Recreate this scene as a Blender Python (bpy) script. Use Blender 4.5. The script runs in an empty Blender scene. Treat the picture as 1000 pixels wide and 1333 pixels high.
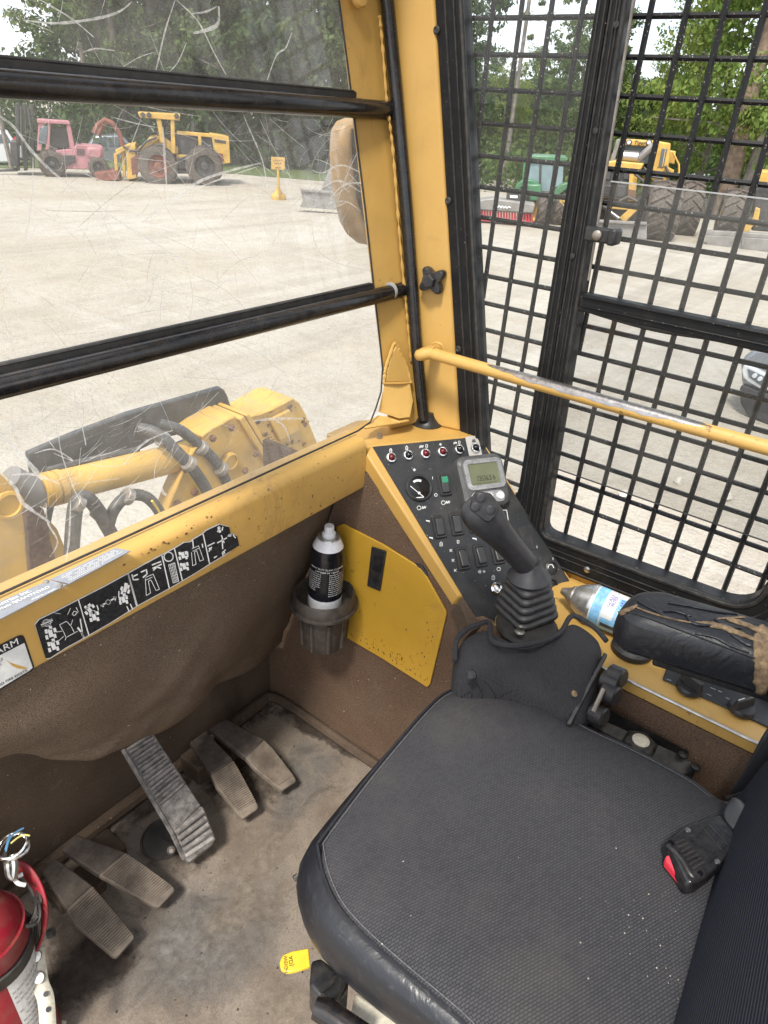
import bpy, bmesh, math, random
from mathutils import Vector, Matrix, Euler, Quaternion
rnd = random.Random(7)
S = bpy.context.scene
COL = S.collection
V = Vector
R_ = math.radians

# ---------------------------------------------------------------- camera, sky, sun, exposure
RM = Matrix(((0.6069184, -0.7924077, 0.0611555), (0.3708424, 0.3504105, 0.8600514), (-0.7029409, -0.4993020, 0.5065290)))
RT = RM.transposed()
FOC = 888.0
GZ = -3.0                     # yard level below the eye
cam_d = bpy.data.cameras.new('camera')
cam_d.sensor_fit = 'HORIZONTAL'; cam_d.sensor_width = 36.0; cam_d.lens = 36.0 * FOC / 1000.0
cam_d.clip_start = 0.01; cam_d.clip_end = 1500
cam = bpy.data.objects.new('camera', cam_d); COL.objects.link(cam)
cam.matrix_world = RT.to_4x4()
S.camera = cam

SUN_EL, SUN_AZ = 58.0, 255.0   # elevation, compass bearing of the sun measured from +Y towards +X
world = bpy.data.worlds.new('World'); S.world = world; world.use_nodes = True
wn = world.node_tree; wn.nodes.clear()
wo = wn.nodes.new('ShaderNodeOutputWorld'); wb = wn.nodes.new('ShaderNodeBackground')
sky = wn.nodes.new('ShaderNodeTexSky'); sky.sky_type = 'NISHITA'; sky.sun_disc = False
sky.sun_elevation = R_(SUN_EL); sky.sun_rotation = R_(SUN_AZ); sky.dust_density = 3.0; sky.air_density = 1.0
wmix = wn.nodes.new('ShaderNodeMix'); wmix.data_type = 'RGBA'
wtc = wn.nodes.new('ShaderNodeTexCoord'); wno = wn.nodes.new('ShaderNodeTexNoise'); wno.inputs['Scale'].default_value = 2.2
wno.inputs['Detail'].default_value = 5
wrm = wn.nodes.new('ShaderNodeMapRange'); wrm.inputs[1].default_value = 0.35; wrm.inputs[2].default_value = 0.6
wrm.inputs[3].default_value = 0.30; wrm.inputs[4].default_value = 0.92
wn.links.new(wtc.outputs['Generated'], wno.inputs['Vector']); wn.links.new(wno.outputs['Fac'], wrm.inputs[0])
wn.links.new(wrm.outputs[0], wmix.inputs[0]); wn.links.new(sky.outputs[0], wmix.inputs[6])
wmix.inputs[7].default_value = (9.2, 9.6, 10.2, 1)      # thin bright overcast
wn.links.new(wmix.outputs[2], wb.inputs[0]); wb.inputs[1].default_value = 0.105
wn.links.new(wb.outputs[0], wo.inputs[0])
sun_d = bpy.data.lights.new('sun', 'SUN'); sun_d.energy = 2.2; sun_d.angle = R_(9); sun_d.color = (1.0, 0.95, 0.87)
sun = bpy.data.objects.new('sun', sun_d); COL.objects.link(sun)
_sd = V((math.sin(R_(SUN_AZ)) * math.cos(R_(SUN_EL)), math.cos(R_(SUN_AZ)) * math.cos(R_(SUN_EL)), math.sin(R_(SUN_EL))))
sun.rotation_euler = _sd.to_track_quat('Z', 'Y').to_euler(); sun.location = _sd * 40
S.view_settings.view_transform = 'Standard'; S.view_settings.look = 'None'
S.view_settings.exposure = 1.2; S.view_settings.gamma = 1.0; S.view_settings.use_curve_mapping = False
S.cycles.max_bounces = 10; S.cycles.transparent_max_bounces = 24; S.cycles.caustics_reflective = False; S.cycles.caustics_refractive = False
S.cycles.use_denoising = True

# ---------------------------------------------------------------- a photo point laid on a plane of the place
def D(px, py): return RT @ V((px - 500.0, 666.5 - py, -FOC))
def X_(px, py, a): d = D(px, py); return d * (a / d.x)
def Y_(px, py, a): d = D(px, py); return d * (a / d.y)
def Z_(px, py, a): d = D(px, py); return d * (a / d.z)
def PL(px, py, p0, n): d = D(px, py); return d * (n.dot(p0) / n.dot(d))

# ---------------------------------------------------------------- materials
MATS = {}
class NT:
    def __init__(s, name):
        s.m = bpy.data.materials.new(name); s.m.use_nodes = True; s.t = s.m.node_tree; s.t.nodes.clear()
        s.out = s.n('ShaderNodeOutputMaterial'); s.tc = None
    def n(s, k, **kw):
        x = s.t.nodes.new(k)
        for a, b in kw.items(): setattr(x, a, b)
        return x
    def l(s, a, b): s.t.links.new(a, b)
    def co(s):
        if not s.tc: s.tc = s.n('ShaderNodeTexCoord')
        return s.tc.outputs['Object']
    def noise(s, scale, detail=4, rough=0.55, dist=0.0, vec=None):
        x = s.n('ShaderNodeTexNoise'); x.inputs['Scale'].default_value = scale; x.inputs['Detail'].default_value = detail
        x.inputs['Roughness'].default_value = rough; x.inputs['Distortion'].default_value = dist
        s.l(vec if vec is not None else s.co(), x.inputs['Vector']); return x.outputs['Fac']
    def ramp(s, f, a, b, lo=0.0, hi=1.0):
        x = s.n('ShaderNodeMapRange'); x.inputs[1].default_value = a; x.inputs[2].default_value = b
        x.inputs[3].default_value = lo; x.inputs[4].default_value = hi; s.l(f, x.inputs[0]); return x.outputs[0]
    def mix(s, f, a, b):
        x = s.n('ShaderNodeMix', data_type='RGBA')
        if isinstance(f, float): x.inputs[0].default_value = f
        else: s.l(f, x.inputs[0])
        for i, c in ((6, a), (7, b)):
            if isinstance(c, tuple): x.inputs[i].default_value = (*c, 1)
            else: s.l(c, x.inputs[i])
        return x.outputs[2]
    def math(s, op, a, b=0.0, clamp=False):
        x = s.n('ShaderNodeMath', operation=op); x.use_clamp = clamp
        for i, c in ((0, a), (1, b)):
            if isinstance(c, (int, float)): x.inputs[i].default_value = c
            else: s.l(c, x.inputs[i])
        return x.outputs[0]
    def bump(s, h, strength=0.3, dist=0.002, prev=None):
        x = s.n('ShaderNodeBump'); x.inputs['Strength'].default_value = strength; x.inputs['Distance'].default_value = dist
        s.l(h, x.inputs['Height'])
        if prev is not None: s.l(prev, x.inputs['Normal'])
        return x.outputs[0]
    def bsdf(s, col, rough=0.5, metal=0.0, nrm=None, spec=0.5):
        b = s.n('ShaderNodeBsdfPrincipled')
        if isinstance(col, tuple): b.inputs['Base Color'].default_value = (*col, 1)
        else: s.l(col, b.inputs['Base Color'])
        if isinstance(rough, (int, float)): b.inputs['Roughness'].default_value = rough
        else: s.l(rough, b.inputs['Roughness'])
        b.inputs['Metallic'].default_value = metal; b.inputs['Specular IOR Level'].default_value = spec
        if nrm is not None: s.l(nrm, b.inputs['Normal'])
        return b.outputs[0]
    def done(s, sh): s.l(sh, s.out.inputs[0]); MATS[s.m.name] = s.m; return s.m

def simple(name, col, rough=0.5, metal=0.0, var=0.25, vs=18.0, bump=0.0, bs=200.0, spec=0.5, dust=0.0, dcol=(0.3, 0.26, 0.2)):
    t = NT(name)
    f = t.ramp(t.noise(vs, 5), 0.3, 0.7)
    c = t.mix(f, tuple(x * (1 - var) for x in col), tuple(min(1, x * (1 + var)) for x in col))
    if dust:
        c = t.mix(t.math('MULTIPLY', t.ramp(t.noise(vs * 2.3, 6, 0.7), 0.42, 0.72), dust), c, dcol)
    nb = t.bump(t.noise(bs, 3), bump, 0.001) if bump else None
    rg = t.ramp(t.noise(vs * 1.7, 4), 0.3, 0.7, max(0.03, rough - 0.08), min(1, rough + 0.1))
    return t.done(t.bsdf(c, rg, metal, nb, spec))

def paint(name, col, rough=0.42, chips=0.5, dirt=0.3):
    t = NT(name)
    c = t.mix(t.ramp(t.noise(6, 4), 0.3, 0.7), tuple(x * 0.9 for x in col), tuple(x * 1.08 for x in col))
    c = t.mix(t.ramp(t.noise(1.8, 5, 0.6), 0.35, 0.7, 0.0, 0.30), c, tuple(min(1, x * 1.18 + .03) for x in col))
    c = t.mix(t.math('MULTIPLY', t.ramp(t.noise(11, 8, 0.7), 0.5, 0.75), dirt), c, (0.30, 0.17, 0.06))
    c = t.mix(t.math('MULTIPLY', t.ramp(t.noise(7, 9, 0.75, 1.0), 0.57, 0.70), dirt * 1.3), c, (0.20, 0.125, 0.06))
    mpz = t.n('ShaderNodeMapping'); mpz.inputs['Scale'].default_value = (60, 60, 3); t.l(t.co(), mpz.inputs['Vector'])
    c = t.mix(t.math('MULTIPLY', t.ramp(t.noise(1.0, 4, 0.6, 0.2, mpz.outputs[0]), 0.62, 0.74), dirt * 0.7), c, (0.24, 0.14, 0.06))
    chip = t.ramp(t.noise(95, 4, 0.6), 0.685 - 0.03 * chips, 0.70 - 0.03 * chips)
    reg = t.ramp(t.noise(4.5, 3), 0.46, 0.60)
    c = t.mix(t.math('MULTIPLY', chip, reg), c, (0.06, 0.035, 0.02))
    c = t.mix(t.ramp(t.noise(420, 2), 0.735, 0.755), c, (0.55, 0.5, 0.42))
    nb = t.bump(t.noise(260, 3), 0.06, 0.001)
    return t.done(t.bsdf(c, t.ramp(t.noise(30, 5), 0.3, 0.75, rough - 0.1, rough + 0.16), 0, nb))

YEL = (0.53, 0.315, 0.082)
paint('yellow_paint', YEL, 0.4, 0.15, 0.22)
paint('worn_yellow_paint', (0.54, 0.325, 0.088), 0.45, 1.3, 0.35)
paint('cover_yellow_paint', (0.55, 0.31, 0.028), 0.5, 1.0, 0.3)
simple('machine_yellow', (0.52, 0.31, 0.055), 0.5, var=0.2, vs=3.5, dust=0.55, dcol=(0.26, 0.19, 0.11))  # grime, and a dust tone that pales the far machines in place of haze
simple('black_paint', (0.012, 0.012, 0.014), 0.3, var=0.3, vs=30, dust=0.10, bump=0.05)
simple('tube_black', (0.010, 0.010, 0.011), 0.22, var=0.3, vs=30, dust=0.10, dcol=(0.20, 0.13, 0.08))
simple('black_plastic', (0.018, 0.018, 0.020), 0.42, var=0.25, vs=40, bump=0.12, bs=600, dust=0.08)
simple('grip_plastic', (0.020, 0.020, 0.023), 0.4, var=0.2, vs=40, bump=0.1, bs=900, dust=0.05)
simple('grey_plastic', (0.065, 0.065, 0.065), 0.4, var=0.2, vs=60)
simple('switch_grey', (0.035, 0.036, 0.036), 0.35, var=0.15, vs=60)
simple('rubber', (0.020, 0.019, 0.018), 0.6, var=0.3, vs=30, bump=0.1, dust=0.25, dcol=(0.12, 0.10, 0.08))
simple('holder_rubber', (0.040, 0.034, 0.030), 0.5, var=0.4, vs=35, bump=0.15, dust=0.5, dcol=(0.13, 0.10, 0.075))
simple('mount_rubber', (0.014, 0.014, 0.015), 0.38, var=0.3, vs=40, dust=0.18, dcol=(0.2, 0.17, 0.13))
simple('chrome', (0.75, 0.74, 0.72), 0.18, 1.0, var=0.1)
simple('steel', (0.42, 0.40, 0.37), 0.35, 1.0, var=0.3, vs=60)
simple('dull_steel', (0.30, 0.27, 0.24), 0.5, 0.7, var=0.3, vs=60, dust=0.5)
simple('rusty_steel', (0.16, 0.08, 0.045), 0.7, 0.3, var=0.5, vs=60)
simple('red_paint', (0.25, 0.010, 0.022), 0.42, var=0.25, vs=20, dust=0.6, dcol=(0.17, 0.09, 0.06))
simple('bright_red', (0.55, 0.03, 0.05), 0.35, var=0.1)
simple('white_print', (0.72, 0.72, 0.70), 0.5, var=0.08, vs=120)
simple('grey_print', (0.38, 0.38, 0.38), 0.5, var=0.2, vs=300)
simple('black_print', (0.013, 0.013, 0.015), 0.35, var=0.3, vs=90, dust=0.12, dcol=(0.3, 0.3, 0.28))
simple('label_white', (0.66, 0.66, 0.64), 0.45, var=0.1, vs=60, dust=0.12)
simple('dusty_label', (0.42, 0.40, 0.38), 0.5, var=0.1, vs=60, dust=0.2)
simple('plate_grey', (0.27, 0.28, 0.31), 0.38, 0.4, var=0.15, vs=80, dust=0.25, dcol=(0.45, 0.42, 0.36))
simple('can_white', (0.72, 0.73, 0.76), 0.3, var=0.06, vs=80, dust=0.1)
simple('can_black', (0.010, 0.010, 0.013), 0.22, var=0.2, vs=60)
simple('can_blue', (0.17, 0.44, 0.70), 0.35, var=0.4, vs=70, dust=0.35, dcol=(0.6, 0.66, 0.7))
simple('tin', (0.50, 0.49, 0.47), 0.32, 0.8, var=0.2, vs=60)
simple('purple_print', (0.10, 0.06, 0.32), 0.4)
simple('tag_yellow', (0.75, 0.50, 0.03), 0.38, var=0.1, vs=60, dust=0.1)
simple('green_lens', (0.02, 0.20, 0.10), 0.25, var=0.05)
simple('red_lens', (0.11, 0.006, 0.008), 0.12, var=0.05)
simple('black_lens', (0.006, 0.006, 0.008), 0.1, var=0.05)
simple('lcd', (0.15, 0.16, 0.10), 0.18, var=0.08, vs=30)
simple('lcd_digit', (0.035, 0.04, 0.025), 0.3, var=0.05)
simple('bezel_silver', (0.55, 0.55, 0.56), 0.3, 0.75, var=0.12, vs=60)
simple('ivory', (0.52, 0.49, 0.40), 0.6, var=0.15, vs=200, dust=0.4)
simple('thread', (0.10, 0.10, 0.105), 0.8, var=0.4, vs=300)
simple('buckle_black', (0.010, 0.010, 0.012), 0.3, var=0.2, vs=60, dust=0.06)
simple('webbing', (0.030, 0.031, 0.035), 0.45, var=0.2, vs=60, bump=0.2, bs=900)
simple('torn_foam', (0.22, 0.15, 0.085), 0.95, var=0.55, vs=120, bump=1.0, bs=220, dust=0.5, dcol=(0.05, 0.04, 0.03))
simple('zip_tie', (0.35, 0.35, 0.34), 0.4)
simple('wire_blue', (0.10, 0.25, 0.42), 0.4); simple('wire_yellow', (0.65, 0.58, 0.2), 0.4)
simple('pink_paint', (0.36, 0.135, 0.165), 0.6, var=0.3, vs=3, dust=0.55)  # dust share also fades the forklift in place of haze
simple('green_paint', (0.035, 0.14, 0.06), 0.4, var=0.15, vs=3, dust=0.2)
simple('tyre', (0.055, 0.046, 0.040), 0.85, var=0.35, vs=6, dust=0.6, dcol=(0.21, 0.165, 0.125), bump=0.3, bs=30)
simple('dark_metal', (0.030, 0.030, 0.032), 0.55, var=0.4, vs=6, dust=0.35, dcol=(0.16, 0.13, 0.10))
simple('guard_plate', (0.035, 0.036, 0.038), 0.5, var=0.3, vs=14, dust=0.35, dcol=(0.16, 0.15, 0.13))
simple('rust_red', (0.17, 0.055, 0.035), 0.7, var=0.4, vs=4)
simple('blade_grey', (0.20, 0.19, 0.18), 0.6, 0.2, var=0.3, vs=3, dust=0.4, dcol=(0.33, 0.29, 0.24))
simple('car_white', (0.62, 0.63, 0.65), 0.3, var=0.05)
simple('car_grey', (0.22, 0.24, 0.27), 0.25, 0.4, var=0.08, dust=0.2)
simple('car_dark', (0.03, 0.03, 0.034), 0.5, var=0.2)
simple('far_glass', (0.10, 0.125, 0.14), 0.12, var=0.2, vs=2)
simple('tractor_glass', (0.20, 0.27, 0.29), 0.12, var=0.15, vs=2)
simple('headlamp', (0.6, 0.62, 0.65), 0.1, 0.3, var=0.1)
simple('hose_black', (0.040, 0.039, 0.038), 0.5, var=0.35, vs=30, dust=0.45, dcol=(0.18, 0.16, 0.13))
simple('pedal_dark', (0.060, 0.048, 0.040), 0.75, var=0.35, vs=30, bump=0.25, bs=190, dust=0.5, dcol=(0.17, 0.135, 0.105))
simple('mirror_tan', (0.30, 0.185, 0.075), 0.55, var=0.25, vs=20, dust=0.5, dcol=(0.30, 0.25, 0.19))
simple('bark', (0.20, 0.145, 0.105), 0.9, var=0.45, vs=5, bump=0.9, bs=9)
simple('bark_grey', (0.17, 0.15, 0.13), 0.9, var=0.4, vs=5, bump=0.8, bs=12)
simple('stone', (0.42, 0.39, 0.33), 0.9, var=0.2, vs=20, bump=0.4, bs=60)
simple('trailer_white', (0.7, 0.7, 0.7), 0.5, var=0.08, vs=2)
simple('roof_lining', (0.30, 0.26, 0.21), 0.8, var=0.1)
simple('handrail_bare', (0.36, 0.34, 0.33), 0.3, 0.9, var=0.2, vs=90)

# mesh bars: black paint with fine pale flecks of grit
t = NT('mesh_black'); c = t.mix(t.ramp(t.noise(330, 2), 0.67, 0.70), (0.010, 0.010, 0.011), (0.34, 0.31, 0.27))
t.done(t.bsdf(c, 0.45, 0, None, 0.3))
t = NT('frame_black'); c = t.mix(t.ramp(t.noise(300, 2), 0.72, 0.74), (0.009, 0.009, 0.010), (0.30, 0.28, 0.26))
c = t.mix(t.math('MULTIPLY', t.ramp(t.noise(28, 6, 0.7), 0.5, 0.8), 0.06), c, (0.3, 0.28, 0.25))
t.done(t.bsdf(c, t.ramp(t.noise(40, 4), 0.3, 0.7, 0.38, 0.6), 0, t.bump(t.noise(150, 3), 0.05, 0.001), 0.25))
# panel face of the console
t = NT('panel_black'); c = t.mix(t.ramp(t.noise(240, 2), 0.72, 0.74), (0.016, 0.017, 0.019), (0.22, 0.21, 0.2))
c = t.mix(t.math('MULTIPLY', t.ramp(t.noise(14, 6, 0.65), 0.48, 0.75), 0.16), c, (0.22, 0.19, 0.16))
t.done(t.bsdf(c, 0.48, 0, t.bump(t.noise(700, 2), 0.1, 0.0006)))
# woven brown carpet of the walls
def carpet(name, base, dirty, wscale, wear):
    t = NT(name)
    vo = t.n('ShaderNodeTexVoronoi'); vo.inputs['Scale'].default_value = wscale; t.l(t.co(), vo.inputs['Vector'])
    h = vo.outputs['Distance']
    c = t.mix(t.ramp(t.noise(9, 6, 0.65), 0.35, 0.7), base, dirty)
    c = t.mix(t.ramp(h, 0.1, 0.75), c, t.mix(0.55, c, (0.025, 0.017, 0.012)))
    c = t.mix(t.math('MULTIPLY', t.ramp(t.noise(5, 7, 0.72, 0.6), 0.55, 0.78), wear), c, (0.055, 0.042, 0.033))
    c = t.mix(t.math('MULTIPLY', t.ramp(t.noise(17, 6, 0.75, 1.4), 0.60, 0.72), 0.35), c, (0.27, 0.21, 0.16))
    c = t.mix(t.ramp(t.noise(150, 2), 0.735, 0.75), c, (0.48, 0.42, 0.34))
    return t.done(t.bsdf(c, 0.9, 0, t.bump(h, 0.5, 0.002, t.bump(t.noise(14, 3), 0.25, 0.01)), 0.2))
carpet('carpet', (0.175, 0.106, 0.068), (0.215, 0.145, 0.098), 420, 0.25)
carpet('liner', (0.185, 0.128, 0.086), (0.225, 0.168, 0.120), 620, 0.5)
carpet('dirty_liner', (0.110, 0.078, 0.056), (0.15, 0.110, 0.080), 620, 0.9)
# worn floor mat
t = NT('floor_mat')
c = t.mix(t.ramp(t.noise(5, 8, 0.62, 0.5), 0.33, 0.66), (0.150, 0.116, 0.087), (0.275, 0.233, 0.188))
c = t.mix(t.math('MULTIPLY', t.ramp(t.noise(3.2, 6, 0.6, 0.8), 0.50, 0.68), 0.75), c, (0.185, 0.178, 0.172))
c = t.mix(t.math('MULTIPLY', t.ramp(t.noise(7.5, 8, 0.7, 1.2), 0.56, 0.70), 0.8), c, (0.045, 0.038, 0.034))
c = t.mix(t.math('MULTIPLY', t.ramp(t.noise(23, 7, 0.72, 0.5), 0.52, 0.7), 0.45), c, (0.30, 0.25, 0.20))
c = t.mix(t.ramp(t.noise(46, 5, 0.6), 0.69, 0.71), c, (0.035, 0.03, 0.027))
vo = t.n('ShaderNodeTexVoronoi'); vo.inputs['Scale'].default_value = 330; t.l(t.co(), vo.inputs['Vector'])
c = t.mix(t.ramp(vo.outputs['Distance'], 0.2, 0.8), c, t.mix(0.3, c, (0.04, 0.03, 0.025)))
t.done(t.bsdf(c, t.ramp(t.noise(9, 5), 0.3, 0.7, 0.5, 0.8), 0, t.bump(vo.outputs['Distance'], 0.22, 0.001, t.bump(t.noise(26, 5), 0.25, 0.003)), 0.4))
def grimemat(name, col, lo, hi):
    t = NT(name); b = t.bsdf(t.mix(t.ramp(t.noise(60, 5, 0.7), 0.35, 0.65), col, tuple(x * 1.9 for x in col)), 0.85, 0, t.bump(t.noise(90, 5), 0.5, 0.003), 0.2); tr = t.n('ShaderNodeBsdfTransparent'); mx = t.n('ShaderNodeMixShader')
    at = t.n('ShaderNodeAttribute'); at.attribute_name = 'cover'
    t.l(t.math('MULTIPLY', t.ramp(t.math('ADD', t.noise(13, 8, 0.72, 0.25), t.math('MULTIPLY', at.outputs['Fac'], 0.5)), lo, hi), 0.92), mx.inputs[0]); t.l(tr.outputs[0], mx.inputs[1]); t.l(b, mx.inputs[2]); return t.done(mx.outputs[0])
grimemat('caked_dirt', (0.040, 0.031, 0.025), 0.62, 0.86)
grimemat('grey_smear', (0.100, 0.094, 0.087), 0.60, 1.10)
grimemat('pale_film', (0.165, 0.135, 0.105), 0.62, 1.15)
# seat cloth: little staggered bricks of yarn
def cloth(name, a, b, sc, rot=0.0, dust=0.25, mode='brick'):
    t = NT(name)
    mp = t.n('ShaderNodeMapping'); mp.inputs['Rotation'].default_value = (0, 0, rot); t.l(t.co(), mp.inputs['Vector'])
    if mode == 'brick':
        br = t.n('ShaderNodeTexBrick'); br.inputs['Scale'].default_value = sc
        br.inputs['Color1'].default_value = (1, 1, 1, 1); br.inputs['Color2'].default_value = (0.7, 0.7, 0.7, 1); br.inputs['Mortar'].default_value = (0, 0, 0, 1)
        br.inputs['Mortar Size'].default_value = 0.05; br.inputs['Mortar Smooth'].default_value = 0.9; br.inputs['Brick Width'].default_value = 0.62; br.inputs['Row Height'].default_value = 0.36
        t.l(mp.outputs[0], br.inputs['Vector']); hcol = br.outputs['Color']
    else:
        wv = t.n('ShaderNodeTexWave'); wv.inputs['Scale'].default_value = sc; wv.bands_direction = 'Z' ; wv.inputs['Distortion'].default_value = 0.3
        t.l(mp.outputs[0], wv.inputs['Vector']); hcol = wv.outputs['Color']
    sep = t.n('ShaderNodeRGBToBW'); t.l(hcol, sep.inputs[0]); h = sep.outputs[0]
    c = t.mix(t.ramp(h, 0.15, 0.9), a, b)
    c = t.mix(t.math('MULTIPLY', t.ramp(t.noise(6, 6, 0.65), 0.45, 0.75), dust), c, (0.15, 0.13, 0.11))
    c = t.mix(t.ramp(t.noise(210, 2), 0.81, 0.82), c, (0.30, 0.28, 0.26))
    return t.done(t.bsdf(c, 0.88, 0, t.bump(h, 0.55, 0.002), 0.25))
cloth('seat_cloth', (0.015, 0.015, 0.017), (0.048, 0.048, 0.053), 118, 0.45, 0.20)
cloth('pod_cloth', (0.013, 0.013, 0.015), (0.040, 0.040, 0.044), 200, -0.6, 0.16)
cloth('back_cloth', (0.008, 0.009, 0.013), (0.034, 0.037, 0.055), 60, 0.0, 0.06, 'wave')
t = NT('vinyl')
w1 = t.noise(24, 6, 0.6, 1.5)
c = t.mix(t.math('MULTIPLY', t.ramp(t.noise(36, 7, 0.75, 2.5), 0.56, 0.66), 0.35), (0.012, 0.013, 0.017), (0.10, 0.095, 0.09))
t.done(t.bsdf(c, t.ramp(t.noise(12, 4), 0.3, 0.7, 0.28, 0.45), 0, t.bump(w1, 0.28, 0.005, t.bump(t.noise(500, 2), 0.08, 0.0006))))
t = NT('pedal_rubber')
c = t.mix(t.ramp(t.noise(16, 7, 0.7), 0.36, 0.66), (0.12, 0.095, 0.074), (0.29, 0.24, 0.19))
c = t.mix(t.math('MULTIPLY', t.ramp(t.noise(8, 5, 0.65), 0.52, 0.66), 0.8), c, (0.035, 0.030, 0.027))
t.done(t.bsdf(c, 0.8, 0, t.bump(t.noise(190, 4), 0.3, 0.002), 0.3))
t = NT('pedal_steel')
c = t.mix(t.ramp(t.noise(60, 7, 0.75), 0.38, 0.62), (0.11, 0.103, 0.098), (0.32, 0.295, 0.275))
t.done(t.bsdf(c, 0.5, 0.35, t.bump(t.noise(240, 4), 0.35, 0.001), 0.5))
# scratched and dusty glazing
def glazing(name, veil, tint=(1, 1, 1), spots=0.5, refl=1.0, sc=9.0, streak=False):
    t = NT(name)
    tr = t.n('ShaderNodeBsdfTransparent'); tr.inputs[0].default_value = (*tint, 1)
    df = t.n('ShaderNodeBsdfDiffuse'); df.inputs[0].default_value = (0.72, 0.69, 0.63, 1)
    tl = t.n('ShaderNodeBsdfTranslucent'); tl.inputs[0].default_value = (0.72, 0.69, 0.63, 1)
    dm = t.n('ShaderNodeMixShader'); dm.inputs[0].default_value = 0.55; t.l(df.outputs[0], dm.inputs[1]); t.l(tl.outputs[0], dm.inputs[2])
    f = t.ramp(t.noise(sc, 8, 0.7, 0.6), 0.35, 0.75, veil * 0.55, veil * 1.7)
    if spots:
        f = t.math('ADD', f, t.ramp(t.noise(420, 2, 0.6), 0.70, 0.74, 0, 0.32 * spots))
        f = t.math('ADD', f, t.ramp(t.noise(70, 7, 0.8, 2.2), 0.62, 0.72, 0, 0.16 * spots), True)
    m1 = t.n('ShaderNodeMixShader'); t.l(f, m1.inputs[0]); t.l(tr.outputs[0], m1.inputs[1]); t.l(dm.outputs[0], m1.inputs[2])
    gl = t.n('ShaderNodeBsdfGlossy'); gl.inputs['Roughness'].default_value = 0.02
    fr = t.n('ShaderNodeFresnel'); fr.inputs[0].default_value = 1.45
    m2 = t.n('ShaderNodeMixShader'); t.l(t.math('MULTIPLY', fr.outputs[0], refl), m2.inputs[0]); t.l(m1.outputs[0], m2.inputs[1]); t.l(gl.outputs[0], m2.inputs[2])
    return t.done(m2.outputs[0])
glazing('windshield_glass', 0.175, (0.97, 0.98, 0.97), 0.8, 0.05)
glazing('quarter_glass', 0.06, (0.93, 0.95, 0.95), 0.25, 0.5, 4)
glazing('upper_pane_glass', 0.10, (0.90, 0.92, 0.92), 0.2, 1.1, 3)
glazing('tinted_pane_glass', 0.05, (0.74, 0.76, 0.76), 0.2, 1.0, 3)
glazing('added_skylight_glass', 0.05, (0.95, 0.96, 0.96), 0.2, 0.8, 3)
def scratchmat(name, col, a):
    t = NT(name)
    df = t.n('ShaderNodeBsdfDiffuse'); df.inputs[0].default_value = (*col, 1)
    tl = t.n('ShaderNodeBsdfTranslucent'); tl.inputs[0].default_value = (*col, 1)
    dm = t.n('ShaderNodeMixShader'); dm.inputs[0].default_value = 0.5; t.l(df.outputs[0], dm.inputs[1]); t.l(tl.outputs[0], dm.inputs[2])
    tr = t.n('ShaderNodeBsdfTransparent'); m = t.n('ShaderNodeMixShader')
    f = t.ramp(t.noise(130, 4, 0.7), 0.3, 0.68, a * 0.35, min(1, a * 1.35)); t.l(f, m.inputs[0])
    t.l(tr.outputs[0], m.inputs[1]); t.l(dm.outputs[0], m.inputs[2]); return t.done(m.outputs[0])
scratchmat('scratch', (0.82, 0.80, 0.76), 0.62)
scratchmat('scratch_dull', (0.42, 0.38, 0.32), 0.5)
# gravel yard
t = NT('gravel')
c = t.mix(t.ramp(t.noise(0.22, 6, 0.6, 0.5), 0.36, 0.64), (0.335, 0.295, 0.235), (0.405, 0.375, 0.325))
c = t.mix(t.math('MULTIPLY', t.ramp(t.noise(1.6, 8, 0.72, 0.4), 0.46, 0.72), 0.5), c, (0.26, 0.205, 0.15))
c = t.mix(t.math('MULTIPLY', t.ramp(t.noise(9, 8, 0.75), 0.50, 0.70), 0.45), c, (0.185, 0.165, 0.14))
mpg = t.n('ShaderNodeMapping'); mpg.inputs['Rotation'].default_value = (0, 0, 0.5); mpg.inputs['Scale'].default_value = (0.10, 1.4, 1); t.l(t.co(), mpg.inputs['Vector'])
c = t.mix(t.math('MULTIPLY', t.ramp(t.noise(1.0, 7, 0.65, 0.3, mpg.outputs[0]), 0.50, 0.68), 0.6), c, (0.245, 0.215, 0.175))
mph = t.n('ShaderNodeMapping'); mph.inputs['Rotation'].default_value = (0, 0, -0.35); mph.inputs['Scale'].default_value = (1.0, 0.12, 1); t.l(t.co(), mph.inputs['Vector'])
c = t.mix(t.math('MULTIPLY', t.ramp(t.noise(1.3, 7, 0.65, 0.3, mph.outputs[0]), 0.54, 0.70), 0.5), c, (0.44, 0.415, 0.375))
c = t.mix(t.ramp(t.noise(38, 3, 0.7), 0.60, 0.66), c, (0.43, 0.41, 0.375))
vor = t.n('ShaderNodeTexVoronoi'); vor.inputs['Scale'].default_value = 22; t.l(t.co(), vor.inputs['Vector'])
t.done(t.bsdf(c, 0.95, 0, t.bump(vor.outputs['Distance'], 0.5, 0.02, t.bump(t.noise(3, 8, 0.7), 0.7, 0.12)), 0.2))
simple('grass', (0.075, 0.105, 0.030), 0.9, var=0.35, vs=6)
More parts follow.
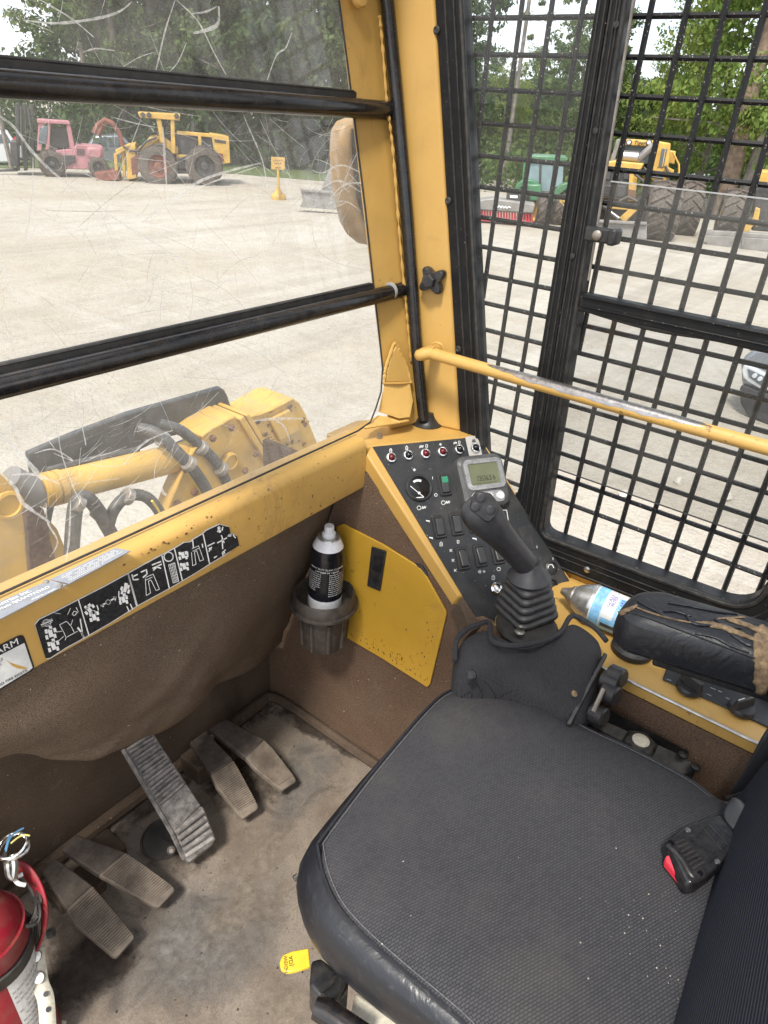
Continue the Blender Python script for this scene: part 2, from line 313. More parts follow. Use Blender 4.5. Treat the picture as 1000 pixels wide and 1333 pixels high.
# leaves: every leaf clump its own tint
def leafmat(name, dark, light):
    t = NT(name)
    g = t.n('ShaderNodeNewGeometry'); oi = t.n('ShaderNodeObjectInfo')
    c = t.mix(g.outputs['Random Per Island'], dark, light)
    hs = t.n('ShaderNodeHueSaturation'); t.l(c, hs.inputs['Color']); t.l(t.ramp(oi.outputs['Random'], 0, 1, 0.475, 0.515), hs.inputs['Hue'])
    t.l(t.ramp(oi.outputs['Random'], 0, 1, 1.15, 0.85), hs.inputs['Value'])
    df = t.n('ShaderNodeBsdfDiffuse'); tl = t.n('ShaderNodeBsdfTranslucent'); t.l(hs.outputs[0], df.inputs[0]); t.l(hs.outputs[0], tl.inputs[0])
    m = t.n('ShaderNodeMixShader'); m.inputs[0].default_value = 0.4; t.l(df.outputs[0], m.inputs[1]); t.l(tl.outputs[0], m.inputs[2])
    return t.done(m.outputs[0])
leafmat('leaf_dark', (0.038, 0.070, 0.030), (0.110, 0.155, 0.065))
leafmat('leaf_mid', (0.055, 0.100, 0.034), (0.145, 0.200, 0.072))
leafmat('leaf_light', (0.105, 0.160, 0.038), (0.235, 0.300, 0.085))

# ---------------------------------------------------------------- builders
BASE = {}
def tag(o, label=None, cat=None, group=None, kind=None):
    if label: o['label'] = label
    if cat: o['category'] = cat
    if group: o['group'] = group
    if kind: o['kind'] = kind
    return o
def thing(name, label, cat, loc=(0, 0, 0), group=None):
    o = bpy.data.objects.new(name, None); COL.objects.link(o); o.location = loc; o.empty_display_size = 0.05
    BASE[o.name] = V(loc); return tag(o, label, cat, group)

class MB:
    def __init__(s): s.bm = bmesh.new()
    def poly(s, pts): s.bm.faces.new([s.bm.verts.new(V(p)) for p in pts]); return s
    def prism(s, pts, ext):
        ext = V(ext); a = [s.bm.verts.new(V(p)) for p in pts]; b = [s.bm.verts.new(V(p) + ext) for p in pts]; n = len(a)
        s.bm.faces.new(a); s.bm.faces.new(b[::-1])
        for i in range(n): s.bm.faces.new((a[i], b[i], b[(i + 1) % n], a[(i + 1) % n]))
        return s
    def frustum(s, lo, hi):
        a = [s.bm.verts.new(V(p)) for p in lo]; b = [s.bm.verts.new(V(p)) for p in hi]; n = len(a)
        s.bm.faces.new(a); s.bm.faces.new(b[::-1])
        for i in range(n): s.bm.faces.new((a[i], b[i], b[(i + 1) % n], a[(i + 1) % n]))
        return s
    def box(s, c, size, M=None):
        c = V(c); h = V(size) / 2; M = M or Matrix.Identity(3)
        P = [c + M @ V((x * h.x, y * h.y, z * h.z)) for z in (-1, 1) for x, y in ((-1, -1), (1, -1), (1, 1), (-1, 1))]
        return s.frustum(P[:4], P[4:])
    def loft(s, loops, cap=True, closed=True):
        Ls = [[s.bm.verts.new(V(p)) for p in L] for L in loops]; n = len(Ls[0])
        for A, B in zip(Ls, Ls[1:]):
            for i in range(n if closed else n - 1): s.bm.faces.new((A[i], A[(i + 1) % n], B[(i + 1) % n], B[i]))
        if cap and closed: s.bm.faces.new(Ls[0][::-1]); s.bm.faces.new(Ls[-1])
        return s
    def tube(s, path, r, n=12, cap=True):
        path = [V(p) for p in path]; rs = r if isinstance(r, (list, tuple)) else [r] * len(path)
        t0 = (path[1] - path[0]).normalized(); up = V((0, 0, 1)) if abs(t0.z) < 0.9 else V((1, 0, 0))
        nx = t0.cross(up).normalized(); loops = []
        for i, p in enumerate(path):
            tg = (path[min(i + 1, len(path) - 1)] - path[max(i - 1, 0)]).normalized()
            nx = (nx - tg * nx.dot(tg)).normalized(); ny = tg.cross(nx)
            loops.append([p + (nx * math.cos(a) + ny * math.sin(a)) * rs[i] for a in [2 * math.pi * k / n for k in range(n)]])
        return s.loft(loops, cap)
    def cyl(s, a, b, r0, r1=None, n=20): return s.tube([a, b], [r0, r0 if r1 is None else r1], n)
    def lathe(s, prof, o, ax, n=28, cap=True):
        o = V(o); ax = V(ax).normalized(); up = V((0, 0, 1)) if abs(ax.z) < 0.9 else V((1, 0, 0))
        nx = ax.cross(up).normalized(); ny = ax.cross(nx)
        return s.loft([[o + ax * h + (nx * math.cos(2 * math.pi * k / n) + ny * math.sin(2 * math.pi * k / n)) * max(r, 1e-5) for k in range(n)] for r, h in prof], cap)
    def ring(s, outer, inner, ext):
        ext = V(ext); o1 = [s.bm.verts.new(V(p)) for p in outer]; i1 = [s.bm.verts.new(V(p)) for p in inner]
        o2 = [s.bm.verts.new(V(p) + ext) for p in outer]; i2 = [s.bm.verts.new(V(p) + ext) for p in inner]; n = len(o1)
        for k in range(n):
            j = (k + 1) % n
            for A, B in ((o1, i1), (i1, i2), (i2, o2), (o2, o1)): s.bm.faces.new((A[k], A[j], B[j], B[k]))
        return s
    def grid(s, f, nu, nv):
        g = [[s.bm.verts.new(V(f(i / nu, j / nv))) for j in range(nv + 1)] for i in range(nu + 1)]
        for i in range(nu):
            for j in range(nv): s.bm.faces.new((g[i][j], g[i + 1][j], g[i + 1][j + 1], g[i][j + 1]))
        return s
    def build(s, name, mat, parent=None, bevel=0.0, seg=2, smooth=35, sub=0, solid=0.0):
        bm = s.bm; bmesh.ops.recalc_face_normals(bm, faces=bm.faces)
        if parent is not None: off = BASE[parent.name]
        else:
            cs = [v.co for v in bm.verts]; lo = V((min(c.x for c in cs), min(c.y for c in cs), min(c.z for c in cs))); hi = V((max(c.x for c in cs), max(c.y for c in cs), max(c.z for c in cs)))
            off = V(((lo.x + hi.x) / 2, (lo.y + hi.y) / 2, lo.z))
        bmesh.ops.translate(bm, verts=bm.verts, vec=-off)
        me = bpy.data.meshes.new(name); bm.to_mesh(me); bm.free()
        me.materials.append(MATS[mat])
        if smooth:
            me.polygons.foreach_set('use_smooth', [True] * len(me.polygons)); me.set_sharp_from_angle(angle=R_(smooth))
        o = bpy.data.objects.new(name, me); COL.objects.link(o)
        if parent is not None: o.parent = parent; BASE[o.name] = off
        else: o.location = off; BASE[o.name] = off
        if solid: md = o.modifiers.new('solid', 'SOLIDIFY'); md.thickness = solid; md.offset = 0
        if bevel: md = o.modifiers.new('bevel', 'BEVEL'); md.width = bevel; md.segments = seg; md.limit_method = 'ANGLE'; md.angle_limit = R_(40)
        if sub: md = o.modifiers.new('sub', 'SUBSURF'); md.levels = sub; md.render_levels = sub
        return o

def text(body, size, mat, org, xd, yd, parent, name='lettering', align='LEFT', ext=0.0004, shear=0.0, sx=1.0):
    cu = bpy.data.curves.new('txt', 'FONT'); cu.body = body; cu.size = size; cu.extrude = ext; cu.align_x = align; cu.shear = shear; cu.resolution_u = 2
    ob = bpy.data.objects.new('txt', cu); COL.objects.link(ob)
    dg = bpy.context.evaluated_depsgraph_get(); me = bpy.data.meshes.new_from_object(ob.evaluated_get(dg))
    bpy.data.objects.remove(ob); bpy.data.curves.remove(cu)
    xd = V(xd).normalized(); yd = (V(yd) - xd * V(yd).dot(xd)).normalized(); zd = xd.cross(yd); off = V(org) - BASE[parent.name]
    me.transform(Matrix(((xd.x * sx, yd.x, zd.x, off.x), (xd.y * sx, yd.y, zd.y, off.y), (xd.z * sx, yd.z, zd.z, off.z), (0, 0, 0, 1))))
    me.name = name; me.materials.clear(); me.materials.append(MATS[mat])
    o = bpy.data.objects.new(name, me); COL.objects.link(o); o.parent = parent; BASE[o.name] = BASE[parent.name]; return o

from mathutils.bvhtree import BVHTree
def hitter(o):
    bpy.context.view_layer.update(); dg = bpy.context.evaluated_depsgraph_get(); ev = o.evaluated_get(dg); me = ev.to_mesh(); mw = BASE[o.name]
    tree_ = BVHTree.FromPolygons([v.co + mw for v in me.vertices], [tuple(p.vertices) for p in me.polygons]); ev.to_mesh_clear()
    def hit(px, py, off=0.0):
        d = D(px, py).normalized(); loc, nrm, i, di_ = tree_.ray_cast(V((0, 0, 0)), d)
        if loc is None: return None
        if nrm.dot(d) > 0: nrm = -nrm
        return loc + nrm * off, nrm
    return hit
def children(o): return [c for c in bpy.data.objects if c.parent == o]
def copy_tree(o, parent=None, kids=None):
    c = o.copy(); COL.objects.link(c); c.parent = parent
    for ch in KIDS.get(o.name, []): copy_tree(ch, c)
    return c
KIDS = {}
def learn(o):
    ks = children(o); KIDS[o.name] = ks
    for k in ks: learn(k)

def arc(c, a, b, r0, a0, a1, n):
    return [V(c) + V(a) * r0 * math.cos(a0 + (a1 - a0) * i / n) + V(b) * r0 * math.sin(a0 + (a1 - a0) * i / n) for i in range(n + 1)]
def rrect(w, h, r, n=5):      # rounded rectangle, counter-clockwise, as 2D points
    P = []
    for cx, cy, a in ((w / 2 - r, h / 2 - r, 0), (-w / 2 + r, h / 2 - r, 90), (-w / 2 + r, -h / 2 + r, 180), (w / 2 - r, -h / 2 + r, 270)):
        for i in range(n + 1): A = R_(a + 90 * i / n); P.append((cx + r * math.cos(A), cy + r * math.sin(A)))
    return P
def rpoly(pts, r, n=4):       # rounded corners on a 2D polygon; one radius each
    out = []; N = len(pts)
    for i in range(N):
        p = V(pts[i]).to_2d(); a = V(pts[i - 1]).to_2d(); b = V(pts[(i + 1) % N]).to_2d(); rr = r[i] if isinstance(r, (list, tuple)) else r
        da = (a - p).normalized() * rr; db = (b - p).normalized() * rr
        for k in range(n + 1):
            s = k / n; q = (p + da) * (1 - s) ** 2 + p * 2 * s * (1 - s) + (p + db) * s * s; out.append((q.x, q.y))
    return out
def spline(pts, n=8):
    pts = [V(p) for p in pts]; out = []
    for i in range(len(pts) - 1):
        p0 = pts[max(i - 1, 0)]; p1 = pts[i]; p2 = pts[i + 1]; p3 = pts[min(i + 2, len(pts) - 1)]
        for k in range(n):
            t_ = k / n; out.append(0.5 * ((2 * p1) + (p2 - p0) * t_ + (2 * p0 - 5 * p1 + 4 * p2 - p3) * t_ ** 2 + (3 * p1 - p0 - 3 * p2 + p3) * t_ ** 3))
    out.append(pts[-1]); return out

# ================================================================ CAB SHELL
def struct(o, label=None): return tag(o, label, None, None, 'structure')
FZ = -1.25
m = MB(); m.box((0.5, 0.24, FZ - 0.02), (1.14, 1.40, 0.04)); struct(m.build('floor', 'floor_mat', smooth=0))
m = MB(); m.box((0.43, 0.925, -0.99), (0.98, 0.04, 0.52)); struct(m.build('front_wall', 'dirty_liner', smooth=0))
# low trim lip where the mat turns up the walls
m = MB(); m.tube(spline([(-0.02, 0.885, FZ + 0.012), (0.3, 0.892, FZ + 0.013), (0.6, 0.888, FZ + 0.012), (0.80, 0.888, FZ + 0.013)], 6), 0.014, 8)
m.tube(spline([(0.80, 0.888, FZ + 0.012), (0.836, 0.86, FZ + 0.012), (0.838, 0.6, FZ + 0.011), (0.838, 0.1, FZ + 0.011), (0.838, -0.4, FZ + 0.011)], 6), 0.012, 8)
struct(m.build('wall_trim', 'dirty_liner'))
# side wall (carpeted face of the right-hand console box)
prof = [(-0.45, FZ), (0.905, FZ), (0.905, -0.57), (0.66, -0.566), (0.645, -0.545), (0.44, -0.729), (0.40, -0.735), (-0.45, -0.735)]
m = MB(); m.prism([(0.847, y, z) for y, z in prof], (0.012, 0, 0)); struct(m.build('side_wall', 'carpet', smooth=0))
# outer right wall below the windows, rear wall, roof with an opening added to let daylight in, left corner post and door sill
m = MB(); m.box((1.052, 0.235, -0.98), (0.016, 1.36, 0.56)); struct(m.build('outer_wall', 'yellow_paint', smooth=0))
m = MB(); m.box((0.53, -0.46, -0.88), (1.08, 0.03, 0.80)); m.box((0.02, -0.46, 0.0), (0.06, 0.05, 0.95)); m.box((1.05, -0.46, 0.0), (0.06, 0.05, 0.95)); m.box((0.53, -0.46, 0.46), (1.08, 0.05, 0.06))
struct(m.build('rear_wall', 'yellow_paint', smooth=0))
m = MB(); m.ring([(-0.03, -0.5, 0.47), (1.09, -0.5, 0.47), (1.09, 0.93, 0.47), (-0.03, 0.93, 0.47)], [(0.14, -0.36, 0.47), (0.94, -0.36, 0.47), (0.94, 0.70, 0.47), (0.14, 0.70, 0.47)], (0, 0, 0.05))
roof = struct(m.build('roof', 'yellow_paint', smooth=0))
m = MB(); m.box((0.54, 0.17, 0.50), (0.80, 1.06, 0.006)); m.build('added_skylight', 'added_skylight_glass', roof, smooth=0)  # unseen roof pane, added so daylight reaches the cab interior
m = MB(); m.frustum([(-0.05, 0.70, -0.6), (0.0, 0.68, -0.6), (0.0, 0.76, -0.6), (-0.05, 0.76, -0.6)], [(-0.05, 0.88, 0.47), (0.0, 0.86, 0.47), (0.0, 0.94, 0.47), (-0.05, 0.94, 0.47)])
m.box((-0.03, 0.30, FZ + 0.02), (0.05, 1.25, 0.07)); m.box((-0.03, 0.82, -0.99), (0.05, 0.2, 0.52))
struct(m.build('door_surround', 'yellow_paint', smooth=0))

# films on the floor mat: dirt caked along the walls and round the pedals, grey smears, paler patches
def film(name, mat, poly_px, k, cover, parent=None):
    P = [Z_(x, y, FZ + .0012 + .0006 * k) for x, y in poly_px]; cx_ = sum(P, V()) / len(P); bm = bmesh.new(); cv = bm.verts.layers.float.new('cover'); rings = []
    N = 48; Q = spline(P + [P[0]], max(2, N // len(P)))[:-1]
    for f, c_ in ((0, 1), (.3, 1), (.55, .8), (.8, .4), (1, 0)):
        r_ = []
        for p in Q:
            v_ = bm.verts.new(cx_.lerp(p, max(f, .001))); v_[cv] = c_ * cover; r_.append(v_)
        rings.append(r_)
    for A_, B_ in zip(rings, rings[1:]):
        for i in range(len(A_)): bm.faces.new((A_[i], A_[(i + 1) % len(A_)], B_[(i + 1) % len(B_)], B_[i]))
    me = bpy.data.meshes.new(name); bm.to_mesh(me); bm.free(); me.materials.append(MATS[mat]); o = bpy.data.objects.new(name, me); COL.objects.link(o); BASE[o.name] = V((0, 0, 0)); return tag(o, None, None, None, 'stuff')
film('floor_film', 'caked_dirt', [(60, 1105), (150, 1045), (250, 980), (350, 908), (372, 930), (300, 985), (220, 1050), (130, 1115)], 0, .75)
film('floor_film', 'caked_dirt', [(345, 905), (420, 935), (505, 988), (480, 1000), (410, 965), (350, 935)], 0, .75)
film('floor_film', 'caked_dirt', [(215, 985), (300, 940), (380, 1000), (400, 1040), (340, 1070), (270, 1050), (230, 1020)], 1, .55)
film('floor_film', 'caked_dirt', [(60, 1180), (110, 1160), (190, 1230), (170, 1280), (110, 1333), (60, 1333), (50, 1250)], 1, .85)
film('floor_film', 'caked_dirt', [(170, 1090), (230, 1060), (290, 1100), (250, 1150), (190, 1140)], 2, .5)
film('floor_film', 'grey_smear', [(150, 1230), (230, 1150), (330, 1130), (390, 1150), (370, 1260), (300, 1330), (200, 1345), (130, 1320)], 0, .95)
film('floor_film', 'grey_smear', [(380, 950), (440, 960), (450, 1010), (400, 1080), (340, 1110), (350, 1030)], 0, .8)
film('floor_film', 'pale_film', [(300, 1090), (400, 1040), (390, 1160), (340, 1240), (260, 1260), (250, 1180)], 3, .7)
film('floor_film', 'pale_film', [(330, 1250), (400, 1270), (420, 1340), (300, 1350)], 3, .8)
m = MB()
for _ in range(80):
    px, py = rnd.uniform(60, 420), rnd.uniform(960, 1330)
    if px > 420 - max(0, (1100 - py)) * .2: continue
    c = Z_(px, py, FZ + .003); r_ = rnd.choice((.0005, .0006, .0009, .0016)); m.loft([[c + V((math.cos(a) * r_ * f * rnd.uniform(.7, 1.3), math.sin(a) * r_ * f, h)) for a in (0, 1.25, 2.5, 3.75, 5.0)] for f, h in ((1, -.002), (.6, r_ * .6))])
tag(m.build('floor_crumbs', 'dark_metal', smooth=0), None, None, None, 'stuff')

# sagging liner under the sill
low = [Y_(px, py, yy) for px, py, yy in ((-120, 960, .72), (0, 985, .72), (70, 989, .72), (140, 985, .72), (200, 961, .735), (260, 930, .765), (310, 893, .81), (340, 868, .85), (356, 850, .872))]
low[0].x = -0.05
low_c = spline(low, 6)
def lowpt(u):
    f = u * (len(low_c) - 1); i = min(int(f), len(low_c) - 2); return low_c[i].lerp(low_c[i + 1], f - i)
def liner(u, v):
    b = lowpt(u); tpx = -0.05 + (0.848 + 0.05) * u; tp = V((tpx, 0.664 + .045 * u ** 3, -0.572 - .03 * u ** 3)); p = tp.lerp(b, v)
    sag = math.sin(math.pi * min(1, v * 0.98)) * (0.035 * (1 - 0.75 * u))
    p.y -= sag + 0.0; p.y += 0.010 * math.sin(v * 7 + u * 11) * v + 0.006 * math.sin(u * 23 + v * 5) * v + .007 * math.exp(-((u - .45 - .30 * (1 - v)) / .018) ** 2) * v - .006 * math.exp(-((u - .30 - .5 * (1 - v)) / .022) ** 2) * v + .006 * math.exp(-((v - .80 - .1 * math.sin(u * 9)) / .035) ** 2) + 0.008 * math.exp(-((u - 0.62 - 0.18 * (v - .5)) / 0.03) ** 2) * v
    if v > 0.93: p.y += (v - 0.93) * 1.2
    return p
m = MB(); m.grid(liner, 60, 30); struct(m.build('front_liner', 'liner', smooth=180, solid=0.003))

# ================================================================ FRONT SILL with its stickers
SY = 0.648
sill = thing('window_sill', 'broad yellow steel sill under the scratched windshield with black pictogram strip', 'window sill', (0.4, 0.70, -0.575))
pr = [(0.650, -0.578)] + [(SY, -0.572), (SY, -0.502)] + [(0.662 - 0.014 * math.cos(R_(a)), -0.499 + 0.014 * math.sin(R_(a))) for a in (0, 22, 45, 67, 90)] + [(0.690, -0.480), (0.70, -0.486), (0.70, -0.60), (0.662, -0.578)]
m = MB(); m.loft([[(x, y, z) for y, z in pr] for x in (-0.05, 0.30, 0.60, 0.8465)]); m.build('rail', 'worn_yellow_paint', sill, smooth=30)
DY = SY - 0.0008
def dp(px, py, k=0): return Y_(px, py, DY - 0.00035 * k)
def decal(m, pts, k=0): m.poly([dp(x, y, k) for x, y in pts]); return m
def stroke(m, pts, w, k=1, f=None):
    f = f or (lambda x, y: dp(x, y, k))
    for a, b in zip(pts, pts[1:]):
        d = V((b[0] - a[0], b[1] - a[1])); 
        if d.length < 1e-6: continue
        n = V((-d.y, d.x)).normalized() * w / 2; e = d.normalized() * w * 0.3
        a2 = V(a) - e; b2 = V(b) + e
        m.poly([f(*(a2 + n)), f(*(b2 + n)), f(*(b2 - n)), f(*(a2 - n))])
    return m
# pictogram strip (pixel outlines laid on the sill's front face)
A = lambda x, y: (40 + x * 0.15, 740 + y * 0.15)         # left enlargement of the strip
B = lambda x, y: (160 + x * 0.17, 670 + y * 0.17)        # right enlargement of the strip
out = [A(38, 490), A(75, 445), A(240, 365), A(420, 272), A(640, 160), A(850, 45), B(160, 385), B(300, 310), B(400, 258), B(470, 215), B(520, 210), B(540, 190), B(610, 150), B(640, 122), B(740, 76), B(815, 95), B(825, 140), B(875, 165), B(893, 235),
       B(790, 300), B(660, 378), B(550, 448), B(360, 560), B(110, 695), A(920, 325), A(700, 465), A(500, 580), A(300, 690), A(170, 775), A(130, 782)]
m = MB(); m.poly([dp(x + (-0.9 if i < 19 else .5), y + (-1.0 if i < 19 else .9), 0) for i, (x, y) in enumerate(out)]); m.build('pictogram_strip_edge', 'label_white', sill, smooth=0)
m = MB(); decal(m, out, 1); strip = m.build('pictogram_strip', 'black_print', sill, smooth=0)
m = MB()
for a, b in ((A(415, 275), A(505, 580)), (A(848, 48), A(925, 325)), (B(300, 315), B(355, 560)), (B(395, 260), B(455, 500)), (B(615, 150), B(665, 378)), (A(430, 440), A(455, 600)), (B(40, 455), B(105, 700))): stroke(m, [a, b], 1.5, 2)
def blk(c, w, h, an):                                   # a little white block
    ca, sa = math.cos(R_(an)), math.sin(R_(an))
    decal(m, [(c[0] + ca * x * w / 2 - sa * y * h / 2, c[1] + sa * x * w / 2 + ca * y * h / 2) for x, y in ((-1, -1), (1, -1), (1, 1), (-1, 1))], 2)
for fx, (ox, oy), an in ((A, (172, 560), -15), (A, (196, 670), -18)):
    for dx, dy, w, h in ((0, 0, 5.5, 11), (-6, -2, 3.6, 5.5), (6, -4, 3.6, 5.5), (-5, 6, 3.6, 5.5), (6, 4, 3.6, 5.5), (0, -7, 4, 5)):
        x, y = fx(ox, oy); blk((x + dx * 0.95, y + dy * 0.95), w, h, an)
for ox, oy, an in ((510, 360, -40), (550, 420, -15)):
    x, y = A(ox, oy)
    for dx, dy, w, h in ((0, 0, 5, 9), (-4.5, -3, 3.4, 5), (4.5, -5, 3.4, 5), (-4, 4, 3.4, 5), (5, 3, 3.4, 5), (0, -6, 4, 4)): blk((x + dx, y + dy), w, h, an)
for ox, oy, an in ((820, 180, 15), (805, 270, -15)):
    x, y = A(ox, oy)
    for dx, dy, w, h in ((0, 0, 4.5, 8), (-4.5, -1, 3, 5), (4, -3, 3, 5), (-4, 4, 3, 5), (4.5, 3, 3, 5), (1, -6, 4, 4)): blk((x + dx, y + dy), w, h, an)
for ox, oy in ((460, 310), (470, 395)):
    x, y = B(ox, oy)
    for dx, dy, w, h in ((0, 0, 4.5, 8), (-4, -2, 3, 4.5), (4, -3, 3, 4.5), (-4, 4, 3, 4.5), (4.5, 3, 3, 4.5)): blk((x + dx, y + dy), w, h, -14)
stroke(m, [A(250, 490), A(310, 458), A(350, 500), A(380, 560), A(305, 600), A(290, 560), A(250, 490)], 0.8, 2)
for q in (((220, 552), (270, 545)), ((240, 630), (285, 590)), ((350, 490), (365, 445)), ((380, 560), (405, 545)), ((305, 600), (300, 622)), ((320, 400), (345, 345))): stroke(m, [A(*q[0]), A(*q[1])], 0.7, 2)
stroke(m, [A(410, 515), A(440, 555), A(460, 600)], 2.4, 2); stroke(m, [A(395, 340), A(412, 375), A(380, 410), A(360, 400), A(375, 370), A(405, 380)], 1.0, 2)
stroke(m, [A(205, 385), A(260, 395)], 0.5, 2)
def ringp(c, r, w, k=2, n=14, asp=1.0):
    P = [(c[0] + r * math.cos(2 * math.pi * i / n), c[1] + asp * r * math.sin(2 * math.pi * i / n)) for i in range(n + 1)]; stroke(m, P, w, k)
ringp(A(140, 472), 5.2, 0.8, asp=.85); ringp(A(140, 472), 2.6, 0.8); stroke(m, [A(92, 490), A(188, 450)], 1.6, 2); stroke(m, [A(95, 475), A(185, 436)], .5, 2); stroke(m, [A(97, 507), A(187, 466)], .5, 2)
ringp(A(672, 292), 3.0, 0.7)
for s_, e_ in (((645, 305), (612, 325)), ((700, 275), (740, 250))): stroke(m, [A(*s_), A(*e_)], 2.0, 2)
decal(m, [A(607, 330), A(630, 300), A(636, 335)], 2); decal(m, [A(745, 247), A(715, 245), A(735, 285)], 2)
for q in (((575, 320), (588, 360)), ((765, 200), (765, 245)), ((835, 330), (855, 375)), ((865, 310), (885, 355))): stroke(m, [A(*q[0]), A(*q[1])], 1.4, 2)
# boom and arm outlines, grapple marks, spool, cross of arrows
for pts in (((70, 460), (80, 500), (118, 495)), ((75, 475), (112, 458)), ((140, 440), (170, 425)), ((155, 480), (185, 455), (180, 420)), ((225, 385), (260, 370), (290, 360)), ((230, 410), (295, 380)), ((255, 400), (290, 410)), ((235, 425), (270, 390))): stroke(m, [B(*p) for p in pts], 1.7, 2)
for pts in (((175, 480), (232, 455), (280, 570), (255, 582), (215, 500), (195, 510), (212, 600), (180, 620), (172, 490)), ((178, 500), (225, 478)), ((530, 260), (580, 238), (618, 345), (590, 355), (565, 275), (548, 285), (560, 380), (535, 390), (525, 290)), ((535, 280), (585, 255))): stroke(m, [B(*p) for p in pts], 0.75, 2)
ringp(B(350, 322), 6.0, 1.5)
for i in range(5):
    stroke(m, [B(350 + i * 12, 385 - i * 4), B(385 + i * 9, 522 - i * 6)], 0.7, 2)
for i in range(7): stroke(m, [B(350 + i * 5, 395 + i * 20), B(398 + i * 4, 372 + i * 21)], 0.6, 2)
stroke(m, [B(350, 385), B(395, 368), B(428, 508), B(385, 524), B(350, 385)], 0.8, 2)
for q in (((498, 320), (495, 285)), ((535, 195), (540, 250)), ((612, 250), (608, 225)), ((650, 240), (680, 225), (700, 215)), ((660, 280), (680, 250)), ((725, 130), (745, 100), (735, 90)), ((760, 120), (765, 95)), ((755, 160), (775, 215)), ((725, 215), (795, 178)), ((760, 185), (765, 260)), ((760, 295), (785, 270)), ((770, 285), (765, 310)), ((805, 165), (830, 150)), ((845, 155), (862, 178)), ((655, 350), (668, 375)), ((700, 330), (718, 318))): stroke(m, [B(*p) for p in q], 1.5, 2)
for q in ((735, 105), (742, 128), (668, 262), (772, 290), (820, 158)): x, y = B(*q); blk((x, y), 3.2, 3.4, -15)
m.build('pictograms', 'white_print', strip, smooth=0)
# fire alarm sticker, cut by the edge of the picture, peeling open at its lower corner
C_ = lambda x, y: (x / 14.82, 820 + y / 14.82)
tx = dp(*C_(300, 250)) - dp(*C_(0, 410)); tx.normalize(); tz = V((0, 0, 1))
al = [C_(-700, 700), C_(-700, 640), C_(330, 120), C_(390, 100), C_(450, 112), C_(480, 160), C_(660, 700), C_(650, 770), C_(0, 1170), C_(-700, 1580)]
m = MB(); decal(m, al, 0); st = m.build('alarm_sticker', 'black_print', sill, smooth=0)
m = MB(); decal(m, [C_(-650, 860), C_(-20, 500), C_(470, 250), C_(630, 730), C_(560, 790), C_(0, 1130), C_(-650, 1500)], 1); m.build('sticker_face', 'label_white', st, smooth=0)
m = MB(); decal(m, [C_(90, 550), C_(180, 625), C_(300, 665), C_(540, 735), C_(470, 760), C_(330, 740), C_(230, 690)], 2); m.build('peeled_tear', 'yellow_paint', st, smooth=0)
def dtext(b, px, py, px2, py2, h, mat, par, k=2, align='LEFT', sx=1.0):
    a, c = dp(px, py, k), dp(px2, py2, k); return text(b, h, mat, a, c - a, (0, 0, 1), par, align=align, sx=sx, ext=0.0001)
dtext('FIRE ALARM', *C_(375, 262), *C_(475, 210), 0.0125, 'white_print', st, 2, 'RIGHT', 1.0)
dtext('OR NO FIRE EXISTS.', *C_(540, 785), *C_(640, 730), 0.0048, 'black_print', st, 2, 'RIGHT', 1.0)
dtext('CONTROLS', *C_(60, 580), *C_(160, 528), 0.0052, 'black_print', st, 2, 'RIGHT')
dtext('CAB.', *C_(30, 660), *C_(130, 608), 0.0052, 'black_print', st, 2, 'RIGHT')
# riveted grey plates on top of the sill
PZ = -0.4795
def zp(px, py, k=0): return Z_(px, py, PZ + 0.0012 + 0.0004 * k)
m = MB(); m.poly([zp(-90, 832), zp(-60, 800), zp(0, 782 + 2), zp(63, 754), zp(86, 761), zp(0, 804), zp(-60, 838)]); 
m = MB(); m.prism([zp(-70, 824), zp(-40, 800), zp(64, 755), zp(87, 761), zp(0, 806), zp(-40, 828)], (0, 0, -0.001)); p1 = m.build('maker_plate', 'plate_grey', sill, smooth=0)
m = MB(); m.prism([zp(65, 754), zp(150, 713), zp(170, 717), zp(90, 760)], (0, 0, -0.001)); p2 = m.build('notice_plate', 'plate_grey', sill, smooth=0)
def ztext(b, px, py, px2, py2, h, mat, par, align='LEFT', sx=1.0):
    a, c = zp(px, py, 1), zp(px2, py2, 1); x = (c - a).normalized(); return text(b, h, mat, a, x, V((-x.y, x.x, 0)), par, align=align, sx=sx, ext=0.0001)
ztext('Industries Inc.', 42, 769.5, 52, 765, 0.0085, 'white_print', p1, 'RIGHT')
ztext('BRANTFORD', 66, 764.5, 76, 760, 0.0064, 'white_print', p1, 'RIGHT', 1.1)
ztext('Made by', 24, 783.5, 34, 779, 0.0058, 'white_print', p1, 'RIGHT')
ztext('Ontario, Canada', 73, 767, 83, 762.4, 0.0040, 'white_print', p1, 'RIGHT')
m = MB()
for px, py in ((60, 757.5), (78, 762.5)): m.lathe([(0.0035, 0), (0.003, 0.0014), (0.001, 0.002)], zp(px, py), (0, 0, 1), 10)
m.build('rivets', 'dull_steel', p1)
m = MB()
for i in range(6):
    f = 0.14 + i * 0.145; a = V((70, 753.6)).lerp(V((90, 758.6)), f); b = V((150, 713.8)).lerp(V((168, 717.2)), f)
    n = 26
    for k in range(n):
        if rnd.random() < 0.2 or (i == 5 and k > 15): continue
        q0 = a.lerp(b, 0.06 + 0.9 * k / n); q1 = a.lerp(b, 0.06 + 0.9 * (k + 0.75) / n); d = (V((90, 758.6)) - V((70, 753.6))).normalized() * 0.42
        m.poly([zp(*(q0 - d), 1), zp(*(q1 - d), 1), zp(*(q1 + d), 1), zp(*(q0 + d), 1)])
m.build('fine_print', 'white_print', p2, smooth=0)
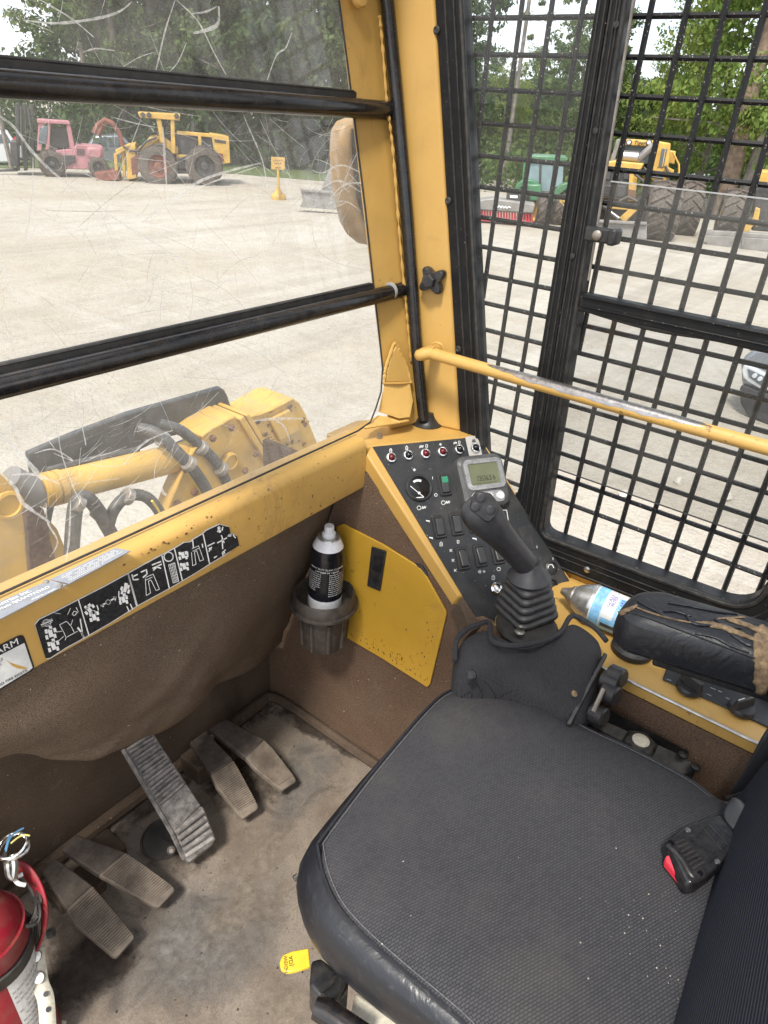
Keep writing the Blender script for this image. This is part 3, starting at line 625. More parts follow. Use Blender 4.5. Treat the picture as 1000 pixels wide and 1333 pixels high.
# paint chips along the rounded edge of the sill
m = MB()
for cx_, cy_, n, sp in ((205, 716, 26, 20), (178, 735, 9, 10), (245, 690, 10, 26), (160, 742, 5, 8), (290, 668, 4, 14)):
    for _ in range(n):
        dx = rnd.gauss(0, sp); px = cx_ + dx; py = cy_ - dx * 0.5 + rnd.gauss(0, 3.0); r = rnd.choice((0.6, 0.8, 1.0, 1.6, 2.4)); c = Y_(px, py, 0.646)
        hit = None
        d = D(px, py); best = None
        for ang in range(0, 91, 3):                      # point of the rounded edge that this chip sits on
            yy, zz = 0.662 - 0.0145 * math.cos(R_(ang)), -0.499 + 0.0145 * math.sin(R_(ang)); q = d * (yy / d.y); e = abs(q.z - zz)
            if best is None or e < best[0]: best = (e, ang, q)
        if best[0] > 0.004: continue
        ang = R_(best[1]); q = V((best[2].x, 0.662 - 0.0145 * math.cos(ang), -0.499 + 0.0145 * math.sin(ang))); tu = V((1, 0, 0)); tv = V((0, math.sin(ang), math.cos(ang)))
        m.poly([q + (tu * math.cos(a) * rnd.uniform(.7, 1.3) + tv * math.sin(a) * rnd.uniform(.4, 1.0)) * r * 0.0009 for a in [i * 1.047 for i in range(6)]])
tag(m.build('paint_chips', 'rusty_steel', sill, smooth=0), kind='stuff')

# ================================================================ WINDSHIELD
GN = V((0, 1, -0.19)).normalized(); GP = V((0, 0.672, -0.48))
def G(px, py, off=0.0): return PL(px, py, GP - GN * off, GN)
GL = V((0, 0.19, 1)).normalized()
def gp(x, z, off=0.0): return V((x, 0.672 + 0.19 * (z + 0.48), z)) - GN * off
ws = thing('windshield', 'tall scratched clear windshield crossed by two black bars', 'windshield', (0.45, 0.685, -0.48))
edge_px = [(430, -80), (440, 0), (452, 90), (463, 180), (474, 270), (484, 360), (493, 440), (497, 480), (495, 510), (488, 532), (474, 549), (455, 561)]
ge = [G(*p) for p in edge_px]
poly = [gp(-0.01, 0.47), gp(ge[0].x - 0.01, 0.47)] + ge + [gp(0.8, -0.478), gp(-0.01, -0.478)]
m = MB(); m.poly(poly); m.build('glass', 'windshield_glass', ws, smooth=0)
m = MB(); m.tube([p - GN * 0.002 for p in ge[:10]] + [gp(0.885, -0.472, .002), gp(0.85, -0.4775, .002), gp(0.4, -0.4785, .002), gp(-0.01, -0.4785, .002)], 0.0016, 6); m.build('seal', 'rubber', ws)
def bar(px0, py0, px1, py1, r, off, mat='tube_black', xe=None):
    a, b = G(px0, py0, off), G(px1, py1, off); d = (b - a) / (b.x - a.x); z = (a.z + b.z) / 2
    p0, p1 = gp(-0.02, z, off), gp(xe or b.x, z, off); m = MB(); m.tube([p0, p0.lerp(p1, .5), p1], r, 18); return m.build('bar', mat, ws)
bar(0, 117, 511, 143, 0.0132, 0.012)
bar(0, 507, 530, 377, 0.0128, 0.012)
m = MB()
for pts in (((0, 88), (470, 126)), ((0, 485), (490, 373))):
    a, b = G(*pts[0], 0.006), G(*pts[1], 0.006); z = (a.z + b.z) / 2 - 0.002
    m.box(gp(0.455, z, 0.004), (0.93, 0.010, 0.018)); m.box(gp(0.455, z + 0.008, 0.007), (0.92, 0.008, 0.004))
m.build('seal_strip', 'rubber', ws, bevel=0.002)
m = MB(); e = G(508, 379, 0.012); m.loft([[V((e.x + dx, e.y, e.z)) + V((0, math.cos(a), math.sin(a))) * r for a in [2 * math.pi * k / 16 for k in range(16)]] for dx, r in ((-0.0025, 0.0128), (-0.0025, 0.0145), (0.0025, 0.0145), (0.0025, 0.0128))]); m.build('zip_tie', 'zip_tie', ws)
# scratches: traced ones first, then the finer crowd; thin ribbons lying on the inner face
m = MB(); md = MB()
def ribbon(mm, pts, w, off=0.0012):
    P = spline([G(x, y, off) for x, y in pts], 7); n = len(P); L = []
    for i, p in enumerate(P):
        tg = (P[min(i + 1, n - 1)] - P[max(i - 1, 0)]).normalized(); s = tg.cross(GN).normalized(); ww = w * (0.25 + 0.75 * math.sin(math.pi * (0.08 + 0.84 * i / (n - 1)))) * rnd.uniform(.75, 1.2)
        L.append((p + s * ww / 2, p - s * ww / 2))
    vs = [(mm.bm.verts.new(a), mm.bm.verts.new(b)) for a, b in L]
    for (a, b), (c, d) in zip(vs, vs[1:]): mm.bm.faces.new((a, b, d, c))
big = [([(30, 26), (75, 30), (125, 24), (155, 15), (172, 2)], 2.6), ([(42, -6), (90, 22), (122, 48)], 1.8), ([(228, 0), (215, 40), (207, 75), (202, 95)], 2.0), ([(230, 0), (258, 28), (277, 65), (294, 97)], 2.4), ([(248, 18), (268, 15), (283, 8)], 2.0), ([(285, 8), (284, 30), (272, 38), (252, 43)], 4.5), ([(108, 68), (125, 63), (150, 66)], 1.6), ([(243, 55), (232, 80), (220, 94)], 1.4), ([(380, 42), (372, 62), (360, 72), (348, 104)], 2.0), ([(155, 90), (180, 75), (200, 68)], .8),
       ([(-5, 148), (18, 165), (40, 195), (70, 225), (110, 255)], 3.4), ([(110, 250), (150, 285), (200, 315), (245, 345), (282, 376)], 2.6), ([(340, 212), (300, 222), (260, 236), (220, 262), (185, 290)], 3.6), ([(338, 216), (290, 232), (245, 250), (215, 268)], 1.6), ([(43, 205), (42, 250), (35, 300), (25, 330)], 1.8), ([(212, 165), (214, 200), (217, 242)], 3.4), ([(318, 152), (330, 180), (342, 210), (349, 248)], 2.4), ([(338, 155), (355, 190), (375, 225), (388, 252)], 1.3), ([(352, 155), (375, 175), (398, 194)], 1.2), ([(108, 225), (140, 238), (165, 245)], 1.8), ([(185, 150), (170, 190), (150, 235)], 1.3), ([(145, 152), (175, 160), (205, 166)], 1.2),
       ([(200, 370), (215, 345), (240, 325), (262, 300)], 1.0), ([(125, 255), (140, 300), (158, 340), (172, 398)], 1.4), ([(354, 265), (362, 300), (368, 350), (370, 390)], 1.5), ([(420, 270), (430, 290), (441, 335)], 2.4), ([(383, 318), (410, 322), (440, 330), (470, 345)], .9), ([(418, 285), (420, 330), (422, 380)], 1.0), ([(405, 325), (415, 300), (430, 280)], .9), ([(432, 255), (450, 240), (478, 238)], 2.6), ([(440, 260), (455, 220), (475, 180)], 1.8), ([(412, 250), (440, 235), (470, 250)], 3.2), ([(420, 225), (445, 215), (470, 225)], 2.4), ([(425, 265), (450, 262), (470, 275)], 2.0), ([(0, 330), (10, 365), (25, 398)], 2.2), ([(480, 350), (487, 335), (496, 325)], 1.6), ([(18, 410), (42, 435), (62, 465)], 1.8), ([(100, 330), (112, 300), (118, 278)], .8), ([(265, 365), (272, 400), (278, 410)], 1.2), ([(300, 375), (318, 400), (320, 420)], .9),
       ([(306, 446), (340, 462), (380, 495)], 1.6), ([(258, 475), (268, 472), (300, 520)], 1.6), ([(345, 420), (350, 440), (352, 465)], .9), ([(425, 450), (432, 480), (438, 500)], 1.5), ([(410, 560), (425, 540), (440, 500), (447, 470)], 2.2), ([(410, 555), (420, 530), (428, 515)], 1.6), ([(235, 555), (265, 530), (285, 510)], 1.4), ([(160, 605), (190, 575), (225, 560)], 2.8), ([(0, 565), (25, 590), (48, 615), (55, 625)], 6.0), ([(0, 615), (20, 635), (30, 655), (65, 680)], 4.5), ([(15, 618), (45, 618), (78, 630)], 2.6), ([(45, 590), (70, 585), (95, 600), (70, 590)], 1.8), ([(60, 655), (62, 680), (75, 705), (65, 725)], 2.0), ([(92, 650), (90, 700), (85, 735)], 2.4), ([(75, 550), (80, 590), (98, 640), (110, 660)], 1.4), ([(96, 508), (108, 560), (112, 580)], 1.6), ([(206, 620), (212, 640), (218, 645)], 4.0), ([(330, 548), (360, 545), (395, 545)], 4.5), ([(355, 545), (370, 555), (378, 575)], 3.0), ([(190, 590), (205, 582), (212, 570)], 1.6), ([(15, 530), (17, 570)], 1.8), ([(55, 520), (57, 560), (72, 585)], 1.3)]
for pts, w in big: ribbon(m, pts, w * 0.00095)
def rs(lo, hi, cen, spread, L0, L1, w0, w1, curve, ang=None):
    x = rnd.gauss(cen[0], spread[0]); y = rnd.gauss(cen[1], spread[1]); a = rnd.uniform(0, math.pi) if ang is None else rnd.gauss(*ang); L = rnd.uniform(L0, L1); k = rnd.gauss(0, curve)
    pts = [(x, y)]
    for i in range(4): a += k; pts.append((pts[-1][0] + math.cos(a) * L / 4, pts[-1][1] + math.sin(a) * L / 4))
    if all(p[0] < 478 + (p[1] - 400) * 0.05 for p in pts) and all(p[1] < 740 - p[0] * 0.5 or p[0] < 0 for p in pts):
        ribbon(m if rnd.random() < 0.6 else md, pts, rnd.uniform(w0, w1) * 0.001)
for _ in range(330): rs(0, 0, (220, 300), (170, 190), 14, 75, 0.25, 0.75, 0.12)
for _ in range(60): rs(0, 0, (220, 290), (150, 120), 60, 170, 0.4, 1.0, 0.10)
for _ in range(170): rs(0, 0, (250, 600), (150, 45), 12, 70, 0.3, 1.0, 0.14, (2.2, 0.45))
for _ in range(70): rs(0, 0, (150, 660), (60, 30), 18, 70, 0.35, 1.1, 0.12, (2.4, 0.3))
for _ in range(70): rs(0, 0, (435, 250), (26, 60), 15, 50, 0.4, 1.2, 0.2)
for _ in range(60): rs(0, 0, (400, 470), (50, 40), 10, 45, 0.25, 0.7, 0.2, (1.7, 0.5))
tag(m.build('scratches', 'scratch', ws, smooth=0), kind='stuff'); tag(md.build('dull_scratches', 'scratch_dull', ws, smooth=0), kind='stuff')

# ================================================================ CORNER PILLAR, gusset, hose
pil = thing('corner_pillar', 'leaning yellow corner pillar between windshield and mesh window', 'pillar', (0.98, 0.62, -0.48))
_c1, _c0 = X_(503, 0, 1.01), X_(548, 540, 1.01)
_o1, _o0 = X_(566, 0, 1.0285), X_(599, 556, 1.0285)
_g1, _g0 = G(440, 0), G(497, 482)
def _at(p1, p0, z): f = (z - p0.z) / (p1.z - p0.z); q = p0.lerp(p1, f); return V((q.x, q.y, z))
def PC(z): return _at(_c1, _c0, z)                 # inner corner, behind the hose
def PO(z): return _at(_o1, _o0, z) + V((0, .001, 0))   # edge at the quarter window
def PG(z): return _at(_g1, _g0, z)                 # edge at the windshield glass
def plan(z): return [PG(z), PC(z), PO(z), PO(z) + V((.05, .01, 0)), PC(z) + V((.066, .13, 0)), PG(z) + V((.10, .06, 0))]
m = MB(); m.loft([plan(z) for z in (-0.503, -0.2, 0.1, 0.47)]); m.build('post', 'yellow_paint', pil, bevel=0.005, seg=3)
F1P = PC(-.48); F1N = (PC(-.48) - PG(-.48)).cross(PG(.1) - PG(-.48)).normalized()
if F1N.y > 0: F1N = -F1N
def f1(px, py, off=0.003): return PL(px, py, F1P + F1N * off, F1N)
m = MB(); P = spline([f1(x, y, .0005) for x, y in ((494, 20), (498, 60), (503, 125), (506, 150), (511, 190), (516, 250), (521, 315), (527, 380), (531, 420), (535, 470))], 11)
m.tube(P, [0.0022 + 0.0011 * math.sin(i * 1.7) + rnd.uniform(-.0006, .0006) for i in range(len(P))], 7); m.build('weld_bead', 'yellow_paint', pil)
# gusset plate at the foot
tp = [f1(501, 497), f1(503, 480), f1(508, 462), f1(514, 449), f1(521, 460), f1(529, 477), f1(534, 497)]
m = MB(); m.prism(tp, F1N * 0.004)
ft = [Z_(534, 546, -0.474), Z_(519, 549, -0.474), Z_(474, 556, -0.474), Z_(478, 548, -0.474), Z_(492, 540, -0.472)]
a0, a1 = f1(501, 497, .007), f1(534, 497, .007)
m.prism([a0, a1, f1(538, 522, .010), ft[0] + V((0, 0, .004)), ft[1] + V((0, 0, .006)), ft[4] + V((0, 0, .006))], V((0.02, 0.012, -0.006)))
m.prism([ft[1], ft[2], ft[3], ft[4]], (0, 0, -0.005)); m.prism([ft[0], ft[1], ft[4]], (0, 0, -0.005)); m.build('gusset', 'worn_yellow_paint', pil, bevel=0.003, seg=2)
m = MB(); P = spline([f1(500, 498, .006), f1(502, 480, .006), f1(508, 461, .006), f1(514, 447, .006), f1(522, 460, .006), f1(530, 477, .006), f1(535, 498, .006)], 9); m.tube(P, [0.0026 + rnd.uniform(-.0006, .001) for _ in P], 6)
m.tube([f1(499, 499, .006), f1(517, 499, .008), f1(536, 498, .006)], 0.0025, 6); m.build('gusset_weld', 'yellow_paint', pil)
m = MB(); b0 = f1(466, -2, .004); m.lathe([(0.012, 0), (0.013, .004), (0.011, .009), (0.004, 0.011)], b0, F1N, 14); m.build('bolt_boss', 'yellow_paint', pil)
# hose down the corner, with its grommet
hose = thing('drain_hose', 'black hose running down the pillar corner into a domed grommet', 'hose', (0.925, 0.58, -0.50))
P = [PL(px, py, PC(-.48) + V((-.012, -.014, 0)), (V((-.55, -.80, 0)) - V((0, 0, 1)) * (-.80 * .208)).normalized()) for px, py in ((496, -60), (504, 0), (513, 90), (521, 180), (529, 270), (537, 380), (543, 460), (549, 520), (552, 546))]
m = MB(); m.tube(spline(P, 4), 0.0105, 14); m.build('tube', 'tube_black', hose)
gz = Z_(556, 551, -0.503)
m = MB(); m.lathe([(0.029, 0), (0.030, 0.003), (0.024, 0.006), (0.017, 0.013), (0.013, 0.020), (0.012, 0.024)], gz + V((0, 0, .0005)), (-0.1, 0, 1), 22); m.build('grommet', 'mount_rubber', hose)
m = MB(); m.lathe([(0.009, 0), (0.010, 0.006), (0.006, 0.013), (0.001, 0.015)], Z_(565, 546, -0.497), (0.2, -0.2, 1), 10); m.build('grommet_lug', 'mount_rubber', hose)
# four-lobed knob
F2a, F2b = PC(-.48), PO(-.48); F2N = (F2b - F2a).cross(PC(.1) - PC(-.48)).normalized()
if F2N.x > 0: F2N = -F2N
def f2(px, py, off=0.0): return PL(px, py, F2a + F2N * off, F2N)
kn = thing('lobed_knob', 'black four-lobed clamp knob with hexagon centre on the yellow pillar', 'knob', f2(563, 365))
ku = (F2b - F2a).normalized(); kv = F2N.cross(ku); kc = f2(563, 365, 0.012)
def lob(r0, amp, h, n=48): return [kc + F2N * h + (ku * math.cos(a) + kv * math.sin(a)) * (r0 + amp * math.cos(4 * (a - R_(40)))) for a in [2 * math.pi * i / n for i in range(n)]]
m = MB(); m.loft([lob(0.017, 0.0055, -0.012), lob(0.0195, 0.006, -0.009), lob(0.0195, 0.006, 0.004), lob(0.0175, 0.005, 0.007)]); m.build('body', 'black_plastic', kn, smooth=50)
hc = kc + ku * (-0.003)
m = MB(); m.loft([[hc + F2N * h + (ku * math.cos(a) + kv * math.sin(a)) * r for a in [R_(20 + 60 * i) for i in range(6)]] for h, r in ((0.005, 0.0125), (0.017, 0.0115), (0.018, 0.0095))]); m.build('hexagon', 'black_plastic', kn, smooth=0)

# ================================================================ GRAB RAIL
RX = 0.965
rail = thing('grab_rail', 'yellow grab rail worn to bare steel running across the mesh door', 'grab rail', (RX, 0.3, -0.35))
e0 = f2(570, 455, -0.004); q1 = X_(547, 462, RX - 0.006); zr = X_(600, 471, RX).z
path = [e0, e0.lerp(q1, 0.55) + V((-0.004, -0.004, 0.003)), q1, V((RX, q1.y - 0.022, zr + 0.001)), V((RX, q1.y - 0.06, zr)), V((RX, 0.25, zr)), V((RX, -0.12, zr + 0.004)), V((RX + 0.02, -0.15, zr + 0.004)), V((1.045, -0.16, zr + 0.004))]
P = spline(path, 8); m = MB(); m.tube(P, 0.0102, 16); m.build('tube', 'worn_yellow_paint', rail)
yA, yB = X_(635, 483, RX).y, X_(940, 562, RX).y
def worn(u, v):
    y = yA + (yB - yA) * u; w = 1.05 * (1 - abs(2 * u - 1) ** 3) + 0.10 * math.sin(u * 37) + 0.06 * math.sin(u * 91); a = R_(118) + (v - 0.5) * 2 * max(w, 0.03) * 0.95
    return V((RX + math.cos(a) * 0.01045, y, zr + 0.0006 + math.sin(a) * 0.01045))
m = MB(); m.grid(worn, 60, 8); m.build('bare_section', 'handrail_bare', rail, smooth=180)
m = MB(); m.tube(spline([e0 + (F2N.cross(ku) * math.sin(a) + ku * math.cos(a)) * 0.0125 + F2N * 0.005 for a in [2 * math.pi * i / 8 for i in range(9)]], 4), 0.0028, 6); m.build('weld', 'yellow_paint', rail)

# ================================================================ MESH WINDOW AND MESH DOOR
WX = 1.030                       # inner face of the black window profiles
def x2(px, py, a=WX): p = X_(px, py, a); return (p.y, p.z)
qw = thing('quarter_window', 'narrow slanted quarter window behind black steel mesh, left of the mesh door', 'window', (1.04, 0.5, -0.6))
qi = [x2(601, 0), (x2(601, 0)[0] + 0.19 * 0.27, 0.44)]
a_, b_ = x2(602, 0), x2(629, 560); sl = (a_[0] - b_[0]) / (a_[1] - b_[1])
def yf(z): return b_[0] + sl * (z - b_[1])
oa, ob_ = x2(566, 0), x2(598, 553); so = (oa[0] - ob_[0]) / (oa[1] - ob_[1])
def yo(z): return ob_[0] + so * (z - ob_[1])
inn = rpoly([(0.4605, 0.43), (yf(0.43), 0.43), (yf(-0.60), -0.60), (0.4375, -0.60)], 0.03)
outn = rpoly([(0.448, 0.468), (yo(0.468), 0.468), (yo(-0.66), -0.66), (0.4065, -0.66)], 0.02)
m = MB(); m.ring([(WX, y, z) for y, z in outn], [(WX, y, z) for y, z in inn], (0.028, 0, 0)); m.build('frame', 'frame_black', qw, bevel=0.003)
m = MB()
for f in (0.30, 0.62): m.tube([(WX - 0.0006, yf(z) + (yo(z) - yf(z)) * f, z) for z in (-0.62, -0.2, 0.2, 0.44)], 0.0018, 6)
m.tube([(WX + 0.001, yf(z) + 0.0035, z) for z in (-0.58, -0.2, 0.2, 0.42)], 0.0045, 8)
for f in (0.4, 0.75): m.tube([(WX - 0.0005, 0.4405 - 0.034 * f, -.62), (WX - .0005, .4635 - .018 * f, .44)], 0.0016, 6)
m.build('frame_groove', 'mount_rubber', qw)
for px, py in ((569, 39), (584, 261), (597, 454)):
    c = X_(px, py, WX - 0.001); m = MB(); m.lathe([(0.0055, 0), (0.0055, 0.002), (0.0035, 0.003), (0.0025, 0.002), (0.001, 0.002)], c, (-1, 0, 0), 14); m.build('screw', 'dark_metal', qw)
m = MB(); m.poly([(1.046, y, z) for y, z in inn]); m.build('glass', 'quarter_glass', qw, smooth=0)
GX = 1.062; PIT = 0.0452; PIZ = 0.0446
def vbar(par, y, z0, z1, tilt=0.0, r=0.0042):
    m = MB(); m.tube([(GX, y, z0), (GX, y, (z0 + z1) / 2), (GX, y, z1)], r, 6); return m.build('mesh_bar', 'mesh_black', par)
def hbar(par, z, y0, y1, r=0.0039):
    m = MB(); m.tube([(GX + 0.006, y0, z), (GX + 0.006, y1, z)], r, 6); return m.build('mesh_bar', 'mesh_black', par)
for y in (0.485, 0.5315, 0.578, 0.6245, 0.671):
    z0 = -0.60 if y < yf(-0.6) else (y - b_[0]) / sl + b_[1]
    vbar(qw, y, max(z0 - 0.03, -0.62), 0.45)
zs = [0.126 + PIZ * k for k in range(7, -17, -1)]
for z in zs: hbar(qw, z, 0.428 + .02 * (z + .6), yf(z) + 0.02)

door = thing('mesh_door', 'black framed cab door filled with square steel mesh and sliding panes', 'door', (1.04, 0.2, -0.7))
DYF, DYR = 0.3885, 0.018            # clear opening front and rear
di = rpoly([(DYR, 0.43), (0.4235, 0.43), (0.3755, -0.640), (DYR, -0.628)], [0.03, 0.02, 0.02, 0.055], 8)
do = rpoly([(DYR - 0.05, 0.468), (0.4445, 0.468), (0.4045, -0.700), (DYR - 0.05, -0.690)], [0.03, 0.012, 0.012, 0.09], 8)
m = MB(); m.ring([(WX - 0.004, y, z) for y, z in do], [(WX - 0.004, y, z) for y, z in di], (0.03, 0, 0)); m.build('frame', 'frame_black', door, bevel=0.003)
def inset(f): return [(a[0] + (b[0] - a[0]) * f, a[1] + (b[1] - a[1]) * f) for a, b in zip(di, do)]
m = MB()
for f, r in ((0.10, 0.0036), (0.40, 0.0012), (0.58, 0.0012), (0.9, 0.0018)):
    L = inset(f); m.tube([(WX - 0.0045, y, z) for y, z in L] + [(WX - 0.0045, *L[0])], r, 6, False)
m.build('frame_groove', 'mount_rubber', door)
m = MB(); m.tube([(WX + 0.001, 0.3885, -.20), (WX + .001, .4185, .42)], 0.0020, 6); m.build('bright_edge', 'dull_steel', door, smooth=0)
m = MB(); ra, rb = x2(742, 396, 1.028), x2(1000, 438, 1.028); zm = (ra[1] + rb[1]) / 2
m.box((1.036, (DYF + DYR) / 2, zm), (0.022, DYF - DYR + 0.01, 0.026)); m.box((1.024, (DYF + DYR) / 2, zm + 0.010), (0.006, DYF - DYR, 0.004)); m.box((1.024, (DYF + DYR) / 2, zm - 0.004), (0.005, DYF - DYR, 0.003)); m.build('middle_rail', 'frame_black', door, bevel=0.0015)
def dripping(u, v):
    y = DYF - 0.002 - u * 0.30; d = 0.009 * math.exp(-((u - 0.45) / 0.22) ** 2) + 0.003 * math.sin(u * 9); return V((1.030, y, zm - 0.012 - v * max(d, 0.001)))
m = MB(); m.grid(dripping, 30, 2); m.build('rail_seal', 'rubber', door, solid=0.004)
for y in [0.3915 - 0.0458 * k for k in range(0, 10)]:
    if y > -0.03: vbar(door, y, -0.66 if y < .38 else -.32, 0.45)
for z in zs: hbar(door, z, -0.01, .386 + .045 * (z + .4) + .012)
zt = -0.0665; zb = -0.520
m = MB(); m.poly([(1.044, -0.01, zt), (1.044, DYF, zt), (1.044, DYF, zm), (1.044, -0.01, zm)]); m.build('upper_pane', 'upper_pane_glass', door, smooth=0)
m = MB(); m.box((1.044, 0.19, zt), (0.004, 0.40, 0.0016)); m.build('pane_edge', 'grey_print', door, smooth=0)
m = MB(); m.poly([(1.048, -0.01, zm), (1.048, DYF, zm), (1.048, DYF, zb), (1.048, -0.01, zb)]); m.build('lower_pane', 'tinted_pane_glass', door, smooth=0)
m = MB(); m.box((1.048, 0.19, zb), (0.003, 0.40, 0.0012)); m.build('pane_edge', 'dark_metal', door, smooth=0)
lc = X_(785, 306, 1.020)
m = MB(); m.box(lc, (0.018, 0.050, 0.020)); m.box(lc + V((0.0, -0.017, 0.0)), (0.026, 0.012, 0.022)); lt = m.build('latch', 'black_plastic', door, bevel=0.003)
m = MB(); m.lathe([(0.0068, 0), (0.0068, 0.004), (0.004, 0.006), (0.001, 0.0062)], X_(778, 306, 1.0105), (-1, 0, 0), 14); m.build('latch_bolt', 'dull_steel', lt)
for px, py in ((776, 170), (746, 333), (803, 32)):
    m = MB(); m.lathe([(0.0042, 0), (0.004, 0.0025), (0.001, 0.003)], X_(px, py, WX - 0.0045), (-1, 0, 0), 10); m.build('rivet', 'black_plastic', door)
# yellow sill strip and bolt under the door frame
m = MB(); m.box((1.043, 0.16, -0.706), (0.01, 0.60, 0.03)); st_ = m.build('door_sill', 'yellow_paint', smooth=0); struct(st_)
m = MB(); m.lathe([(0.006, 0), (0.006, 0.003), (0.003, 0.005), (0.001, 0.005)], X_(765, 741, 1.024), (-1, 0, 0), 12); m.build('bolt', 'steel', st_)

# ================================================================ CONTROL CONSOLE
cT = [V((0.862, 0.649, -0.503)), V((1.039, 0.535, -0.503)), V((1.030, 0.303, -0.713)), V((0.847, 0.428, -0.706))]
CU = (cT[1] - cT[0]).normalized(); CN = V((-0.392, -0.610, 0.689)).normalized(); CV = CN.cross(CU).normalized()
con = thing('control_console', 'black sloping switch panel in a yellow housing below the corner pillar', 'control console', (0.95, 0.52, -0.75))
def cp(px, py, off=0.0): return PL(px, py, cT[0] + CN * off, CN)
m = MB(); m.prism([V((0.8465, 0.658, -0.503)), cT[0], cT[1], V((1.044, 0.535, -0.503)), V((1.044, 0.66, -0.503)), V((0.93, 0.74, -0.503)), V((0.8465, 0.74, -0.503))], (0, 0, -0.064))
bl2 = cp(600, 775) ; m.prism([cp(484, 580.5, -.001), cp(625, 567.5, -.001), cp(747, 760, -.001), cp(601.5, 776, -.001), cp(596.5, 776, -.001), cp(477, 592, -.001)], (0.0006, 0.010, -0.026))
m.build('housing', 'yellow_paint', con, bevel=0.0025, seg=2)
m = MB(); pn = [cp(485.5, 581.5, .0015), cp(623, 568.5, .0015), cp(741, 755, .0015), cp(748, 800, .0015), cp(628, 815, .0015), cp(603, 776, .0015)]
m.prism(pn, -CN * 0.003); m.build('panel', 'panel_black', con, smooth=0)
m = MB(); m.prism([cp(603, 777, .001), cp(627, 815, .001), cp(613, 822, -.004), cp(597, 783, -.004)], V((-0.0, 0.012, -0.03))); m.build('grimy_corner', 'dirty_liner', con, smooth=0)
m = MB(); m.lathe([(0.006, 0), (0.006, 0.003), (0.0045, 0.0035), (0.0045, 0.008), (0.002, 0.009)], Z_(494, 570, -0.503), (0, 0, 1), 6); m.build('housing_bolt', 'dull_steel', con, smooth=0)
def lath(prof, px, py, mat, name, par, n=20, off=0.0015):
    m = MB(); m.lathe(prof, cp(px, py, off), CN, n); return m.build(name, mat, par)
def crect(c, w, h, r=0.003, off=0.0, n=4, du=0, dv=0): return [c + CU * (x + du) + CV * (y + dv) + CN * off for x, y in rrect(w, h, r, n)]
m = MB(); c = cp(617, 582.5, .0016); m.prism(crect(c, 0.026, 0.043, 0.002, 0, 2), CN * 0.0006); m.build('white_label', 'dusty_label', con, smooth=0)
for px, py, lens, lbl in ((509, 596, 'red_lens', 'red indicator lamp at the left end of the lamp row'), (531, 593, 'black_lens', None), (553.5, 591, 'red_lens', None), (575.5, 588.5, 'red_lens', None), (597.5, 585.5, 'black_lens', None), (618.5, 583.5, 'black_lens', None)):
    lp = lath([(0.0098, 0), (0.0098, 0.002), (0.0085, 0.0045), (0.0066, 0.005), (0.0062, 0.0035)], px, py, 'chrome', 'indicator_lamp', con, 22, .002)
    lath([(0.0062, 0.003), (0.0058, 0.0055), (0.004, 0.0085), (0.0015, 0.0098), (0.0, 0.0099)], px, py, lens, 'lens', lp, 16, .002)
# gauge
c = cp(545, 635.5)
ga = lath([(0.0245, 0), (0.0245, 0.004), (0.0225, 0.006), (0.0205, 0.006), (0.0200, 0.002)], 545, 635.5, 'black_plastic', 'gauge', con, 32)
lath([(0.0204, 0), (0.0204, 0.0022), (0.0002, 0.0024)], 545, 635.5, 'black_lens', 'dial', ga, 28)
m = MB(); m.lathe([(0.0218, 0.0060), (0.0214, 0.0068), (0.0206, 0.0066), (0.0204, 0.0058)], cp(545, 635.5, .0015), CN, 32, False); m.build('bezel', 'switch_grey', ga)
def cuv(px, py, off): return cp(px, py, off)
m = MB(); G6 = lambda x, y: (520 + x / 6.25, 560 + y / 6.25)
def cst(m, pts, w, off=0.0022):
    P = [cp(x, y, off) for x, y in pts]
    for a, b in zip(P, P[1:]):
        d = (b - a); 
        if d.length < 1e-6: continue
        d.normalize(); s = d.cross(CN) * w / 2; e = d * w * 0.3; m.poly([a - e + s, b + e + s, b + e - s, a - e - s])
cst(m, [G6(90, 455), G6(160, 512), G6(198, 542)], 0.0013, .0046); cst(m, [G6(130, 550), G6(195, 545)], 0.0016, .0044)
m.lathe([(0.0024, 0), (0.0024, 0.001), (0.0003, 0.001)], cp(*G6(160, 512), .0040), CN, 10); m.build('needle', 'white_print', ga, smooth=0)
m = MB(); 
for k in range(6):
    a0, a1 = R_(62 + k * 10), R_(62 + k * 10 + 8.5); ctr = cp(545.5, 636, .0044)
    m.poly([ctr + (CU * math.cos(a) + CV * math.sin(a)) * r for a, r in ((a0, .0128), (a1, .0128), (a1, .0168), (a0, .0168))])
m.build('dial_scale', 'can_white', ga, smooth=0)
# rocker switches
def switch(px, py, lens=None, lbl=None, full=True, flip=1):
    c = cp(px, py, 0.0015); m = MB(); w, h = 0.0225, 0.0405
    m.loft([crect(c, w, h, .004, 0), crect(c, w, h, .004, 0.0025), crect(c, w - .003, h - .003, .003, 0.0045), crect(c, w - .007, h - .008, .002, 0.0045), crect(c, w - .0075, h - .0085, .002, 0.002)])
    s = m.build('switch', 'black_plastic', con)
    rw, rh = 0.0145, 0.030; L = []
    for off, sh in ((0.002, 0), (0.0070, -.0008), (0.0084, -.003)):
        L.append([c + CU * x * (1 - abs(sh) * 60) + CV * y * (1 - abs(sh) * 25) + CN * (off + (y / rh) * 0.004 * flip * (off > .004)) for x, y in rrect(rw, rh, .002, 3)])
    m = MB(); m.loft(L); m.build('rocker', 'switch_grey', s, bevel=0.0006)
    if lens:
        m = MB(); m.prism([c + CU * x + CV * (y + .0075) + CN * (0.0088 + (y + .0075) / rh * 0.004 * flip) for x, y in rrect(0.0112, 0.0105, .001, 2)], CN * 0.0006); m.build('lens', lens, s, smooth=0)
    return s
switch(*G6(362, 447), 'green_lens')
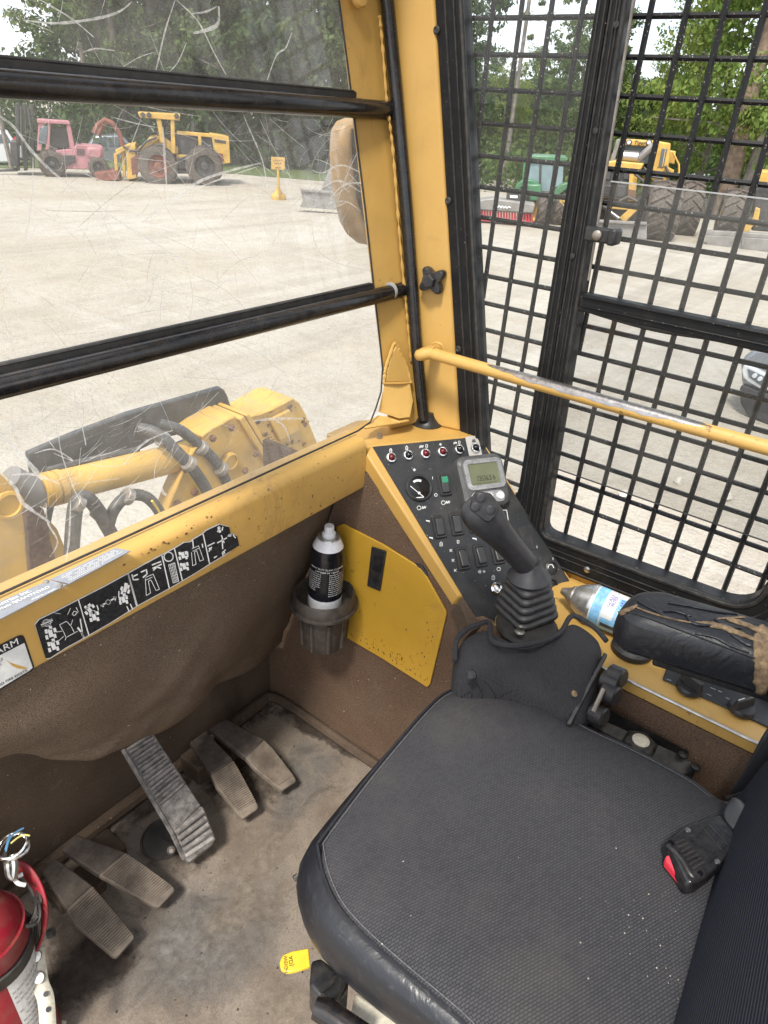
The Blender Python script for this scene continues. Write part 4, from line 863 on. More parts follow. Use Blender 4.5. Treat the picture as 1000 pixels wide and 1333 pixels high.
for q in ((320, 790), (460, 768), (600, 745), (512, 1045), (655, 1022), (795, 1000)): switch(*G6(*q), flip=-1 if q[1] > 900 else 1)
c = cp(687, 700, .0015); m = MB(); m.prism(crect(c, 0.026, 0.045, .003, 0), CN * .0012); m.build('blank_plate', 'black_plastic', con, bevel=.0004)
# icons printed on the panel
m = MB()
def icon(x, y, kind, s=1.0):
    P = lambda dx, dy: G6(x + dx * s, y + dy * s)
    if kind == 'o': cst(m, [P(16 * math.cos(a), 16 * math.sin(a)) for a in [k * math.pi / 5 for k in range(11)]], .0010)
    if kind == 'b': cst(m, [P(-10, 14), P(-10, -10), P(10, -10), P(10, 14), P(-10, 14)], .0009); cst(m, [P(-8, -10), P(-4, -18), P(4, -18), P(8, -10)], .0007); cst(m, [P(-4, 2), P(6, 2)], .0008)
    if kind == 'w': cst(m, [P(-18, 14), P(-12, -10), P(-4, 12), P(4, -12), P(10, 10), P(18, -10)], .0010)
    if kind == 'x': cst(m, [P(-10, -10), P(10, 12)], .0009); cst(m, [P(-10, 12), P(10, -10)], .0009); cst(m, [P(-12, 0), P(2, 0)], .0006)
    if kind == 'c': cst(m, [P(8, -12), P(-8, -12), P(-8, 12), P(8, 12), P(8, -12)], .0009)
    if kind == 'i': cst(m, [P(0, -10), P(0, 10)], .0009)
    if kind == 'a': cst(m, [P(-14, 0), P(2, -12), P(2, 12), P(-14, 0)], .0010); cst(m, [P(8, -10), P(8, 10)], .0008)
    if kind == 's': cst(m, [P(0, -12), P(0, 12)], .0008); cst(m, [P(-12, 0), P(12, 0)], .0008); cst(m, [P(8 * math.cos(a), 8 * math.sin(a)) for a in [k * math.pi / 4 for k in range(9)]], .0008)
    if kind == 'f': cst(m, [P(-12, -2), P(12, 2)], .0022); cst(m, [P(6, 0), P(12, 10)], .0012)
for x, y, k, s in ((-70, 165, 'b', .9), (60, 145, 'b', .9), (180, 132, 'w', .9), (222, 128, 'c', .9), (335, 115, 's', .9), (455, 103, 'w', .7), (488, 98, 'c', .8), (122, 322, 's', 1), (270, 388, 'i', 1), (297, 527, 'o', .7), (160, 632, 'o', 1.0), (200, 628, 'w', .9), (358, 590, 'o', 1.0), (395, 585, 'w', .9), (232, 738, 'f', 1), (258, 875, 'f', 1), (340, 928, 'b', 1), (478, 908, 'c', .9), (612, 882, 'f', 1.2), (420, 978, 'x', .9), (437, 1058, 'x', .9), (455, 1140, 'x', .9), (655, 1152, 'a', 1), (690, 1150, 's', .9), (808, 1130, 'o', .9), (765, 1200, 'b', 1.1), (1120, 950, 'i', 1), (1125, 1062, 'i', .8), (1250, 1045, 'i', .9)): icon(x, y, k, s)
cst(m, [G6(840, 650), G6(873, 650), G6(888, 742), G6(880, 742)], .0012); tag(m.build('panel_icons', 'white_print', con, smooth=0), kind='stuff')
m = MB(); P = lambda dx, dy: G6(607 + dx, 85 + dy); cst(m, [P(-14, 8), P(-7, -12), P(-2, 8)], .0012, .0030); cst(m, [P(0, 8), P(6, -12), P(12, 8)], .0012, .0030); cst(m, [P(-14, 10), P(14, 8)], .0012, .0030); m.build('label_icon', 'black_print', con, smooth=0)
# ignition barrel, push knobs
lath([(0.011, 0), (0.011, .004), (0.0085, .006), (0.0085, .003), (0.007, .002), (.0004, .002)], 646, 766, 'chrome', 'ignition_barrel', con, 20)
k1 = lath([(0.012, 0), (0.012, .004), (0.009, .0055), (0.0088, .003), (.0003, .003)], 717, 739, 'black_plastic', 'lighter_socket', con, 20)
m = MB(); cst(m, [(713, 741), (715, 735), (719, 735), (721, 739)], .0016, .0052); m.build('socket_icon', 'white_print', k1, smooth=0)
lath([(0.0115, 0), (0.0115, .003), (0.0085, .004), (0.0083, -.004), (.0003, -.004)], 718, 761, 'black_plastic', 'socket', con, 20)
lath([(0.008, 0), (0.008, .010), (0.0065, .013), (.0003, .0135)], 734, 782, 'dull_steel', 'knob', con, 14)
# information display
dsp = thing('information_display', 'grey boxed monitor with green LCD standing on the sloping switch panel', 'display', cp(622, 622, .002))
c = cp(624, 629, .0015)
KD = 1.24
def dr(w, h, r, off, du=0, dv=0): return crect(c, w * KD, h * KD, r * KD, off, 5, du * KD, dv * KD)
m = MB(); m.loft([dr(.074, .078, .012, 0), dr(.074, .078, .012, .012), dr(.072, .076, .013, .019), dr(.064, .068, .012, .023)]); m.build('case', 'grey_plastic', dsp); MATS['grey_plastic']
m = MB(); m.loft([dr(.061, .046, .008, .0225, .001, .0085), dr(.060, .045, .008, .0262, .001, .0085), dr(.048, .032, .003, .0262, .001, .0085), dr(.047, .031, .003, .0232, .001, .0085)]); m.build('bezel', 'bezel_silver', dsp)
m = MB(); m.prism(dr(.0472, .0312, .002, .0236, .001, .0085), CN * .0004); m.build('screen', 'lcd', dsp, smooth=0)
text('13536.5 h', .0112 * KD, 'lcd_digit', c + CU * -.0155 + CV * -.0019 + CN * .0243, CU, CV, dsp, sx=.66)
m = MB(); m.prism([c + (CU * x + CV * y) * KD + CN * .0242 for x, y in ((-.018, -.0045), (.020, -.0045), (.020, -.005), (-.018, -.005))], CN * .0001); m.build('screen_rule', 'lcd_digit', dsp, smooth=0)
m = MB(); m.prism([c + (CU * x + CV * (y - .0255)) * KD + CN * .0225 for x, y in rrect(.052, .017, .007, 5)], CN * .0012); m.build('button_field', 'bezel_silver', dsp, bevel=.0005)
for du in (-.016, 0.001, .0185):
    m = MB(); m.lathe([(0.0072, 0), (0.0072, .003), (0.0062, .0038), (0.0050, .0030), (0.0046, .0036), (.0003, .0038)], c + (CU * du + CV * -.0255) * KD + CN * .0232, CN, 16); m.build('button', 'label_white', dsp)

# ================================================================ YELLOW COVER on the side wall
cov = thing('cover_plate', 'chipped yellow access cover screwed to the brown side wall behind the cup holder', 'cover plate', (0.847, 0.58, -0.94))
def sp(px, py, off=0.0): return X_(px, py, 0.847 - off)
cpts = [sp(440, 684), sp(449, 681), sp(500, 707), sp(545, 735), sp(553, 742), sp(582, 793), sp(583, 799), sp(562, 889), sp(558, 893), sp(500, 856), sp(444, 823)]
m = MB(); m.prism([p + V((-.001, 0, 0)) for p in cpts], (-.0045, 0, 0)); m.build('plate', 'cover_yellow_paint', cov, bevel=.0012)
m = MB(); m.prism([sp(485, 711, .0062), sp(504, 717, .0062), sp(496, 769, .0062), sp(479, 762, .0062)], (-.0035, 0, 0)); la = m.build('latch', 'black_plastic', cov, bevel=.0015)
m = MB(); m.prism([sp(488.5, 722, .0098), sp(499, 726, .0098), sp(495, 745, .0098), sp(485, 741, .0098)], (-.002, 0, 0)); m.prism([sp(485, 746, .0098), sp(494, 749, .0098), sp(492, 759, .0098), sp(483, 755, .0098)], (-.001, 0, 0)); m.build('latch_key', 'black_paint', la, bevel=.001)
m = MB()
for _ in range(170):
    e = rnd.random(); 
    if rnd.random() < .62: px, py = V((446, 823)).lerp(V((558, 890)), e) + V((rnd.gauss(0, 3), -abs(rnd.gauss(0, 10))))
    elif rnd.random() < .6: px, py = V((452, 790)) + V((rnd.gauss(0, 10), rnd.gauss(0, 20)))
    else: px, py = V((560, 830)) + V((rnd.gauss(0, 9), rnd.gauss(0, 28)))
    if px < 447 or py > 823 + (px - 444) * .6 - 1 or px > 580 - max(0, (py - 800)) * .2 : continue
    r = rnd.choice((.0006, .0008, .001, .0016)); c0 = sp(px, py, .0058); m.poly([c0 + V((0, math.cos(a) * r * rnd.uniform(.6, 1), math.sin(a) * r * rnd.uniform(.8, 2))) for a in [i * 1.047 for i in range(6)]])
tag(m.build('paint_chips', 'dirty_liner', cov, smooth=0), kind='stuff')
m = MB(); m.tube([sp(541, 735, .001), sp(549, 738, .003), sp(556, 748, .001)], .0035, 6); m.build('edge_foam', 'rubber', cov)

# ================================================================ CUP HOLDER and cans
ch0 = X_(421, 834, 0.788); HB = V((0.788, ch0.y, ch0.z)); 
hold = thing('cup_holder', 'dirty black rubber cup holder on the front of the yellow cover', 'cup holder', HB)
ht = X_(424, 785, 0.788); HH = ht.z - HB.z
m = MB(); m.lathe([(0.0359, 0.0), (0.0414, 0.001), (0.0428, 0.006), (0.0476, HH - 0.012), (0.0552, HH - 0.010), (0.0607, HH - 0.004), (0.0614, HH + 0.006), (0.0580, HH + 0.024), (0.0559, HH + 0.027), (0.0531, HH + 0.024), (0.0497, HH), (0.0455, HH - 0.012), (0.0400, 0.012), (0.0005, 0.010)], HB, (0, 0, 1), 40)
m.build('cup', 'holder_rubber', hold, smooth=50)
m = MB(); m.lathe([(0.0614, HH - .006), (0.0655, HH - .004), (0.0662, HH), (0.0655, HH + .003), (0.0607, HH + .003)], HB, (0, 0, 1), 40); m.build('rim', 'holder_rubber', hold)
m = MB(); m.prism([HB + V((0.05, -0.016, HH - .03)), HB + V((0.05, 0.016, HH - .03)), HB + V((0.05, 0.016, HH + .012)), HB + V((0.05, -0.016, HH + .012))], (0.008, 0, 0)); m.build('bracket', 'holder_rubber', hold, bevel=.002)
for k in range(5):
    a = R_(150 + k * 42); m = MB(); q = HB + V((math.cos(a), math.sin(a), 0)) * 0.043; m.tube([q + V((0, 0, .006)), q + V((math.cos(a) * .003, math.sin(a) * .003, HH - .02))], .005, 8); m.build('rib', 'holder_rubber', hold)
def can(name, label, base, ax, r, prof_parts, up):
    t = thing(name, label, 'spray can', base); return t
CB = HB + V((-0.001, 0.002, 0.013)); tilt = V((0.03, -0.02, 1)).normalized()
sc = thing('spray_can', 'black and white spray can standing upright in the cup holder', 'spray can', CB)
ctop = PL(429, 684, CB, V((0.7, 0.5, 0))); CH = (ctop - CB).length; tilt = (ctop - CB).normalized()
r = 0.0325; L = CH
m = MB(); m.lathe([(r - .002, 0), (r, .002), (r, .0395 * L / .2), (r, L * .42)], CB, tilt, 36); m.build('white_band', 'can_white', sc)
m = MB(); m.lathe([(r, L * .42), (r, L * .74), (r - .0008, L * .775), (r - .004, L * .835)], CB, tilt, 36); bodyc = m.build('body', 'can_black', sc)
m = MB(); m.lathe([(r - .004, L * .835), (r - .009, L * .880), (r - .0125, L * .905)], CB, tilt, 36); m.build('shoulder', 'can_white', sc)
m = MB(); m.lathe([(r - .0125, L * .903), (r - .0115, L * .908), (r - .0125, L * .914), (r - .016, L * .915), (.0006, L * .915)], CB, tilt, 30); m.build('collar', 'tin', sc)
m = MB(); m.lathe([(.0125, L * .912), (.0125, L * .94), (.0110, L * .948), (.0090, L * .952), (.0088, L * .992), (.0080, L), (.0005, L * .999)], CB, tilt, 24); m.build('nozzle', 'can_white', sc)
cf = (-CB - tilt * (-CB).dot(tilt)).normalized(); cs_ = tilt.cross(cf)
def onc(a, h, rr=r + .0003): return CB + tilt * h + (cf * math.cos(a) + cs_ * math.sin(a)) * rr
m = MB()
def cbox(a0, a1, h0, h1):
    n = 4
    for i in range(n): b0, b1 = a0 + (a1 - a0) * i / n, a0 + (a1 - a0) * (i + 1) / n; m.poly([onc(b0, h0), onc(b1, h0), onc(b1, h1), onc(b0, h1)])
for i in range(11):
    h = L * (.655 - i * .0185)
    for a0, a1 in ((-1.25, -.30 - .3 * (i > 6)), (.18, 1.3)):
        if a0 > 0 or i < 9:
            a = a0
            while a < a1:
                w = rnd.uniform(.05, .2); cbox(a, min(a + w, a1), h, h + L * .0085); a += w + .035
m.build('fine_print', 'grey_print', bodyc, smooth=0)
def cantext(body, h, size, mat, amid):
    x = [0.0]
    for ch_ in body: x.append(x[-1] + size * (.62 if ch_ not in ' I.' else .35))
    tot = x[-1]
    for ch_, x0 in zip(body, x):
        if ch_ == ' ': continue
        a = amid + (x0 + size * .3 - tot / 2) / r; p = onc(a, h, r + .0003); nrm = (cf * math.cos(a) + cs_ * math.sin(a)); xd = tilt.cross(nrm); TXT.append((ch_, p, xd, size, mat))
TXT = []
cantext('HEAVY DUTY GLASS CLEANER', L * .70, .0048, 'white_print', 0.05); cantext('LIMPIADOR DE VIDRIOS', L * .675, .0044, 'white_print', 0.05)
def join_text(lst, mat, par, up, name='lettering'):
    bm = bmesh.new()
    for ch_, p, xd, size, mt in lst:
        o = text(ch_, size, mt, p, xd, up, par, ext=.0001, align='CENTER'); me = o.data; bm.from_mesh(me); bpy.data.objects.remove(o); bpy.data.meshes.remove(me)
    me = bpy.data.meshes.new(name); bm.to_mesh(me); bm.free(); me.materials.append(MATS[mat]); o = bpy.data.objects.new(name, me); COL.objects.link(o); o.parent = par; BASE[o.name] = BASE[par.name]; return o
join_text(TXT, 'white_print', bodyc, tilt)

# lying can on the console top
LB = X_(822, 800, 0.955); lax = (X_(745, 767, 0.962) - LB); lax = V((0.03, 1, 0.0)).normalized()
c0 = Z_(808, 795, -0.678); c0 = V((0.945, 0.155, -0.678))
lc2 = thing('dented_spray_can', 'grimy blue and white spray can lying on its side by the armrest', 'spray can', c0)
rr = 0.0325
pA = Z_(767, 785, -0.676); pN = Z_(740, 771, -0.676); lax = (pN - c0); lax.z = 0; lax.normalize(); Lc = (pA - c0).dot(lax)
m = MB(); m.lathe([(rr - .003, -.06), (rr, -.057), (rr, Lc - .012), (rr, Lc - .006)], c0, lax, 32); bd = m.build('body', 'label_white', lc2)
m = MB(); m.lathe([(rr + .0004, Lc - .026), (rr + .0004, Lc - .010)], c0, lax, 32); m.build('blue_band', 'can_blue', lc2)
m = MB(); m.lathe([(rr + .001, Lc - .008), (rr + .0016, Lc - .004), (rr + .0005, Lc - .001), (rr - .005, Lc + .012), (rr - .012, Lc + .024), (rr - .017, Lc + .028)], c0, lax, 32); m.build('dome', 'tin', lc2)
m = MB(); m.lathe([(.0155, Lc + .026), (.0165, Lc + .030), (.0150, Lc + .033), (.0115, Lc + .036), (.0085, Lc + .042), (.0052, Lc + .050), (.003, Lc + .051)], c0, lax, 24); m.build('nozzle', 'dull_steel', lc2); MATS
lf = (-c0 - lax * (-c0).dot(lax)).normalized(); ls = lax.cross(lf)
def onl(a, h, q=rr + .0006): return c0 + lax * h + (lf * math.cos(a) + ls * math.sin(a)) * q
def lpatch(name, mat, a0, a1, h0, h1, q=rr + .0006, n=8):
    m = MB()
    for i in range(n): b0, b1 = a0 + (a1 - a0) * i / n, a0 + (a1 - a0) * (i + 1) / n; m.poly([onl(b0, h0, q), onl(b1, h0, q), onl(b1, h1, q), onl(b0, h1, q)])
    return m.build(name, mat, bd, smooth=0)
lpatch('blue_panel', 'can_blue', -1.4, .85, Lc - .11, Lc - .046)
lpatch('blue_panel', 'can_blue', -1.4, -.45, Lc - .05, Lc - .028)
lpatch('torn_label', 'holder_rubber', -1.0, -.75, Lc - .055, Lc - .030)
lpatch('torn_label', 'holder_rubber', -.85, -.65, Lc - .068, Lc - .052, rr + .0009)
lpatch('print_line', 'grey_print', -.4, .1, Lc - .050, Lc - .048)
lpatch('print_line', 'grey_print', -.5, .2, Lc - .055, Lc - .0535)
lpatch('blue_panel', 'purple_print', -.2, 1.0, Lc - .108, Lc - .105, rr + .0009)
T2 = []
for row, (s_, h) in enumerate((('AUTO', Lc - .042), ('GLASS', Lc - .036), ('CARE', Lc - .054))):
    for i, ch_ in enumerate(s_):
        a = .55 - i * (-.145) if False else .35 + (len(s_) / 2 - i) * -.15; p = onl(a + .25, h, rr + .0008); nrm = (p - c0 - lax * (p - c0).dot(lax)).normalized(); T2.append((ch_, p, lax.cross(nrm), .0075, 'purple_print'))
join_text(T2, 'purple_print', bd, lax)

# ================================================================ RIGHT-HAND SIDE CONSOLE
TZ = -0.712
side = thing('side_console', 'yellow topped side console with worn chrome edge and black dial plate', 'console', (0.95, 0.0, -0.735))
m = MB(); m.prism([(0.8465, -0.45, TZ), (0.8465, 0.36, TZ), (0.90, 0.345, TZ), (1.043, 0.31, TZ), (1.043, -0.45, TZ)], (0, 0, -0.022)); m.build('top', 'worn_yellow_paint', side, bevel=.003)
m = MB(); m.tube([(0.8462, -0.45, TZ + .0005), (0.8462, -0.1, TZ + .0005), (0.8462, 0.19, TZ + .0005)], 0.0026, 8); m.build('edge_trim', 'steel', side)
def tz(px, py, off=0.0): return Z_(px, py, TZ + off)
m = MB(); m.prism([(p.x, p.y, TZ + .0035) for p in (tz(868, 869), tz(862, 886), tz(945, 923), tz(1003, 950))] + [(0.99, -0.11, TZ + .0035), (0.99, 0.06, TZ + .0035)], (0, 0, -.003)); pl_ = m.build('dial_plate', 'panel_black', side, bevel=.002)
for px, py, ang in ((897, 897, 70), (965, 924, 150), (1003, 905, 20)):
    c = tz(px, py, .0035); kn_ = V((math.cos(R_(ang)), math.sin(R_(ang)), 0)); kp = V((-kn_.y, kn_.x, 0))
    m = MB(); m.lathe([(.0185, 0), (.0185, .005), (.0165, .008), (.0005, .008)], c, (0, 0, 1), 26); kb = m.build('dial_knob', 'black_plastic', side)
    m = MB(); m.frustum([c + kn_ * a + kp * b + V((0, 0, .007)) for a, b in ((-.018, -.005), (.018, -.005), (.018, .005), (-.018, .005))], [c + kn_ * a + kp * b + V((0, 0, .024)) for a, b in ((-.0165, -.003), (.0165, -.003), (.0165, .003), (-.0165, .003))]); m.build('grip_bar', 'black_plastic', kb, bevel=.002)
    m = MB(); m.box(c + kn_ * .010 + V((0, 0, .0243)), (.012, .0011, .0006), Matrix(((kn_.x, kp.x, 0), (kn_.y, kp.y, 0), (0, 0, 1)))); m.build('pointer', 'label_white', kb, smooth=0)
m = MB()
for px, py, px2, py2 in ((868, 884, 874, 886), (925, 895, 932, 898), (935, 899, 940, 901), (920, 903, 926, 906), (945, 908, 951, 911)): a, b = tz(px, py, .0042), tz(px2, py2, .0042); d = (b - a); s_ = V((-d.y, d.x, 0)).normalized() * .0006; m.poly([a + s_, b + s_, b - s_, a - s_])
m.build('plate_icons', 'grey_print', pl_, smooth=0)
m = MB(); c = tz(817, 855, 0.0); m.lathe([(.031, 0), (.033, .003), (.032, .010), (.026, .014), (.024, .020), (.0005, .021)], c + V((0.018, 0.0, 0)), (0, 0, 1), 28); m.build('rubber_foot', 'mount_rubber', side)
# small grit on the console
# ================================================================ ARMREST
arm = thing('armrest', 'cracked black vinyl armrest with torn corner showing tan foam', 'armrest', (0.76, 0.0, -0.60))
AX0, AX1, AY0, AY1 = 0.690, 0.780, -0.10, 0.150
def armloop(z, dx, dy, rr_): 
    w, h = (AX1 - AX0) - 2 * dx, (AY1 - AY0) - 2 * dy; return [V(((AX0 + AX1) / 2 + x + .23 * ((AY1 - AY0) / 2 - y), (AY0 + AY1) / 2 + y, z)) for x, y in rrect(w, h, rr_, 7)]
m = MB(); m.loft([armloop(-.553, .006, .006, .030), armloop(-.548, .001, .001, .036), armloop(-.525, .000, .000, .038), armloop(-.507, .002, .003, .036), armloop(-.498, .010, .012, .030), armloop(-.494, .022, .030, .018)])
ab = m.build('pad', 'vinyl', arm, sub=1)
AH = hitter(ab)
def torn(mm, pts, w, lift=.0014):
    P = [p for p in spline([V((x, y, 0)) for x, y in pts], 7)]; vs = []; n_ = len(P)
    for i, p in enumerate(P):
        tg = (P[min(i + 1, n_ - 1)] - P[max(i - 1, 0)]).normalized(); q = V((-tg.y, tg.x, 0)); ww = w * 520 / 2 * min(1, .25 + 3.0 * min(i, n_ - 1 - i) / n_) * rnd.uniform(.8, 1.15)
        row = []
        for f in (-1, -.5, 0, .5, 1):
            h = AH(*(p + q * ww * f * rnd.uniform(.9, 1.1)).to_2d(), lift * .6 * (1 - f * f * .8))
            if h is None: row = None; break
            row.append(h[0])
        if row: vs.append([mm.bm.verts.new(v) for v in row])
    for A_, B_ in zip(vs, vs[1:]):
        for j in range(4): mm.bm.faces.new((A_[j], A_[j + 1], B_[j + 1], B_[j]))
m = MB()
torn(m, [(791, 812), (799, 804), (812, 797), (830, 789)], .014, .003)
torn(m, [(826, 790), (850, 799), (875, 806), (905, 812)], .004)
torn(m, [(905, 811), (930, 814), (955, 822), (990, 836)], .013, .003)
torn(m, [(945, 806), (970, 813), (1004, 828)], .012, .003)
torn(m, [(984, 826), (993, 850), (994, 880), (990, 908)], .050, .004)
torn(m, [(990, 815), (1004, 850), (1006, 900)], .050, .003)
torn(m, [(930, 806), (965, 804), (995, 803)], .004)
tag(m.build('exposed_foam', 'torn_foam', arm, smooth=180, solid=.0012), kind='stuff')
m = MB()
for pts, w in (([(830, 783), (855, 795), (878, 796), (900, 803)], .004), ([(845, 790), (870, 803), (885, 806)], .006), ([(893, 801), (905, 812), (930, 815)], .008), ([(930, 806), (950, 815), (965, 818)], .009), ([(952, 826), (965, 833), (978, 842)], .010), ([(870, 785), (900, 790), (930, 796), (960, 800)], .003), ([(905, 825), (930, 830), (950, 840), (975, 850)], .004)): torn(m, pts, w, .0022)
tag(m.build('vinyl_flaps', 'vinyl', arm, smooth=180, solid=.0018), kind='stuff')
P = [AH(x, y, .0006) for x, y in [p.to_2d() for p in spline([V((803, 797, 0)), V((830, 800, 0)), V((880, 818, 0)), V((930, 837, 0)), V((983, 857, 0))], 10)]]
m = MB(); m.tube([p[0] for p in P if p], .0013, 6); m.build('seam', 'vinyl', arm)
m = MB(); m.box((0.765, 0.02, -.562), (.045, .16, .020), Matrix.Rotation(.23, 3, 'Z')); m.build('base', 'black_plastic', arm, bevel=.003)
m = MB(); m.cyl((0.76, -0.20, -.80), (0.79, -0.075, -.56), .014, None, 14); m.build('support', 'black_paint', arm)
# arm bracket with round clamp lever beside the seat
lev = thing('clamp_lever', 'black clamp lever with two round lobes beside the fabric pod', 'lever', Z_(775, 935, -.80))
def lp_(px, py, z): return Z_(px, py, z)
m = MB(); m.prism([lp_(787, 848, -.665), lp_(792, 852, -.665), lp_(744, 944, -.74), lp_(737, 941, -.74)], V((.004, .008, -.05))); m.build('plate', 'black_paint', lev, bevel=.002)
m = MB(); a = lp_(786, 884, -.70); b = lp_(806, 893, -.695); m.cyl(a, b, .0135, .0125, 18); m.build('boss', 'black_plastic', lev)
for px, py, z in ((803, 880, -.690), (795, 903, -.705), (779, 930, -.735)):
    c = lp_(px, py, z); ax_ = (b - a).normalized(); m = MB(); m.lathe([(.012, -.012), (.0145, -.010), (.0145, .010), (.012, .012)], c, ax_, 18); m.build('lobe', 'black_plastic', lev)
m = MB(); m.tube([lp_(786, 897, -.695), lp_(772, 927, -.715)], .0035, 8); m.build('pin', 'dull_steel', lev)

# ================================================================ FABRIC POD, BOOT AND JOYSTICK
pod = thing('joystick_pod', 'black cloth covered pod in front of the seat carrying the joystick', 'joystick mount', (0.78, 0.26, -0.80))
pz = -.668
ring_px = [(596, 892, -.715), (592, 862, -.70), (594, 836, -.690), (606, 822, -.684), (622, 815, -.682), (637, 812, -.682), (640, 835, -.672), (665, 842, -.668), (700, 838, -.668), (728, 826, -.668), (741, 806, -.672), (752, 805, -.672), (775, 820, -.668), (789, 836, -.668), (786, 862, -.682), (776, 905, -.715), (765, 935, -.735), (745, 945, -.75), (700, 920, -.745), (650, 896, -.73)]
top = [Z_(*p) for p in ring_px]; cen = sum(top, V()) / len(top)
def ins(f, dz): return [V((cen.x + (p.x - cen.x) * f, cen.y + (p.y - cen.y) * f, p.z + dz)) for p in top]
innr = [Z_(px, py, z) for px, py, z in ((625, 870, -.688), (612, 850, -.680), (612, 838, -.676), (622, 830, -.672), (632, 826, -.671), (640, 822, -.671), (645, 838, -.668), (668, 846, -.664), (700, 842, -.664), (724, 832, -.664), (738, 815, -.666), (750, 815, -.667), (768, 828, -.663), (778, 840, -.663), (772, 862, -.675), (762, 900, -.702), (752, 922, -.72), (735, 930, -.735), (700, 905, -.728), (655, 886, -.712))]
m = MB(); m.loft([[p + V((0, -.004, -.13)) for p in ins(.97, 0)], ins(1.02, -.05), ins(1.0, -.004), innr, [cen.lerp(p, .55) + V((0, 0, .004)) for p in innr]], True)
m.build('cover', 'pod_cloth', pod, sub=2, smooth=180)
m = MB(); P = spline([p + V((0, 0, .0025)) for p in top[1:14]], 4); m.tube(P, .0042, 7); m.build('piping', 'pod_cloth', pod)
for px, py, z, mat, r_ in ((614, 879, -.688, 'black_plastic', .0055), ):
    c = Z_(px, py, z + .006); m = MB(); m.lathe([(r_ * 1.5, 0), (r_ * 1.4, .002), (r_, .004), (.0006, .0045)], c, (-.3, -.5, .8), 14); m.build('stud', mat, pod)
m = MB(); c = Z_(748, 903, -.6955); m.lathe([(.005, 0), (.004, .0012), (.0005, .002)], c, (-.2, -.5, .85), 9); m.build('worn_spot', 'torn_foam', pod)
m = MB(); c = Z_(686, 815, -.69); m.lathe([(.045, -.012), (.050, 0), (.046, .006), (.0006, .008)], c, (0, 0, 1), 24); m.build('well', 'rubber', pod)
joy = thing('joystick', 'black joystick with angled grip and three thumb buttons on a ribbed boot', 'joystick', Z_(685, 812, -.69))
# boot: square base shrinking upward in pleats, pixel outline laid around its own axis
jb = Z_(684, 798, -.684); jn = PL(690, 742, jb, V((.7, .5, 0))); jax = (jn - jb).normalized(); JL = (jn - jb).length
fwd = V((.35, -.94, 0)); jx = (fwd - jax * fwd.dot(jax)).normalized(); jy = jax.cross(jx)
def jloop(h, w, rr_, ht=0.0): return [jb + jax * h + jx * x + jy * y for x, y in [(x * math.cos(.78) - y * math.sin(.78), x * math.sin(.78) + y * math.cos(.78)) for x, y in rrect(w, w, rr_, 4)]]
L = []; n = 5
for i in range(n):
    f = i / n; w = .082 - .026 * f; h0 = JL * (.02 + .155 * i)
    L += [jloop(h0 - .001, w - .010, .012), jloop(h0 + .002, w, .015), jloop(h0 + JL * .085, w - .001, .015), jloop(h0 + JL * .115, w - .007, .014)]
L += [jloop(JL * .80, .050, .02), jloop(JL * .86, .046, .02)]
m = MB(); m.loft(L); m.build('boot', 'black_plastic', joy, bevel=.001, smooth=50)
m = MB(); m.lathe([(.026, JL * .80), (.0335, JL * .82), (.0345, JL * .86), (.032, JL * .90), (.026, JL * .99), (.018, JL * 1.10), (.0145, JL * 1.18)], jb, jax, 32); m.build('collar', 'grip_plastic', joy)
gA = jb + jax * JL * 1.02
gC = X_(626, 668, .785); gB = PL(672, 710, gA.lerp(gC, .42), V((.7, .5, -.5)))
gax = (gC - gA).normalized()
tocam = (-gC).normalized(); bn = (tocam - gax * tocam.dot(gax)).normalized(); bs = gax.cross(bn)
GLn = (gC - gA).length
ctrl = [(0, .0165, .0165, 0), (.15, .0155, .0155, .000), (.38, .0160, .0165, .001), (.58, .0175, .0180, .002), (.76, .0200, .0190, .004), (.90, .0235, .0200, .003), (1.02, .0245, .0195, .001), (1.12, .0215, .0165, -.002), (1.18, .014, .011, -.005)]
m = MB(); loops = []
for f, a, b, o in ctrl:
    c = gA + gax * GLn * f + bn * o; a *= 1.22; b *= 1.12; loops.append([c + bs * a * math.cos(t_) + bn * b * math.sin(t_) * (.8 if math.sin(t_) > 0 and f > .7 else 1) for t_ in [2 * math.pi * k / 20 for k in range(20)]])
m.loft(loops); m.build('grip', 'grip_plastic', joy, sub=2, smooth=180)
bf = (bn * .93 + gax * .37).normalized(); bcen = PL(629, 663, gC + bn * .0190, bf)
bu = bs - bf * bs.dot(bf); bu.normalize(); bv = bf.cross(bu)
def bp(px, py, off=0.0): return PL(px, py, bcen + bf * off, bf)
m = MB(); padpx = [(617, 645), (623, 640), (640, 643), (650, 656), (648, 668), (639, 679), (632, 679), (613, 664), (613, 657)]
m.prism([bp(x, y, .001) for x, y in padpx], -bf * .012); pad = m.build('button_pad', 'black_paint', joy, bevel=.0012)
for px, py in ((626.5, 648), (619.5, 660), (639, 664)):
    m = MB(); m.lathe([(.0072, 0), (.0070, .0016), (.0052, .0024), (.0005, .0018)], bp(px, py, .001), bf, 18); m.build('button', 'grip_plastic', pad)
m = MB(); c = Z_(676, 824, -.674); m.lathe([(.008, 0), (.008, .003), (.004, .004), (.004, .014), (.001, .015)], c, (0, 0, 1), 12); m.build('bolt', 'steel', pod)

# ================================================================ SEAT
seat = thing('operator_seat', 'black cloth operator seat with vinyl side bolster and ribbed backrest', 'seat', (0.53, 0.09, -1.0))
SZ = -.752
